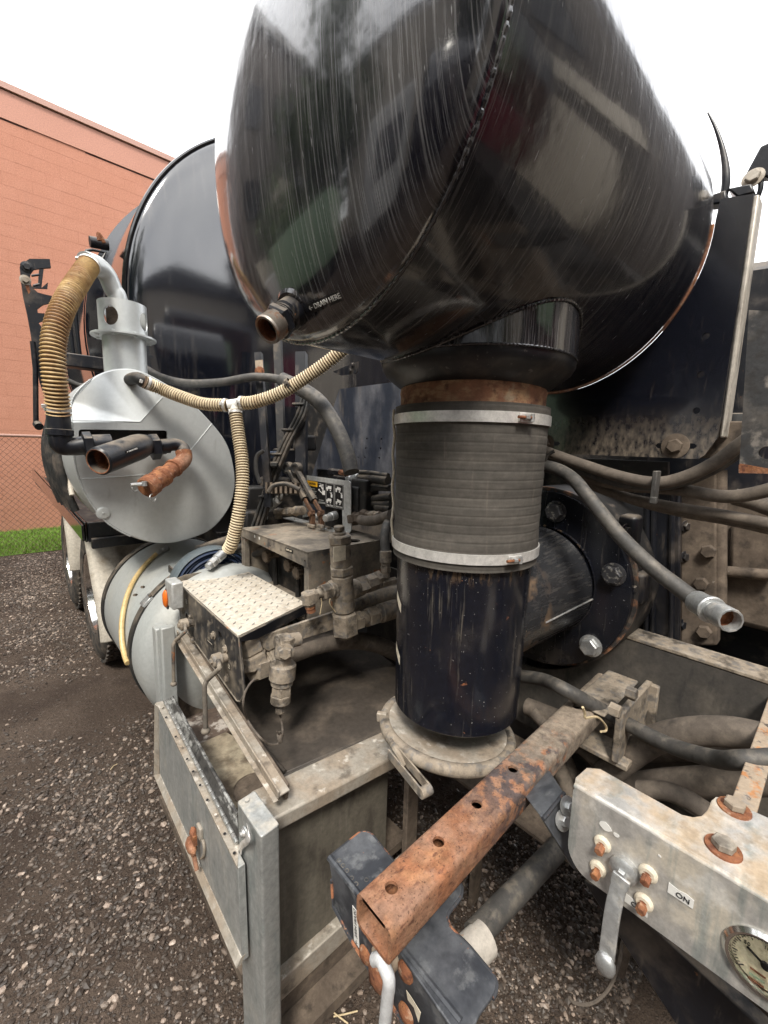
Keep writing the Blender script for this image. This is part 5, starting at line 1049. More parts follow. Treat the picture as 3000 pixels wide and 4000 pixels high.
# ------------------------------------------------ control cabinet
CZ = 1.285
ct = [at(941, 2062, Z=CZ), at(1242, 2150, Z=CZ), at(1500, 2105, Z=CZ)+V((.10, .03, 0)), V((1.16, 1.86, CZ))]
x0, x1, yn, yf = ct[0].x, 1.16, ct[1].y, ct[0].y
outl = [V((x0, yn, CZ)), V((x1, yn, CZ)), V((x1, yf, CZ)), V((x0, yf, CZ))]
hs = [circ(at(*c16(918, 1200), Z=CZ)+V((0, 0, 0)), (0, 0, 1), .032, 20), circ(at(*c16(918, 1126), Z=CZ), (0, 0, 1), .008, 10), circ(at(*c16(1180, 1198), Z=CZ), (0, 0, 1), .008, 10), circ(at(*c16(178, 910), Z=CZ), (0, 0, 1), .006, 10)]
cab = part('control_cabinet', holed(outl, hs, (0, 0, -.006)), m_cab, 'dusty rust-tinged steel control cabinet top', bevel=0)
lipz = CZ-.045
lip = [V((x0, yn, CZ-.004)), V((x0, yf, CZ-.004)), V((x0, yf, lipz+.008)), V((x0, yn, lipz-.012))]
hs = [circ(at(*c4(x, y), X=x0), (1, 0, 0), .0055, 10) for x, y in ((755, 220), (825, 250), (980, 318))]
part('cabinet_lip', holed(lip, hs, (.005, 0, 0)), m_cab, 'dirty front lip of the cabinet with holes', parent=cab)
p = at(*c4(878, 250), X=x0-.001); b = MB(); b.box(p, (.0006, .055, .014)); part('cabinet_label', b, m_signblk, parent=cab); text('PUMP OFF', p+V((-.0008, 0, 0)), (0, -1, 0), (0, 0, 1), .0095, m_cream, cab)
for x, y in ((655, 158), (685, 170)):
    p = at(*c4(x, y), X=x0-.001); b = MB(); b.box(p, (.0006, .010, .011)); part('paint_remnant', b, m_white, parent=cab)
b = MB(); b.bb(x0+.005, x0+.03, yf-.02, yf, 1.03, CZ-.006); b.bb(x0+.005, x1, yn, yn+.006, 1.03, CZ-.006); b.bb(x0+.004, x0+.06, yn+.006, yn+.03, 1.03, CZ-.006); b.bb(x0, x1, yf-.006, yf, 1.0, CZ-.006); b.bb(x1-.02, x1, yn, yf, 1.0, CZ-.006); part('cabinet_walls', b, m_cab, 'grimy steel walls of the control cabinet', parent=cab, bevel=.002)
b = MB(); b.bb(x0, x1, yn, yf, 1.015, 1.03); b.bb(x0-.04, x0+.03, yf-.10, yf-.01, 1.03, 1.038); part('cabinet_floor', b, m_cab, parent=cab)
bolt(cab, at(*c4(660, 358), Z=1.04), (0, 0, 1), .012, m_beige)
for x, y in ((720, 290), (862, 348), (920, 395)):
    c = at(*c4(x, y), X=x0+.055); b = MB(); n_ = 16
    pr = []
    b.lathe(c+V((.02, 0, 0)), (-1, 0, 0), [(0, .022), (.003, .024), (.020, .024), (.024, .019), (.024, .0001)], 16, capends=False); b.lathe(c+V((.02, 0, 0)), (1, 0, 0), [(0, .013), (.08, .013)], 12); kn = part('valve_knob', b, m_brown, 'dusty knurled valve knob inside the cabinet')
    for k in range(10):
        a = 2*PI*k/10; q = MB(); q.box(c+V((.009, .0245*math.cos(a), .0245*math.sin(a))), (.018, .005, .005)); part('knob_rib', q, m_brown, parent=kn)
    b = MB(); b.tube([c+V((.05, 0, 0)), c+V((.05, -.004, -.07)), c+V((.05, -.002, -.14))], .011, 8); part('valve_stem', b, m_dark, parent=kn)
b = MB(); b.bb(x0+.12, x0+.14, yn+.02, yf-.02, 1.03, CZ-.01); part('cabinet_manifold', b, m_dark, 'dark manifold inside the cabinet')
# caution sign on legs
SXX = 1.10
def sp3(x, y): return at(*c16(x, y), X=SXX)
sg = [sp3(283, 350), sp3(870, 428), sp3(893, 450), sp3(903, 1060), sp3(888, 1090), sp3(790, 1085), sp3(785, 800), sp3(440, 730), sp3(330, 715), sp3(335, 890), sp3(272, 900)]
sg = [V((SXX, p.y, max(p.z, CZ))) for p in sg]
b = MB(); b.slab(sg, (.004, 0, 0)); sign = part('caution_sign', b, m_alum2, 'aluminium caution sign plate above the levers')
b = MB(); b.bb(SXX-.05, SXX, sp3(890, 1085).y, sp3(640, 1085).y, CZ+.001, CZ+.005); part('sign_foot', b, m_alum2, parent=sign); b = MB(); b.bb(SXX-.05, SXX+.004, sp3(370, 930).y, sp3(130, 930).y, CZ+.001, CZ+.005); part('sign_foot', b, m_alum2, parent=sign)
bolt(sign, V((SXX-.03, sp3(690, 1085).y, CZ+.005)), (0, 0, 1), .009, m_beige); bolt(sign, V((SXX-.03, sp3(250, 930).y, CZ+.005)), (0, 0, 1), .009, m_zinc)
dc = [sp3(335, 415), sp3(805, 480), sp3(805, 800), sp3(335, 715)]
b = MB(); b.slab([p+V((-.0008, 0, 0)) for p in dc], (.0006, 0, 0)); part('sign_decal', b, m_signblk, 'black decal with white pictograms', parent=sign)
b = MB(); b.slab([sp3(x, y)+V((-.0014, 0, 0)) for x, y in ((335, 418), (466, 440), (466, 506), (335, 480))], (.0005, 0, 0)); part('caution_strip', b, m_yel, 'yellow CAUTION strip', parent=sign)
xdv, ydv = (sp3(805, 480)-sp3(335, 415)).normalized(), V((0, 0, 1))
def stext(t, x, y, s): text(t, sp3(x, y)+V((-.0020, 0, 0)), xdv, ydv, s, m_ink if t == 'CAUTION' else m_white, sign)
text('CAUTION', sp3(402, 464)+V((-.0016, 0, 0)), xdv, ydv, .0125, m_ink, sign, bold=.0003)
stext('Rear Door', 633, 742, .0105); stext('Debris Body', 750, 762, .0098); 
SMALL = [(375, 520, 60), (395, 552, 60), (400, 575, 45), (415, 612, 40), (430, 640, 35), (486, 668, 62), (478, 692, 84), (480, 706, 88), (480, 454, 36)]   # print too small to read
def pic(polys):
    b = MB()
    for pl_ in polys: b.slab([sp3(x, y)+V((-.0015, 0, 0)) for x, y in pl_], (.0004, 0, 0))
    return b
def rect(x0_, y0_, x1_, y1_, sl=.13): return [(x0_, y0_), (x1_, y0_+(x1_-x0_)*sl), (x1_, y1_+(x1_-x0_)*sl), (x0_, y1_)]
def dot(x, y, r): return [(x+r*math.cos(t), y+r*1.15*math.sin(t)) for t in [2*PI*i/10 for i in range(10)]]
polys = [rect(530, 548, 565, 606)]+[[(x, 480), (x+6, 480), (548, 560), (540, 560)] for x in (497, 512, 534)]+[dot(x, y, 9) for x, y in ((498, 492), (515, 482), (536, 480))]+[dot(488, 540, 10), [(488, 552), (494, 548), (535, 585), (530, 592)]]
polys += [rect(583, 505, 600, 535), rect(600, 490, 648, 530), dot(597, 545, 8), dot(635, 550, 8), rect(585, 665, 600, 695), rect(600, 652, 648, 690), dot(597, 703, 8), dot(635, 708, 8), rect(640, 600, 662, 640)]+[[(x, 575), (x+4, 575), (654, 605), (648, 605)] for x in (628, 640, 652)]
polys += [rect(702, 520, 722, 555), [(722, 500), (772, 520), (765, 560), (718, 535)], dot(712, 562, 9), dot(752, 568, 9), rect(705, 690, 725, 720), [(722, 660), (780, 690), (772, 722), (722, 700)], dot(715, 722, 9), dot(758, 728, 9), rect(772, 605, 792, 648)]+[[(x, 580), (x+4, 580), (786, 610), (780, 610)] for x in (760, 772, 784)]
tag(part('sign_pictograms', pic(polys), m_white, 'white truck and lever pictograms', parent=sign), kind='stuff')
def fr_(x0_, y0_, x1_, y1_): 
    w_ = 2.2; s = .13
    return [rect(x0_, y0_, x1_, y0_+w_), rect(x0_, y1_-w_, x1_, y1_), rect(x0_, y0_, x0_+w_, y1_), [(x1_-w_, y0_+(x1_-x0_)*s), (x1_, y0_+(x1_-x0_)*s), (x1_, y1_+(x1_-x0_)*s), (x1_-w_, y1_+(x1_-x0_)*s)]]
tag(part('small_print', pic([rect(x, y, x+w_, y+7) for x, y, w_ in SMALL]), m_alum2, parent=sign), kind='stuff')
[tag(part('sign_frame', pic(q_), m_white, parent=sign), kind='stuff') for q_ in (fr_(578, 455, 682, 755), fr_(692, 470, 800, 772))]
# two black levers with round knobs
for kx, (tx, ty, mx_, my_, bx, by) in enumerate(((80, 260, 300, 660, 400, 850), (190, 270, 420, 680, 520, 850))):
    XX = 1.03+.0*kx
    t_ = at(*c16(tx, ty), X=XX); md = at(*c16(mx_, my_), X=XX); bt_ = at(*c16(bx, by), X=XX); lo = at(*c16(bx-10, 990), X=XX)
    d = (md-t_).normalized()
    b = MB(); b.lathe(t_+V((.02, .006, 0)), (-1, -.25, 0), [(0, .024), (.004, .029), (.010, .030), (.026, .030), (.032, .027), (.034, .018), (.030, .012), (.030, .0001)], 28, capends=False); lv_ = part('lever_knob', b, m_rubber, 'black control lever with round knob, %s' % ('left one' if kx == 0 else 'right one'))
    b = MB(); b.lathe(t_+d*.02, d, [(0, .012), (.02, .014), ((md-t_).length-.02, .017), ((md-t_).length-.018, .011)], 8); part('lever_grip', b, m_rubber, parent=lv_)
    b = MB(); b.box(md.lerp(bt_, .5), ((bt_-md).length+.02, .016, .011), (d, d.cross(V((1, 0, 0))).normalized(), V((1, 0, 0)))); b.box(bt_.lerp(lo, .5), (.018, .022, (bt_-lo).length+.03)); b.lathe(bt_+V((-.012, 0, 0)), (-1, 0, 0), [(0, .012), (.008, .011)], 12); part('lever_shank', b, m_rustd, 'rusty shank of the control lever', parent=lv_)
    b = MB(); b.box(lo+V((-.01, -.014, -.005)), (.014, .045, .016)); b.cyl(lo+V((-.02, .0, -.004)), lo+V((.02, 0, -.004)), .009, n=12); part('lever_link', b, m_beige, parent=lv_, bevel=.003)
b = MB(); s0 = at(*c16(560, 915), X=1.03); s1 = at(*c16(700, 870), X=1.10); b.fitting(s0, s1, [(0, .5, .016, 18), (.5, 1, .020, 12)]); part('spool_end', b, m_zinc, 'bright spool end beside the lever')
b = MB(); s0 = at(*c16(430, 890), X=1.04); s1 = at(*c16(500, 875), X=1.07); b.fitting(s0, s1, [(0, .5, .013, 18), (.5, 1, .016, 12)]); part('spool_end', b, m_zinc)
# valve bank behind the sign with hoses running behind the sleeve
for x, y, sz in ((990, 690, (.10, .12, .14)), (1080, 640, (.08, .10, .16)), (740, 900, (.06, .05, .12)), (660, 880, (.05, .06, .10)), (350, 860, (.05, .04, .05))):
    b = MB(); c = at(*c16(x, y), X=1.17 if x > 800 else 1.14); b.box(c, sz); part('valve_block', b, m_dark, bevel=.008)
for k, (pts, r, mt) in enumerate(((((860, 410), (1000, 390)), .020, m_zinc), (((760, 320), (880, 325)), .015, m_rust))):
    p, q = [at(*c16(x, y), X=1.16) for x, y in pts]; b = MB(); b.fitting(p, q, [(0, .35, r, 6), (.35, .5, r*.8, 16), (.5, 1, r*1.05, 20)]); part('hydraulic_fitting', b, mt, bevel=0)
    b = MB(); b.fitting(p+V((0, .09, 0)), p, [(0, .5, r*1.15, 6), (.5, 1, r*1.1, 6)]); part('hydraulic_fitting', b, m_black)
hy = [(((1000, 395), (1200, 400), (1380, 420)), .019), (((880, 320), (1100, 320), (1380, 360)), .011), (((1090, 490), (1250, 500), (1400, 520)), .013), (((1160, 560), (1230, 520), (1400, 520)), .013), (((1190, 660), (1300, 640), (1420, 630)), .015), (((1190, 720), (1320, 730), (1420, 720)), .015), (((1230, 770), (1330, 775), (1420, 790)), .018)]
for pts, r in hy:
    b = MB(); b.tube(spline([at(*c16(x, y), X=1.17) for x, y in pts], 6), r, 14); part('hydraulic_hose', b, m_rubber, 'black hydraulic hose behind the rubber sleeve')
for pts, r, mt in ((((905, 920), (1040, 900)), .030, m_brown), (((1040, 855), (1150, 880)), .022, m_brown), (((1150, 880), (1270, 870)), .020, m_beige)):
    p, q = [at(*c16(x, y), X=1.12) for x, y in pts]; b = MB(); b.fitting(p, q, [(0, .55, r, 6), (.55, 1, r*.85, 6)]); part('hydraulic_fitting', b, mt)
b = MB(); b.tube(spline([at(*c16(x, y), X=1.10) for x, y in ((1020, 930), (1120, 945), (1230, 935), (1330, 900), (1420, 870))], 6), .021, 14); part('hydraulic_hose', b, m_hoseb, 'dusty hydraulic hose behind the cabinet')
for pts, r in ((((20, 840), (100, 830)), .020), (((100, 815), (270, 800)), .022)):
    p, q = [at(*c16(x, y), X=1.13) for x, y in pts]; b = MB(); b.fitting(p, q, [(0, .4, r, 6), (.4, .6, r*.85, 16), (.6, 1, r, 20)]); part('hydraulic_fitting', b, m_beige)
# fittings at the far corner of the cabinet
q = [at(*c3(x, y), X=.95) for x, y in ((275, 1510), (275, 1450), (330, 1400), (390, 1350))]
b = MB(); b.fitting(q[0], q[1]+V((0, 0, .01)), [(0, .3, .020, 6), (.3, 1, .017, 6)]); b.fitting(q[1], q[3], [(0, .3, .013, 12), (.3, .55, .018, 6), (.55, 1, .020, 20)]); part('corner_fitting', b, m_zinc, 'zinc hose fitting at the cabinet corner')
b = MB(); b.tube(spline([q[3], at(*c3(440, 1310), X=.98), at(*c3(500, 1285), X=1.02), at(*c3(600, 1300), X=1.08)], 6), .016, 14); part('corner_hose', b, m_hose, 'grey hose from the cabinet corner fitting')
q = [at(*c3(x, y), X=1.0) for x, y in ((385, 1500), (390, 1450), (520, 1445), (590, 1440))]
b = MB(); b.fitting(q[0], q[1], [(0, .3, .020, 6), (.3, 1, .016, 12)]); b.fitting(q[1]-(q[2]-q[1])*.15, q[2], [(0, .25, .02, 6), (.25, .5, .016, 16), (.5, .8, .021, 6), (.8, 1, .018, 16)]); b.fitting(q[2], q[3], [(0, .3, .024, 6), (.3, 1, .020, 16)]); part('corner_fitting', b, m_beige, 'dust coloured elbow and couplings on the cabinet')
# ------------------------------------------------ relief valve column and beam
VY = 1.145
def vp(x, y, Y=VY): return at(*c4(x, y), Y=Y)
b = MB(); ln0, ln1 = vp(1200, 150), vp(1240, 800)
def seg(y0_, y1_, r, n_, xx=None):
    xm = lambda y: 1205+(y-150)*.058
    p, q = vp(xm(y0_), y0_), vp(xm(y1_), y1_); c = min(.12*r, .006); l_ = (q-p).length
    b.lathe(p, q-p, [(0, r-c), (c, r), (l_-c, r), (l_, r-c)], n_)
for sgm in ((145, 205, .042, 6), (205, 350, .0365, 24), (345, 405, .043, 6), (405, 640, .0385, 24), (645, 790, .048, 6), (785, 808, .03, 12)): seg(*sgm)
rv = part('relief_valve', b, m_beige, 'tall dusty relief valve column')
b = MB(); seg(90, 118, .020, 6); seg(118, 145, .010, 12); seg(128, 147, .022, 16); part('valve_cap_screw', b, m_beige, parent=rv)
b = MB(); p = vp(1205, 270, VY-.04); b.box(p, (.05, .002, .05)); part('valve_sticker', b, m_cream, parent=rv)
L1 = [vp(1165, 505), vp(1000, 555)]
b = MB(); b.fitting(L1[0]+V((.04, .01, 0)), L1[1], [(0, .30, .034, 24), (.30, .38, .030, 24), (.38, .62, .030, 6), (.62, .78, .018, 16), (.78, 1.0, .024, 6)]); e = L1[1]; b.fitting(e+V((0, 0, .018)), vp(1012, 605), [(0, .85, .026, 6), (.85, 1, .018, 16)]); part('left_elbow', b, m_beige, 'dusty elbow on the left of the relief valve', parent=rv)
b = MB(); b.fitting(vp(1012, 598), vp(1022, 648), [(0, .5, .017, 16), (.5, 1, .0155, 16)]); part('rusty_plug', b, m_rust, 'rusty red plug in the elbow', parent=rv)
R1 = [vp(1270, 510), vp(1500, 425)]
b = MB(); b.fitting(R1[0], R1[1], [(0, .22, .034, 24), (.16, .42, .038, 4), (.42, .70, .034, 8), (.70, .86, .037, 6), (.86, 1.0, .016, 12)]); part('right_coupling', b, m_beige, 'dusty couplings on the right of the relief valve', parent=rv)
b = MB(); tq = vp(1505, 425, 1.12); b.fitting(tq+V((-.02, 0, -.02)), tq+V((.05, 0, -.02)), [(0, 1, .015, 6)]); b.fitting(tq, vp(1503, 250, 1.13), [(0, .2, .016, 12), (.2, .42, .020, 6), (.42, .55, .017, 16), (.55, 1, .022, 18)]); part('riser_fitting', b, m_beige, 'dusty riser fitting beside the rubber sleeve')
b = MB(); b.tube(spline([vp(1503, 260, 1.13), vp(1497, 160, 1.15), vp(1515, 80, 1.17), vp(1560, 0, 1.2), vp(1620, -60, 1.22)], 6), .018, 14); part('riser_hose', b, m_hose, 'grey hose rising behind the rubber sleeve')
R2 = [vp(1285, 715), vp(1570, 625)]
b = MB(); b.fitting(R2[0], R2[1], [(0, .18, .036, 6), (.18, .30, .028, 16), (.30, .52, .038, 6), (.52, .6, .033, 20), (.6, 1.0, .037, 24)]); part('lower_coupling', b, m_beige, 'dusty hose coupling low on the relief valve', parent=rv)
b = MB(); b.tube([vp(1540, 632), vp(1700, 590)], .034, 18); part('pressure_hose', b, m_hoseb)
b = MB(); k = [vp(690, 808, 1.19), vp(1190, 640, 1.19), vp(1190, 755, 1.19), vp(790, 880, 1.19), vp(745, 905, 1.19), vp(705, 880, 1.19), vp(690, 840, 1.19)]; b.slab(k, (0, .012, 0)); part('support_beam', b, m_beige, 'dust coated support beam under the tread plate', bevel=.002)
b = MB(); b.tube([vp(1270, 600, 1.20), vp(1640, 515, 1.20)], .036, 20); b.tube([vp(1200, 560, 1.23), vp(1640, 470, 1.23)], .03, 16); part('cross_pipe', b, m_beige, 'dusty cross pipe behind the relief valve')
# lower thick brown hose, elbow and ball valve
b = MB(); b.tube(spline([vp(x, y, yy) for x, y, yy in ((740, 975, 1.22), (820, 945, 1.22), (900, 912, 1.22), (1100, 850, 1.22), (1290, 832, 1.22), (1450, 860, 1.23), (1600, 930, 1.25), (1750, 1040, 1.28))], 8), .034, 20); part('suction_hose', b, m_hoseb, 'thick brown hose arching behind the ball valve')
b = MB(); e0, e1, e2 = vp(600, 900, 1.22), vp(660, 1000, 1.20), vp(775, 960, 1.21); b.fitting(e0+V((0, 0, .05)), e1, [(0, .55, .046, 6), (.55, 1, .050, 6)]); b.fitting(e1, e2, [(-.25, .45, .050, 6), (.45, .6, .042, 18), (.6, .95, .047, 18)]); part('hose_elbow', b, m_beige, 'fat dusty elbow under the tread plate')
b = MB(); b.box(vp(640, 860, 1.24), (.10, .06, .07)); part('elbow_block', b, m_brown, bevel=.008)
BY = 1.10
t0, t1 = vp(800, 850, BY), vp(945, 822, BY)
b = MB(); b.fitting(t0, t1, [(0, .5, .026, 18), (.35, 1.0, .022, 18)]); bv = part('ball_valve', b, m_beige, 'dusty vertical ball valve with cable')
b = MB()
for y0_, y1_, r, n_ in ((805, 940, .030, 8), (940, 985, .026, 6), (978, 1085, .040, 24), (1080, 1120, .034, 24), (1115, 1180, .032, 6), (1175, 1235, .031, 24), (1235, 1250, .020, 16), (1255, 1300, .014, 8)):
    xm = lambda y: 850-(y-850)*.075; p, q = vp(xm(y0_), y0_, BY), vp(xm(y1_), y1_, BY); l_ = (q-p).length; c = min(.12*r, .2*l_); b.lathe(p, q-p, [(0, r-c), (c, r), (l_-c, r), (l_, r-c)], n_)
part('valve_body', b, m_beige, parent=bv); bolt(bv, vp(855, 905, BY-.030), (-.55, -.8, 0), .020, m_beige, washer=1.3)
b = MB(); b.tube(spline([vp(x, y, BY-(.09 if 1400 < y else .05 if y < 1290 else 0)) for x, y in ((815, 1300), (828, 1350), (836, 1420), (822, 1470), (818, 1490), (790, 1508), (740, 1500), (680, 1450), (610, 1350), (582, 1260), (590, 1180), (620, 1120), (655, 1082))], 8), .0032, 8); part('cable', b, m_hoseb, 'thin looped cable hanging from the ball valve')
b = lump(vp(820, 1462, BY-.09), .010, .010, .018, 2, .25)
for k in range(9): b.tube([vp(812, 1445, BY-.09), vp(795+k*5, 1430+random.uniform(-14, 6), BY-.10)], .0009, 4)
part('frayed_splice', b, m_hoseb, parent=bv)
b = MB(); b.tube(spline([vp(x, y, VY-.04) for x, y in ((1085, 560), (1090, 590), (1082, 640), (1078, 665))], 4), .0012, 5); b.tube(spline([vp(x, y, VY-.04) for x, y in ((1145, 560), (1140, 590), (1165, 630), (1180, 650))], 4), .0012, 5); part('string', b, m_straw, parent=rv)
# ------------------------------------------------ frame rail with round cut
RX = 1.36
b0 = at(2410, 2480, X=RX); zt_ = b0.z
arc = [(.7485+.3596*math.cos(a), 1.2418+.3596*math.sin(a)) for a in [math.radians(190+i*3.6) for i in range(41)]]
arc = [q for q in arc if q[1] < zt_-.001]
poly = [(-.9, .66), (-.9, zt_-.012)]+[(arc[0][0]-.006, zt_-.004)]+arc+[(1.6, arc[-1][1]), (1.6, .66)]
rail = part('frame_rail', MB().slab(yz(poly, RX), (.012, 0, 0)), m_railw, 'dusty black frame rail with round cut-out')
b = MB(); b.slab([V((RX-.002, -.9, zt_-.012)), V((RX+.085, -.9, zt_-.012)), V((RX+.085, arc[0][0]-.02, zt_-.002)), V((RX-.002, arc[0][0]-.004, zt_-.002))], (0, 0, .012)); part('rail_flange', b, m_beige, 'dust covered top flange of the frame rail', parent=rail, bevel=.003)
# ------------------------------------------------ rusty square tube on the rail
TZT = .980
ty0, ty1 = .350, .428
outl = rounded([V((0, ty0, TZT)), V((0, ty1, TZT)), V((0, ty1, TZT-.060)), V((0, ty0, TZT-.060))], .014, 4)
inn = rounded([V((0, ty0+.006, TZT-.006)), V((0, ty1-.006, TZT-.006)), V((0, ty1-.006, TZT-.054)), V((0, ty0+.006, TZT-.054))], .010, 4)
TX0, TX1 = .354, 1.33
b = MB(); n_ = len(outl)
b.v = [p+V((TX0, 0, 0)) for p in outl]+[p+V((TX1, 0, 0)) for p in outl]+[p+V((TX0, 0, 0)) for p in inn]+[p+V((TX0+.03, 0, 0)) for p in inn]
for i in range(n_):
    j = (i+1) % n_; 
    b.f.append((2*n_+i, 2*n_+j, 3*n_+j, 3*n_+i)); b.f.append((i, j, 2*n_+j, 2*n_+i))
# outer skin except the flat top, which is a drilled sheet
tops = [i for i in range(n_) if abs(outl[i].z-TZT) < 1e-6 and abs(outl[(i+1) % n_].z-TZT) < 1e-6]
for i in range(n_):
    j = (i+1) % n_
    if i in tops: continue
    b.f.append((i, n_+i, n_+j, j))
i = tops[0]; ya, yb_ = outl[i].y, outl[(i+1) % n_].y
hx = [at(px, py, Z=TZT).x for px, py in ((1534, 3472), (1719, 3293), (1869, 3146), (2010, 3008), (2253, 2761))]
yc = (ty0+ty1)/2+.006
hs = [circ(V((x, yc, TZT)), (0, 0, 1), .0105, 14) for x in hx]
b.add(holed([V((TX0, min(ya, yb_), TZT)), V((TX1, min(ya, yb_), TZT)), V((TX1, max(ya, yb_), TZT)), V((TX0, max(ya, yb_), TZT))], hs, (0, 0, -.006)))
for v_ in b.v: v_.y += .028*(v_.x-.37)
tube_ = part('square_tube', b, m_tube, 'rusty drilled square tube sticking out from the frame')
b = MB(); b.bb(1.10, RX-.002, ty0-.004, ty1+.004, TZT, TZT+.008); part('socket_top', b, m_beige, 'dusty socket plate over the tube', bevel=.004)
b = MB(); b.bb(1.12, RX-.002, ty0-.040, ty0-.022, TZT-.12, TZT+.022); b.bb(RX-.02, RX-.002, ty0-.06, ty0-.022, TZT-.12, TZT+.018); sk = part('socket_cheek', b, m_beige, 'dusty cheek plate with bolts beside the tube', bevel=.004)
for px, py in ((2445, 2700), (2380, 2765)): bolt(sk, at(px, py, Y=ty0-.041), (0, -1, 0), .016, m_beige, h=1.3, washer=0)
b = MB(); b.bb(1.13, 1.22, ty0-.06, ty1+.02, TZT-.135, TZT-.12); part('socket_shelf', b, m_beige, bevel=.003)
b = MB(); b.tube(spline([at(*c22(x, y), Y=ty0-.05) for x, y in ((715, 830), (740, 900), (745, 960), (800, 955), (880, 950), (940, 985), (1000, 1060), (1000, 1120), (940, 1130))], 5), .0026, 6); part('twine', b, m_straw, 'scrap of orange twine on the tube')
# black welded stub plate and post under the tube
b = MB(); q = [at(*c22(x, y), Y=ty0-.002) for x, y in ((60, 1870), (290, 1600), (480, 1890), (230, 2200))]
px_ = [at(2112, 2950, Z=TZT-.08), at(2160, 3130, Z=.80)]
st = [at(*c10(1590, 345), X=.80), at(*c10(1760, 100), X=.86)]
s_a, s_b = at(*c9(90, 900), X=.80), at(*c9(215, 755), X=.93)
sA, sB = at(2054, 3112, Y=.365), at(2146, 3009, Y=.365); sC, sD = at(2204, 3098, Y=.30), at(2122, 3200, Y=.30); sE, sF = at(2330, 3300, Y=.255), at(2245, 3400, Y=.255)
b = MB(); b.slab([sA, sB, sC, sD], (.004, .012, .0)); stb = part('stub_plate', b, m_bracket, 'black welded stub plate under the tube', bevel=.002)
b = MB(); b.slab([sD+V((0, -.001, -.002)), sC+V((0, -.001, -.002)), sE, sF], (.004, .012, 0)); part('stub_leg', b, m_bracket, 'rust edged lower leg of the stub plate', parent=stb, bevel=.002)
b = MB(); b.tube([sD, sC], .004, 6); part('rust_weld', b, m_edge, parent=stb)
for px, py in ((2198, 3205), (2216, 3150)):
    bolt(stb, at(px, py, Y=.283), (-.3, -1, .55), .0095, m_zinc, washer=1.9, h=1.0)
# ------------------------------------------------ black valve bracket at the tube end
KX = .402
fl0, fl1 = at(*c20(105, 330), X=KX), at(*c20(1215, 1890), X=KX)
ZF = (fl0.z+fl1.z)/2
def kz(x, y): return at(*c20(x, y), Z=ZF)
top = [kz(110, 325), kz(380, 105), kz(470, 120), kz(690, 400), kz(820, 560), kz(1230, 530), kz(1320, 600), kz(1310, 700), kz(1165, 880), kz(1200, 990), kz(1380, 1165), kz(1640, 1480), kz(1625, 1600), kz(1480, 1800), kz(1400, 1980), kz(1240, 1960)]
top = rounded(top, [0, .02, .02, 0, 0, .02, .02, .02, .02, .0, 0, .03, .03, 0, 0, 0], 4)
b = MB(); b.slab(top, (0, 0, -.007)); bk = part('valve_bracket', b, m_bracket, 'chipped black angle bracket under the rusty tube', bevel=.002)
b = MB(); tl = resample(top[:-3], .006); b.tube([p+V((0, 0, -.0035)) for p in tl], .0038, 6); part('rusty_edge', b, m_edge, parent=bk)
ff = [V((KX, kz(110, 325).y, ZF)), V((KX, at(*c20(110, 560), X=KX).y, at(*c20(110, 560), X=KX).z)), at(*c20(125, 800), X=KX), at(*c20(300, 1130), X=KX), at(*c20(520, 1480), X=KX), at(*c20(820, 1960), X=KX), V((KX, kz(1240, 1960).y, ZF))]
b = MB(); b.slab(ff, (.007, 0, 0)); fc = part('bracket_face', b, m_bracket, 'front face of the black bracket', parent=bk, bevel=.002)
b = MB(); b.tube(ff[1:6], .004, 6); part('rusty_edge', b, m_edge, parent=bk)
b = MB(); b.tube([ff[0]+V((.004, 0, -.003)), ff[-1]+V((.004, 0, -.003))], .006, 8); part('bracket_fold', b, m_bracket, parent=bk)
lb = [at(*c20(x, y), X=KX-.001) for x, y in ((302, 795), (350, 860), (366, 1192), (318, 1120))]
b = MB(); b.slab(lb, (-.0008, 0, 0)); part('drain_label', b, m_white, 'white DRAIN HERE sticker on the bracket', parent=bk)
cl_ = sum(lb, V())/4+V((-.0012, 0, 0)); xdl = ((lb[2]+lb[3])-(lb[0]+lb[1])).normalized(); xdl.x = 0
ln_ = ((lb[2]+lb[3])/2-(lb[0]+lb[1])/2).length
text('DRAIN HERE →', cl_, xdl, xdl.cross(V((1, 0, 0))) if xdl.cross(V((1, 0, 0))).dot(lb[1]-lb[0]) < 0 else -xdl.cross(V((1, 0, 0))), ln_*.145, m_ink, bk)
for x, y in ((415, 870), (425, 1255), (795, 1410), (800, 1795)):
    c = at(*c20(x, y), X=KX-.001); q = MB(); q.lathe(c, (-1, 0, 0), [(0, .0155), (.003, .0150), (.007, .010), (.009, .0001)], 20, capends=False); o = part('rusty_bolt', q, m_rust, 'rusty round-headed bolt', parent=bk)
pv = at(*c20(560, 1330), X=KX-.02); b = MB(); b.lathe(pv+V((.02, 0, 0)), (-1, 0, 0), [(0, .022), (.02, .022), (.024, .016)], 18); lvv = part('lever_hub', b, m_rustp, 'rusty hub of the drain valve lever')
b = MB(); q = spline([at(*c20(x, y), X=KX-.045) for x, y in ((510, 1300), (560, 1300), (610, 1400), (640, 1500), (625, 1650), (600, 1900), (590, 2000))], 5); b.tube(q, .0095, 12); part('lever_arm', b, m_brightz, 'bright steel lever arm', parent=lvv)
b = lump(at(*c20(535, 1430), X=KX-.045), .010, .018, .030, 2, .2); part('rusty_nut', b, m_rust, parent=lvv, ang=60)
ob = [at(*c20(x, y), X=KX-.0015) for x, y in ((800, 1580), (850, 1650), (935, 1790), (915, 1880), (870, 1740), (815, 1670))]
b = MB(); b.slab(ob, (-.0006, 0, 0)); part('torn_sticker', b, m_cream, 'torn sticker on the bracket', parent=bk)
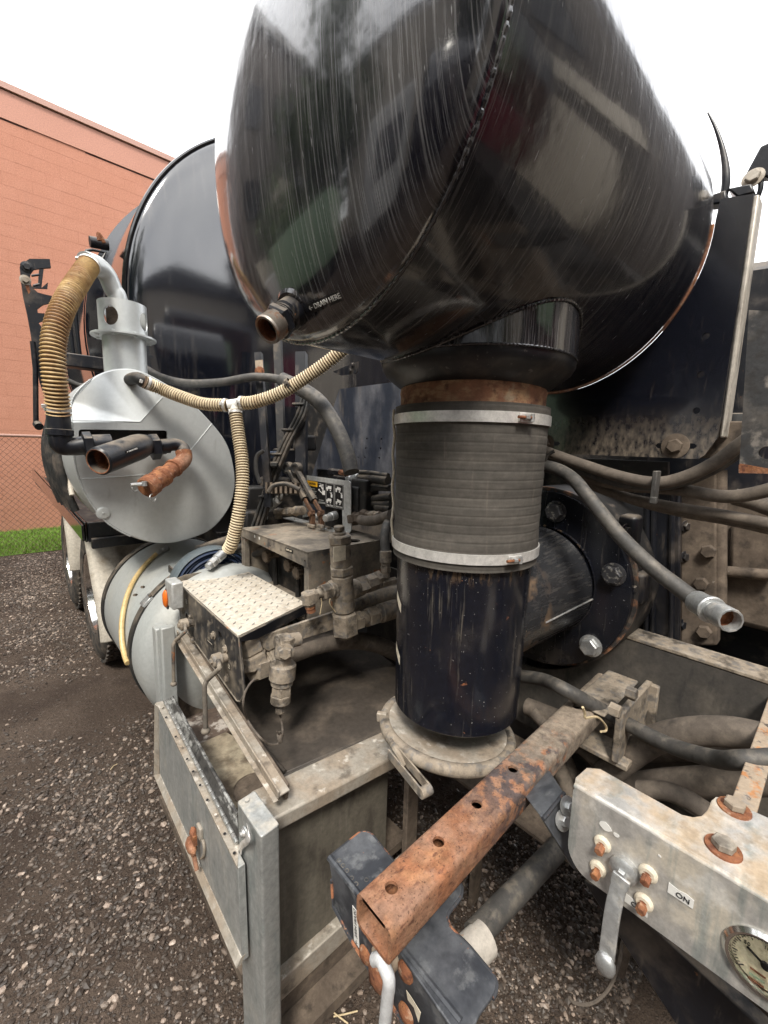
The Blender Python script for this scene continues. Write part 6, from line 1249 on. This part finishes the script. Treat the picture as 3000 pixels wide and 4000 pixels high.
for x, y in ((178, 383), (213, 430), (250, 477), (293, 545), (335, 600), (430, 562)):
    b = MB(); b.torus(kz(x, y)+V((0, 0, .0003)), (0, 0, 1), .0034, .0009, 12, 5); part('paint_ring_mark', b, m_hose, parent=bk)
# lateral grey pipe with pale socket behind the bracket
g0_, g1_ = at(1850, 3660, Z=.62), at(2200, 3290, Z=.62)
b = MB(); b.tube([g0_, g1_+(g1_-g0_)*.3], .027, 24); dpip = part('drain_pipe', b, m_hose, 'grey drain pipe behind the black bracket')
s0 = at(*c10(1265, 1320), Z=.62); s1 = at(*c10(1370, 1220), Z=.62); dd = (s1-s0).normalized(); b = MB(); b.lathe(s0-dd*.03, dd, [(0, .027), (0, .034), (.055, .034), (.057, .031), (.057, .027)], 28); part('pipe_socket', b, M('rust_spotted_white', (.46, .42, .37), .7, 0, [((.36, .17, .07), 60, .60, .68, dict(amt=.9)), ((.30, .25, .2), 12, .5, .7, dict(amt=.5))]), 'pale rust-spotted pipe socket', parent=dpip)
# ------------------------------------------------ gauge panel (aluminium angle)
GXp = .70
f0 = at(2232, 3062, X=GXp); f1 = at(3000, 3500, X=GXp); GZp = (f0.z+f1.z)/2; yL = f0.y; yR = -.32
fo = [V((GXp, yR, GZp-.006)), V((GXp, yL-.004, GZp-.006)), at(2216, 3320, X=GXp), at(2262, 3412, X=GXp), at(3000, 3955, X=GXp), V((GXp, yR, at(3000, 3955, X=GXp).z-.03))]
fo[2].y = min(fo[2].y, yL)
hs = [rounded([at(*c19(x, y), X=GXp) for x, y in ((432, 695), (580, 790), (570, 915), (500, 930), (395, 770))], .008), circ(at(2990, 3783, X=GXp), (1, 0, 0), .0425, 28)]
gp = part('gauge_panel', holed(rounded(fo, [0, .01, .04, .03, 0, 0], 5), hs, (.005, 0, 0)), m_alu, 'weathered aluminium panel with valve handle and pressure gauge')
def gz(x, y): return at(*c19(x, y), Z=GZp)
tp = [V((GXp+.004, yR, GZp)), V((GXp+.004, yL-.004, GZp)), gz(100, 75), gz(190, -5), gz(300, 5), gz(960, 375), gz(1050, 395), gz(1120, 385), gz(1165, 340), gz(1200, 260), gz(1235, 230), gz(1290, 235), gz(1660, 400)]
xr = tp[-1].x; tp.append(V((xr, yR, GZp)))
hs = []
b = MB(); b.slab(tp, (0, 0, -.005)); gtp = part('panel_top', b, m_alu, 'dusty folded top of the gauge panel', parent=gp, bevel=.0015)
b = MB(); q = []
for i in range(9):
    a = PI/2*i/8; q.append((GXp+.008-.008*math.cos(a)*1.0, GZp-.008+.008*math.sin(a)))
b.v = [V((x, yL-.004, z)) for x, z in q]+[V((x, yR, z)) for x, z in q]; b.ring_faces(0, 2, 9, wrap=False); part('panel_fold', b, m_alu, parent=gp)
for x, y in ((1385, 330), (1295, 655)):
    c = gz(x, y); b = MB(); b.lathe(c, (0, 0, 1), [(0, .023), (.003, .0225)], 24); part('rusty_washer', b, m_rust, parent=gp); bolt(gp, c+V((0, 0, .003)), (0, 0, 1), .015, m_galvd, washer=0, h=.55)
for x, y in ((320, 610), (285, 810), (690, 850), (655, 1080)):
    c = at(*c19(x, y), X=GXp-.0005); b = MB(); b.lathe(c, (-1, 0, 0), [(0, .0135), (.003, .0135), (.006, .010)], 20); wsh = part('panel_washer', b, m_cream, 'pale washer on the gauge panel', parent=gp)
    bolt(gp, c+V((-.004, 0, -.004)), (-1, 0, -.12), .0072, m_rust, h=1.7, washer=1.25)
pv = at(*c19(475, 850), X=GXp-.012); b = MB(); b.lathe(pv+V((.025, 0, 0)), (-1, 0, 0), [(0, .019), (.012, .021), (.022, .021), (.027, .014)], 24); vh = part('panel_valve_hub', b, m_zinc, 'zinc hub of the panel valve')
bolt(vh, pv+V((-.002, .0, 0)), (-1, 0, 0), .0085, m_zinc, washer=0)
hp0, hp1 = at(*c19(475, 880), X=GXp-.02), at(*c19(340, 1600), X=GXp-.05)
hq = [hp0, at(*c19(435, 1010), X=GXp-.026), at(*c19(395, 1200), X=GXp-.036), at(*c19(355, 1500), X=GXp-.046), hp1]
b = MB(); sp_ = spline(hq, 6); b.v = []
for i, p in enumerate(sp_):
    t = (sp_[min(i+1, len(sp_)-1)]-sp_[max(i-1, 0)]).normalized(); n2 = V((-1, 0, 0)); n2 = (n2-t*n2.dot(t)).normalized(); sd_ = t.cross(n2); wd = .013 if i < 4 else .0115
    b.v += [p+sd_*wd+n2*.003, p-sd_*wd+n2*.003, p-sd_*wd-n2*.003, p+sd_*wd-n2*.003]
b.ring_faces(0, len(sp_), 4); b.f.append((0, 1, 2, 3)); k = len(b.v)-4; b.f.append((k, k+3, k+2, k+1)); part('valve_lever', b, m_zinc, 'flat zinc valve lever hanging down', parent=vh, bevel=.0015)
b = lump(at(*c19(340, 1590), X=GXp-.05), .010, .016, .020, 2, .05); part('lever_tip', b, m_zinc, parent=vh, ang=60)
for x, y, t_, w_, h_, dx in ((590, 1108, 'OFF', .034, .016, 0), (952, 1032, 'ON', .032, .017, 0)):
    c = at(*c19(x, y), X=GXp-.001); sl_ = .02
    b = MB(); q = [c+V((0, w_/2, -h_/2)), c+V((0, -w_/2, -h_/2)), c+V((0, -w_/2, h_*.35)), c+V((0, -w_*.2, h_*.5)), c+V((0, w_*.1, h_*.38)), c+V((0, w_/2, h_/2))]; b.slab(q, (-.0006, 0, 0)); part('panel_sticker', b, m_white, 'torn white sticker reading %s' % t_, parent=gp)
    text(t_, c+V((-.0012, -.003, -.001)), (0, -1, 0), (0, 0, 1), .0112, m_ink, gp)
for x, y, s in ((340, 475, .012), (432, 542, .006), (780, 713, .003)):
    c = at(*c19(x, y), X=GXp-.0008); b = MB(); b.slab([c+V((0, s*math.cos(t)*random.uniform(.6, 1), s*math.sin(t)*random.uniform(.4, .8))) for t in [2*PI*i/8 for i in range(8)]], (-.0005, 0, 0)); part('sticker_scrap', b, m_white, parent=gp)
gc = at(2990, 3783, X=GXp-.004)
b = MB(); b.lathe(gc+V((.02, 0, 0)), (-1, 0, 0), [(0, .042), (.012, .0465), (.018, .0465), (.023, .042), (.022, .038), (.016, .0365)], 48, capends=False); ga = part('pressure_gauge', b, m_chrome, 'round pressure gauge with chrome rim')
b = MB(); b.lathe(gc+V((.02, 0, 0)), (-1, 0, 0), [(0, .0365), (.014, .0365)], 40); part('gauge_dial', b, m_dial, 'yellowed gauge dial', parent=ga)
dp_ = gc+V((.0045, 0, 0))
def gpos(a, r): return dp_+V((0, -r*math.sin(a), r*math.cos(a)))
for i in range(41):
    a = math.radians(-135+270*i/40); L_ = .006 if i % 5 == 0 else .0035; u = (gpos(a, 1)-dp_).normalized(); b = MB(); b.box(gpos(a, .0350-L_/2), (.0006, L_, .0008 if i % 5 else .0013), (V((1, 0, 0)), u, u.cross(V((1, 0, 0))))); part('dial_tick', b, m_ink, parent=ga)
for t_, a in (('50', -55), ('100', 0)): text(t_, gpos(math.radians(a), .0255), (0, -1, 0), (0, 0, 1), .0072, m_ink, ga)
for dz, col__ in ((-.018, m_rust), (-.026, m_vang), (-.033, m_rust)):
    b = MB(); b.box(dp_+V((0, .006, dz)), (.0005, .016, .003)); part('dial_print', b, col__, parent=ga)
b = MB(); a = math.radians(-62); u = (gpos(a, 1)-dp_).normalized(); b.lathe(dp_, (-1, 0, 0), [(0, .006), (.003, .005)], 16); b.box(dp_+u*.009+V((-.0015, 0, 0)), (.001, .028, .0028), (V((1, 0, 0)), u, u.cross(V((1, 0, 0))))); part('gauge_needle', b, m_ink, parent=ga)
b = MB(); b.lathe(gc+V((-.002, 0, 0)), (-1, 0, 0), [(0, .0372), (.0012, .0372)], 40); gl = M('gauge_glass', (.9, .9, .9), .05); gl.node_tree.nodes['Principled BSDF'].inputs['Transmission Weight'].default_value = 1; gl.node_tree.nodes['Principled BSDF'].inputs['IOR'].default_value = 1.15; part('gauge_glass', b, gl, parent=ga)
# speckled rusty strap carrying the panel
b = MB(); q = [at(2836, 3180, Z=GZp-.007), at(2950, 3200, Z=GZp-.007), at(3010, 2700, Z=GZp-.007), at(2945, 2700, Z=GZp-.007)]
sy0, sy1 = q[0].y, q[1].y
b.bb(.82, RX-.001, sy1, sy0, GZp-.016, GZp-.007); part('panel_strap', b, m_rustp, 'rust speckled strap carrying the gauge panel', bevel=.002)
# black sloping brace under the gauge panel
b = MB(); r0_ = [at(2290, 3440, X=.80), at(2700, 4040, X=.80)]; b.slab([at(2275, 3440, X=.82), at(2420, 3500, X=.82), at(3020, 4060, X=.82), at(2700, 4100, X=.82)], (.03, 0, 0)); part('sloping_brace', b, m_black, 'black sloping brace below the gauge panel', bevel=.004)
b = MB(); b.tube(spline([at(*c9(x, y), D=.95) for x, y in ((635, 1740), (620, 1850), (570, 1990), (500, 2070), (430, 2100), (360, 2090), (330, 2060))], 6), .0035, 6); part('loose_wire', b, m_hoseb, 'thin loose wire looping under the panel')
for px, py0, py1 in ((2480, 3560, 3800), (2860, 3780, 4050)):
    b = MB(); b.tube([at(px, py0, X=1.0), at(px-60, py1, X=1.0)], .012, 8); part('thin_bracket_bar', b, m_brown)
# ------------------------------------------------ hoses on the right
def hose(name, pts, r, mat, lab=None, n_=8): 
    b = MB(); b.tube(spline(pts, n_), r, 16); return part(name, b, mat, lab)
def Q(x, y, X): return at(*c8(x, y), X=X)
lh = [Q(205, 530, 1.10), Q(300, 555, 1.09), Q(400, 620, 1.07), Q(500, 740, 1.05), Q(700, 985, 1.03), Q(900, 1180, 1.01), Q(1080, 1320, 1.0), Q(1210, 1420, .99)]
hose('loose_hose', lh, .0165, m_hose, 'grey hose with an open zinc end pointing at the camera', 10)
e0, e1 = Q(1195, 1410, .99), Q(1420, 1535, .915); dd = (e1-e0).normalized(); LL = (e1-e0).length
b = MB(); b.fitting(e0, e1, [(0, .40, .0225, 20), (.40, .50, .0255, 20), (.50, .58, .018, 20)]); b.lathe(e0, dd, [(LL*.58, .018), (LL*.60, .0215), (LL*.98, .0215), (LL, .0205), (LL, .0175), (LL*.8, .0170)], 12, capends=False); fe = part('hose_end', b, m_zinc, 'zinc hose end with rusty bore')
b = MB(); b.lathe(e0, dd, [(LL*.7, .0001), (LL*.7, .0185), (LL*.995, .0185)], 24, capends=False); part('rusty_bore', b, m_rust, parent=fe)
bd = [[(200, 430), (450, 520), (700, 600), (920, 640), (1100, 610), (1300, 520), (1480, 390), (1600, 300), (1750, 180)], [(200, 455), (450, 555), (700, 635), (920, 655), (1110, 625), (1310, 540), (1490, 420), (1600, 350), (1750, 240)], [(210, 480), (450, 590), (700, 655), (920, 672), (1120, 690), (1300, 722), (1450, 728), (1650, 690), (1850, 620)], [(260, 520), (450, 610), (700, 720), (900, 770), (1120, 810), (1400, 855), (1700, 915)], [(280, 540), (500, 650), (800, 755), (1100, 830), (1400, 880), (1700, 945)]]
for k, q in enumerate(bd): hose('hydraulic_hose', [Q(x, y, 1.15+.02*k) for x, y in q], .0145 if k < 3 else .013, m_hoseb if k != 1 else m_hose, 'dusty hydraulic hose in the bundle crossing the saddle plate')
b = MB(); c = Q(930, 650, 1.12); b.box(c, (.03, .010, .062)); b.box(c+V((-.012, -.003, -.036)), (.016, .014, .016)); part('cable_tie', b, m_hose, bevel=.002)
b = MB(); b.tube(spline([Q(x, y, 1.09) for x, y in ((275, 432), (225, 470), (205, 560), (190, 640))], 5), .005, 6, sq=.5); part('cable_tie', b, m_rubber)
hose('hydraulic_hose', [Q(1440, 730, 1.3), Q(1560, 760, 1.3), Q(1700, 810, 1.3)], .02, m_hoseb, 'dusty hose at the right edge')
# background machinery right of the flange
b = MB(); q = [Q(1085, 640, 1.50), Q(1330, 500, 1.50), Q(1330, 1700, 1.50), Q(1080, 1700, 1.50)]; b.slab(q, (.05, 0, 0)); eng = part('pump_casing', b, m_brown, 'dust brown pump casing behind the hoses', bevel=.008)
for x, y in ((1278, 1082), (1230, 1290), (1250, 1600)): bolt(eng, Q(x, y, 1.50), (-1, 0, 0), .019, m_brown, h=.9, washer=0)
for x, y in ((1125, 920), (1118, 1120), (1100, 1560)): bolt(eng, Q(x, y, 1.50), (-.5, -1, 0), .012, m_black)
b = MB(); q0 = Q(1330, 700, 1.56); q1 = Q(1660, 1620, 1.56); b.bb(1.56, 1.66, q1.y-.4, q0.y, q1.z, q0.z); part('pump_body', b, m_brown, 'dust brown pump body at the right', bevel=.02)
b = MB(); p = [Q(1420, 900, 1.54), Q(1700, 930, 1.54), Q(1700, 1260, 1.54), Q(1400, 1230, 1.54)]; b.slab(p, (.02, 0, 0)); part('pump_cover', b, m_brown, bevel=.012)
b = MB(); b.tube([Q(1345, 560, 1.52), Q(1345, 1500, 1.52)], .018, 10); b.tube([Q(1400, 1215, 1.53), Q(1700, 1240, 1.53)], .016, 10); part('pump_rib', b, m_brown)
b = MB(); q = [Q(850, 640, 1.45), Q(1090, 660, 1.45), Q(1085, 1720, 1.45), Q(840, 1720, 1.45)]; b.slab(q, (.02, 0, 0)); blk_ = part('black_door', b, m_black, 'black ribbed plate beside the flange', bevel=.004)
for x in (880, 920, 1040):
    b = MB(); b.tube([Q(x, 680, 1.447), Q(x-10, 1700, 1.447)], .008, 8); part('plate_rib', b, m_black, parent=blk_)
b = MB(); q = [Q(190, 470, 1.47), Q(1010, 505, 1.47), Q(1010, 640, 1.47), Q(880, 660, 1.47), Q(200, 1000, 1.47)]; b.slab(q, (.02, 0, 0)); part('dark_backing', b, m_dark)
b = MB(); q = [Q(1240, 270, 1.40), Q(1330, 240, 1.40), Q(1520, 240, 1.40), Q(1500, 380, 1.40), Q(1410, 480, 1.40), Q(1210, 480, 1.40), Q(1240, 400, 1.40)]; b.slab(q, (.015, 0, 0)); part('beige_bracket', b, m_brown, 'dust brown bracket beside the saddle plate', bevel=.004)
b = MB(); q = [Q(1535, -480, 1.06), Q(1720, -470, 1.06), Q(1730, 580, 1.06), Q(1470, 575, 1.06), Q(1480, 420, 1.06)]
part('weathered_bar', holed(q, [circ(Q(1650, 445, 1.06), (1, 0, 0), .012, 14)], (.02, 0, 0)), M('flaking_black', (.035, .035, .037), .7, 0, [((.26, .23, .20), 26, .50, .66, dict(amt=.7)), ((.03, .028, .027), 40, .48, .62, dict(amt=.9)), ((.16, .14, .12), 9, .5, .7, dict(amt=.5))], bump=(60, .2, .006)), 'flaking black bar at the right edge')
b = MB(); q = [Q(1470, 525, 1.059), Q(1480, 515, 1.059), Q(1730, 560, 1.059), Q(1730, 582, 1.059), Q(1470, 577, 1.059)]; b.slab(q, (-.002, 0, 0)); part('rust_end', b, m_rust)
b = MB(); b.tube(spline([at(x, y, X=1.45) for x, y in ((2765, 440), (2795, 500), (2820, 575), (2834, 650), (2835, 720), (2822, 785))], 6), lambda t: .002+.0075*min(1, t*1.4), 10); part('curved_spike', b, m_black, 'thin curved black spike above the saddle plate')
b = MB(); b.slab([at(x, y, X=1.42) for x, y in ((2760, 765), (2835, 740), (2840, 790), (2770, 800))], (.04, 0, 0)); b.slab([at(x, y, X=1.44) for x, y in ((2840, 735), (2935, 715), (2950, 750), (2880, 770))], (.05, 0, 0)); part('hinge_block', b, m_black, 'black hinge block on top of the saddle plate', bevel=.004)
b = MB(); b.slab([at(x, y, X=1.5) for x, y in ((2890, 720), (2970, 570), (3060, 530), (3060, 720), (2990, 690), (2940, 700))], (.03, 0, 0)); arm = part('upper_arm', b, m_black, 'black arm at the upper right edge', bevel=.004); bolt(arm, at(2942, 696, X=1.495), (-1, 0, .2), .016, m_galvd)
b = MB(); b.tube(spline([at(x, y, X=1.5) for x, y in ((2972, 700), (2970, 740), (2955, 780))], 4), .006, 8); part('wire_clip', b, m_black, parent=arm)
b = MB(); b.lathe(at(3010, 1560, X=1.85)+V((0, .1, 0)), (0, 0, 1), [(-.6, .22), (.34, .22), (.37, .19)], 32); part('far_cylinder', b, m_black, 'black cylinder beyond the saddle plate')
b = MB(); b.lathe(at(2875, 1615, X=1.5), (0, 0, -1), [(0, .02), (.004, .035), (.02, .038), (.1, .04)], 20); part('rubber_bump', b, m_rubber)
# dark backstop: bulk added to block light and view behind the pipes
b = MB(); b.bb(1.68, 2.9, -1.5, 2.45, .45, 1.55); b.bb(1.9, 2.9, -.2, 2.2, 1.55, 1.9); part('dark_backstop', b, m_dark, 'dark bulk added for the chassis to block light behind the pipes', bevel=.02)
b = MB(); b.bb(1.45, 1.68, .75, 2.45, .45, 1.9); part('backstop_plate', b, m_dark)
b = MB(); b.bb(1.37, 1.7, -1.2, 1.8, .35, .66); part('lower_backstop', b, m_dark)
# the truck's own cab, forward of the view
b = MB(); b.bb(.55, 2.75, -4.3, -1.55, .95, 3.45); part('truck_cab', b, m_cabp, 'black truck cab', bevel=.18)
b = MB(); b.bb(.535, .56, -3.9, -3.0, 2.05, 2.95); part('cab_window', b, m_glass, bevel=.01)
b = MB(); b.bb(.53, .56, -2.7, -1.9, 1.3, 2.6); part('cab_side_panel', b, m_shed, 'cream sleeper panel of the cab', bevel=.01)
b = MB(); b.bb(.9, 2.4, -1.56, -1.52, 1.3, 2.2); part('cab_rear_panel', b, m_vanr, 'maroon rear panel of the cab', bevel=.01)
b = MB(); b.bb(1.2, 2.1, -1.56, -1.52, 2.45, 3.0); part('cab_rear_window', b, m_vang, bevel=.01)
for cx_ in (.45, 2.45):
    b = MB(); b.lathe((cx_, -3.5, .52), (1, 0, 0), [(0, .2), (0, .49), (.04, .52), (.31, .52), (.35, .49), (.35, .2)], 36); part('front_tyre', b, m_tyre)
# posts and clutter under the tanks
def bar(pts, w_, mat, name='frame_bar', lab=None, d=1.9, th=.03):
    b = MB(); q = [at(x, y, D=d) for x, y in pts]; b.tube(q, w_, 4); return part(name, b, mat, lab)
bar([(1178, 1380), (1178, 1900)], .035, m_black, lab='black post under the debris tank', d=2.05); bar([(1010, 1380), (1040, 1790), (1050, 1980)], .022, m_black, d=1.95); bar([(1085, 1330), (1100, 1750)], .028, m_dark, d=2.3)
b = MB(); b.slab([at(x, y, D=1.93) for x, y in ((998, 1408), (1026, 1405), (1030, 1465), (1002, 1465))], (0, .006, 0)); ob_ = part('bolted_tab', b, m_rustp, 'rusty bolted tab on the post'); bolt(ob_, at(1014, 1450, D=1.92), (-.4, -.9, 0), .014, m_rust)
for k in range(6):
    dx = (k-2.5)*7; pts = [(1200+dx*.8, 1520), (1178+dx, 1620), (1120+dx, 1730), (1070+dx, 1850), (1040+dx, 1950), (1005+dx*1.2, 2060)]
    hose('cable', [at(x, y, D=2.0+.01*(k % 2)) for x, y in pts], .0075, m_rubber, 'black cable of the bundle running down past the tan hose', 6)
for x, y in ((1165, 1580), (1123, 1680), (1078, 1775), (1035, 1940)):
    b = MB(); c = at(x, y, D=2.0); b.box(c, (.056, .03, .010), (RT, fwd, UP)); part('cable_tie', b, m_rubber, bevel=.003)
b = MB(); c = at(1065, 1815, D=1.97); b.box(c, (.05, .03, .026), (RT, fwd, UP)); part('cable_clamp', b, m_rubber, bevel=.006)
hose('rubber_line', [at(*c1(x, y), D=d) for x, y, d in ((840, 805, 2.1), (950, 865, 2.05), (1100, 900, 2.0), (1300, 895, 1.95), (1480, 865, 1.9), (1600, 870, 1.88), (1700, 890, 1.85))], .0185, m_hose, 'long grey rubber line below the debris tank')
hose('rubber_line', [at(*c3(x, y), D=d) for x, y, d in ((420, 380, 1.85), (600, 470, 1.8), (720, 560, 1.78), (820, 700, 1.76), (900, 860, 1.74), (950, 1000, 1.72), (980, 1130, 1.7))], .032, m_hose, 'thick grey hose curving down over the side panel')
for x, y, sz, mt in ((1075, 1900, (.12, .12, .10), m_dark), (1110, 1790, (.10, .08, .10), m_black), (1010, 1950, (.16, .1, .14), m_dark), (1190, 1730, (.10, .08, .08), m_dark), (1000, 2020, (.2, .2, .1), m_dark), (1120, 1960, (.14, .1, .12), m_dark)):
    b = MB(); b.box(at(x, y, D=2.2), sz); part('valve_block', b, mt, bevel=.012)
b = MB(); b.box(at(1060, 1780, D=2.1), (.09, .05, .045)); part('blue_valve_body', b, M('faded_blue_paint', (.05, .075, .12), .6, 0, [(DUSTD, 20, .4, .7, dict(amt=.8))]), 'faded blue valve body under the debris tank', bevel=.01)
b = MB(); c = at(*c3(430, 1260), D=1.95)
for k in range(7): b.box(c+RT*(k-3)*.022, (.010, .10, .05), (RT, fwd, UP))
part('cooling_fins', b, m_brown, 'dusty cooling fins under the cable bundle')
hose('thin_line', [at(*c3(x, y), D=1.85) for x, y in ((240, 1220), (210, 1120), (215, 1000), (270, 955))], .009, m_hose); hose('thin_line', [at(*c3(x, y), D=1.8) for x, y in ((310, 1290), (350, 1240), (450, 1225), (560, 1270))], .010, m_rubber)
for k, q in enumerate((((960, 2170), (1060, 2140), (1150, 2100)), ((770, 2150), (860, 2120), (940, 2100)))): hose('dark_hose', [at(x, y, D=1.95) for x, y in q], .022, m_rubber)
b = MB(); b.bb(.9, 1.66, 2.0, 2.42, .5, 1.12); part('dark_underbody', b, m_dark)
# pale uprights below the lid
for px, py0, py1, d, mt in ((1602, 2980, 3420, 1.35, m_brown), (1880, 2960, 3200, 1.5, m_brown)):
    b = MB(); p, q = at(px, py0, D=d), at(px, py1, D=d); b.box(((p.x+q.x)/2, (p.y+q.y)/2, .36), (.05, .02, .72)); part('upright_bar', b, mt, 'dusty upright bar below the lid', bevel=.003)
# ------------------------------------------------ draped and stowed hoses (rest on the truck)
def thing_hose(pts, r, mat, lab, group=None, n_=10):
    b = MB(); b.tube(spline(pts, n_), r, 18); return tag(obj('rubber_hose', b, mat), lab, 'hose', group)
dr_ = [at(2030, 2640, X=1.12), at(2120, 2655, X=1.10), at(2200, 2690, X=1.06), at(2300, 2745, Z=TZT+.0195), at(2400, 2800, Z=.955), at(2520, 2865, Z=.96), at(2640, 2920, Z=.975), at(2800, 2965, Z=1.02), at(2900, 2968, Z=1.066), at(3060, 2960, Z=1.078)]
thing_hose(dr_, .0185, m_hose, 'grey hose draped over the rusty square tube and the strap')
stow = [([(2060, 2760), (2250, 2830), (2480, 2870), (2700, 2900), (3050, 2960)], .030, 1.31, 'lowest thick brown hose lying along the frame rail'),
        ([(2200, 2900), (2330, 2925), (2500, 2940), (2750, 2930), (3050, 2900)], .024, 1.30, 'brown hose running level behind the gauge panel'),
        ([(2310, 3060), (2400, 3000), (2480, 2940), (2560, 2890), (2680, 2860), (2860, 2860), (3040, 2900)], .034, 1.20, 'brown hose looping up behind the gauge panel'),
        ([(2240, 2890), (2300, 2940), (2350, 2990), (2420, 3050)], .022, 1.22, 'short brown hose crossing down behind the gauge panel corner'),
        ([(2170, 2970), (2210, 3060), (2240, 3130), (2260, 3200)], .024, 1.22, 'brown hose hanging behind the black stub plate'),
        ([(2080, 2780), (2150, 2860), (2210, 2960), (2250, 3060)], .018, 1.26, 'thin brown hose dropping under the square tube'),
        ([(2440, 3080), (2600, 3060), (2800, 3050), (3050, 3040)], .036, 1.26, 'thick brown hose lying under the looped hose'),
        ([(2500, 3085), (2600, 3090), (2680, 3120), (2760, 3170)], .022, 1.16, 'brown hose bending towards the rusty strap')]
for q, r, X_, lab in stow: thing_hose([at(x, y, X=X_) for x, y in q], r, m_hoseb, lab, 'stowed hoses behind the gauge panel')
b = MB(); b.tube(spline([at(x, y, D=1.35) for x, y in ((2000, 3120), (2080, 3170), (2150, 3230))], 8), .03, 16); part('corrugated_duct', b, m_dark)
b = MB(); b.slab([V((1.02, -.4, .60)), V((1.36, -.4, .60)), V((1.36, .9, .60)), V((1.02, .9, .60))], (0, 0, -.01)); part('hose_tray_floor', b, m_brown, 'dirty tray under the stowed hoses')
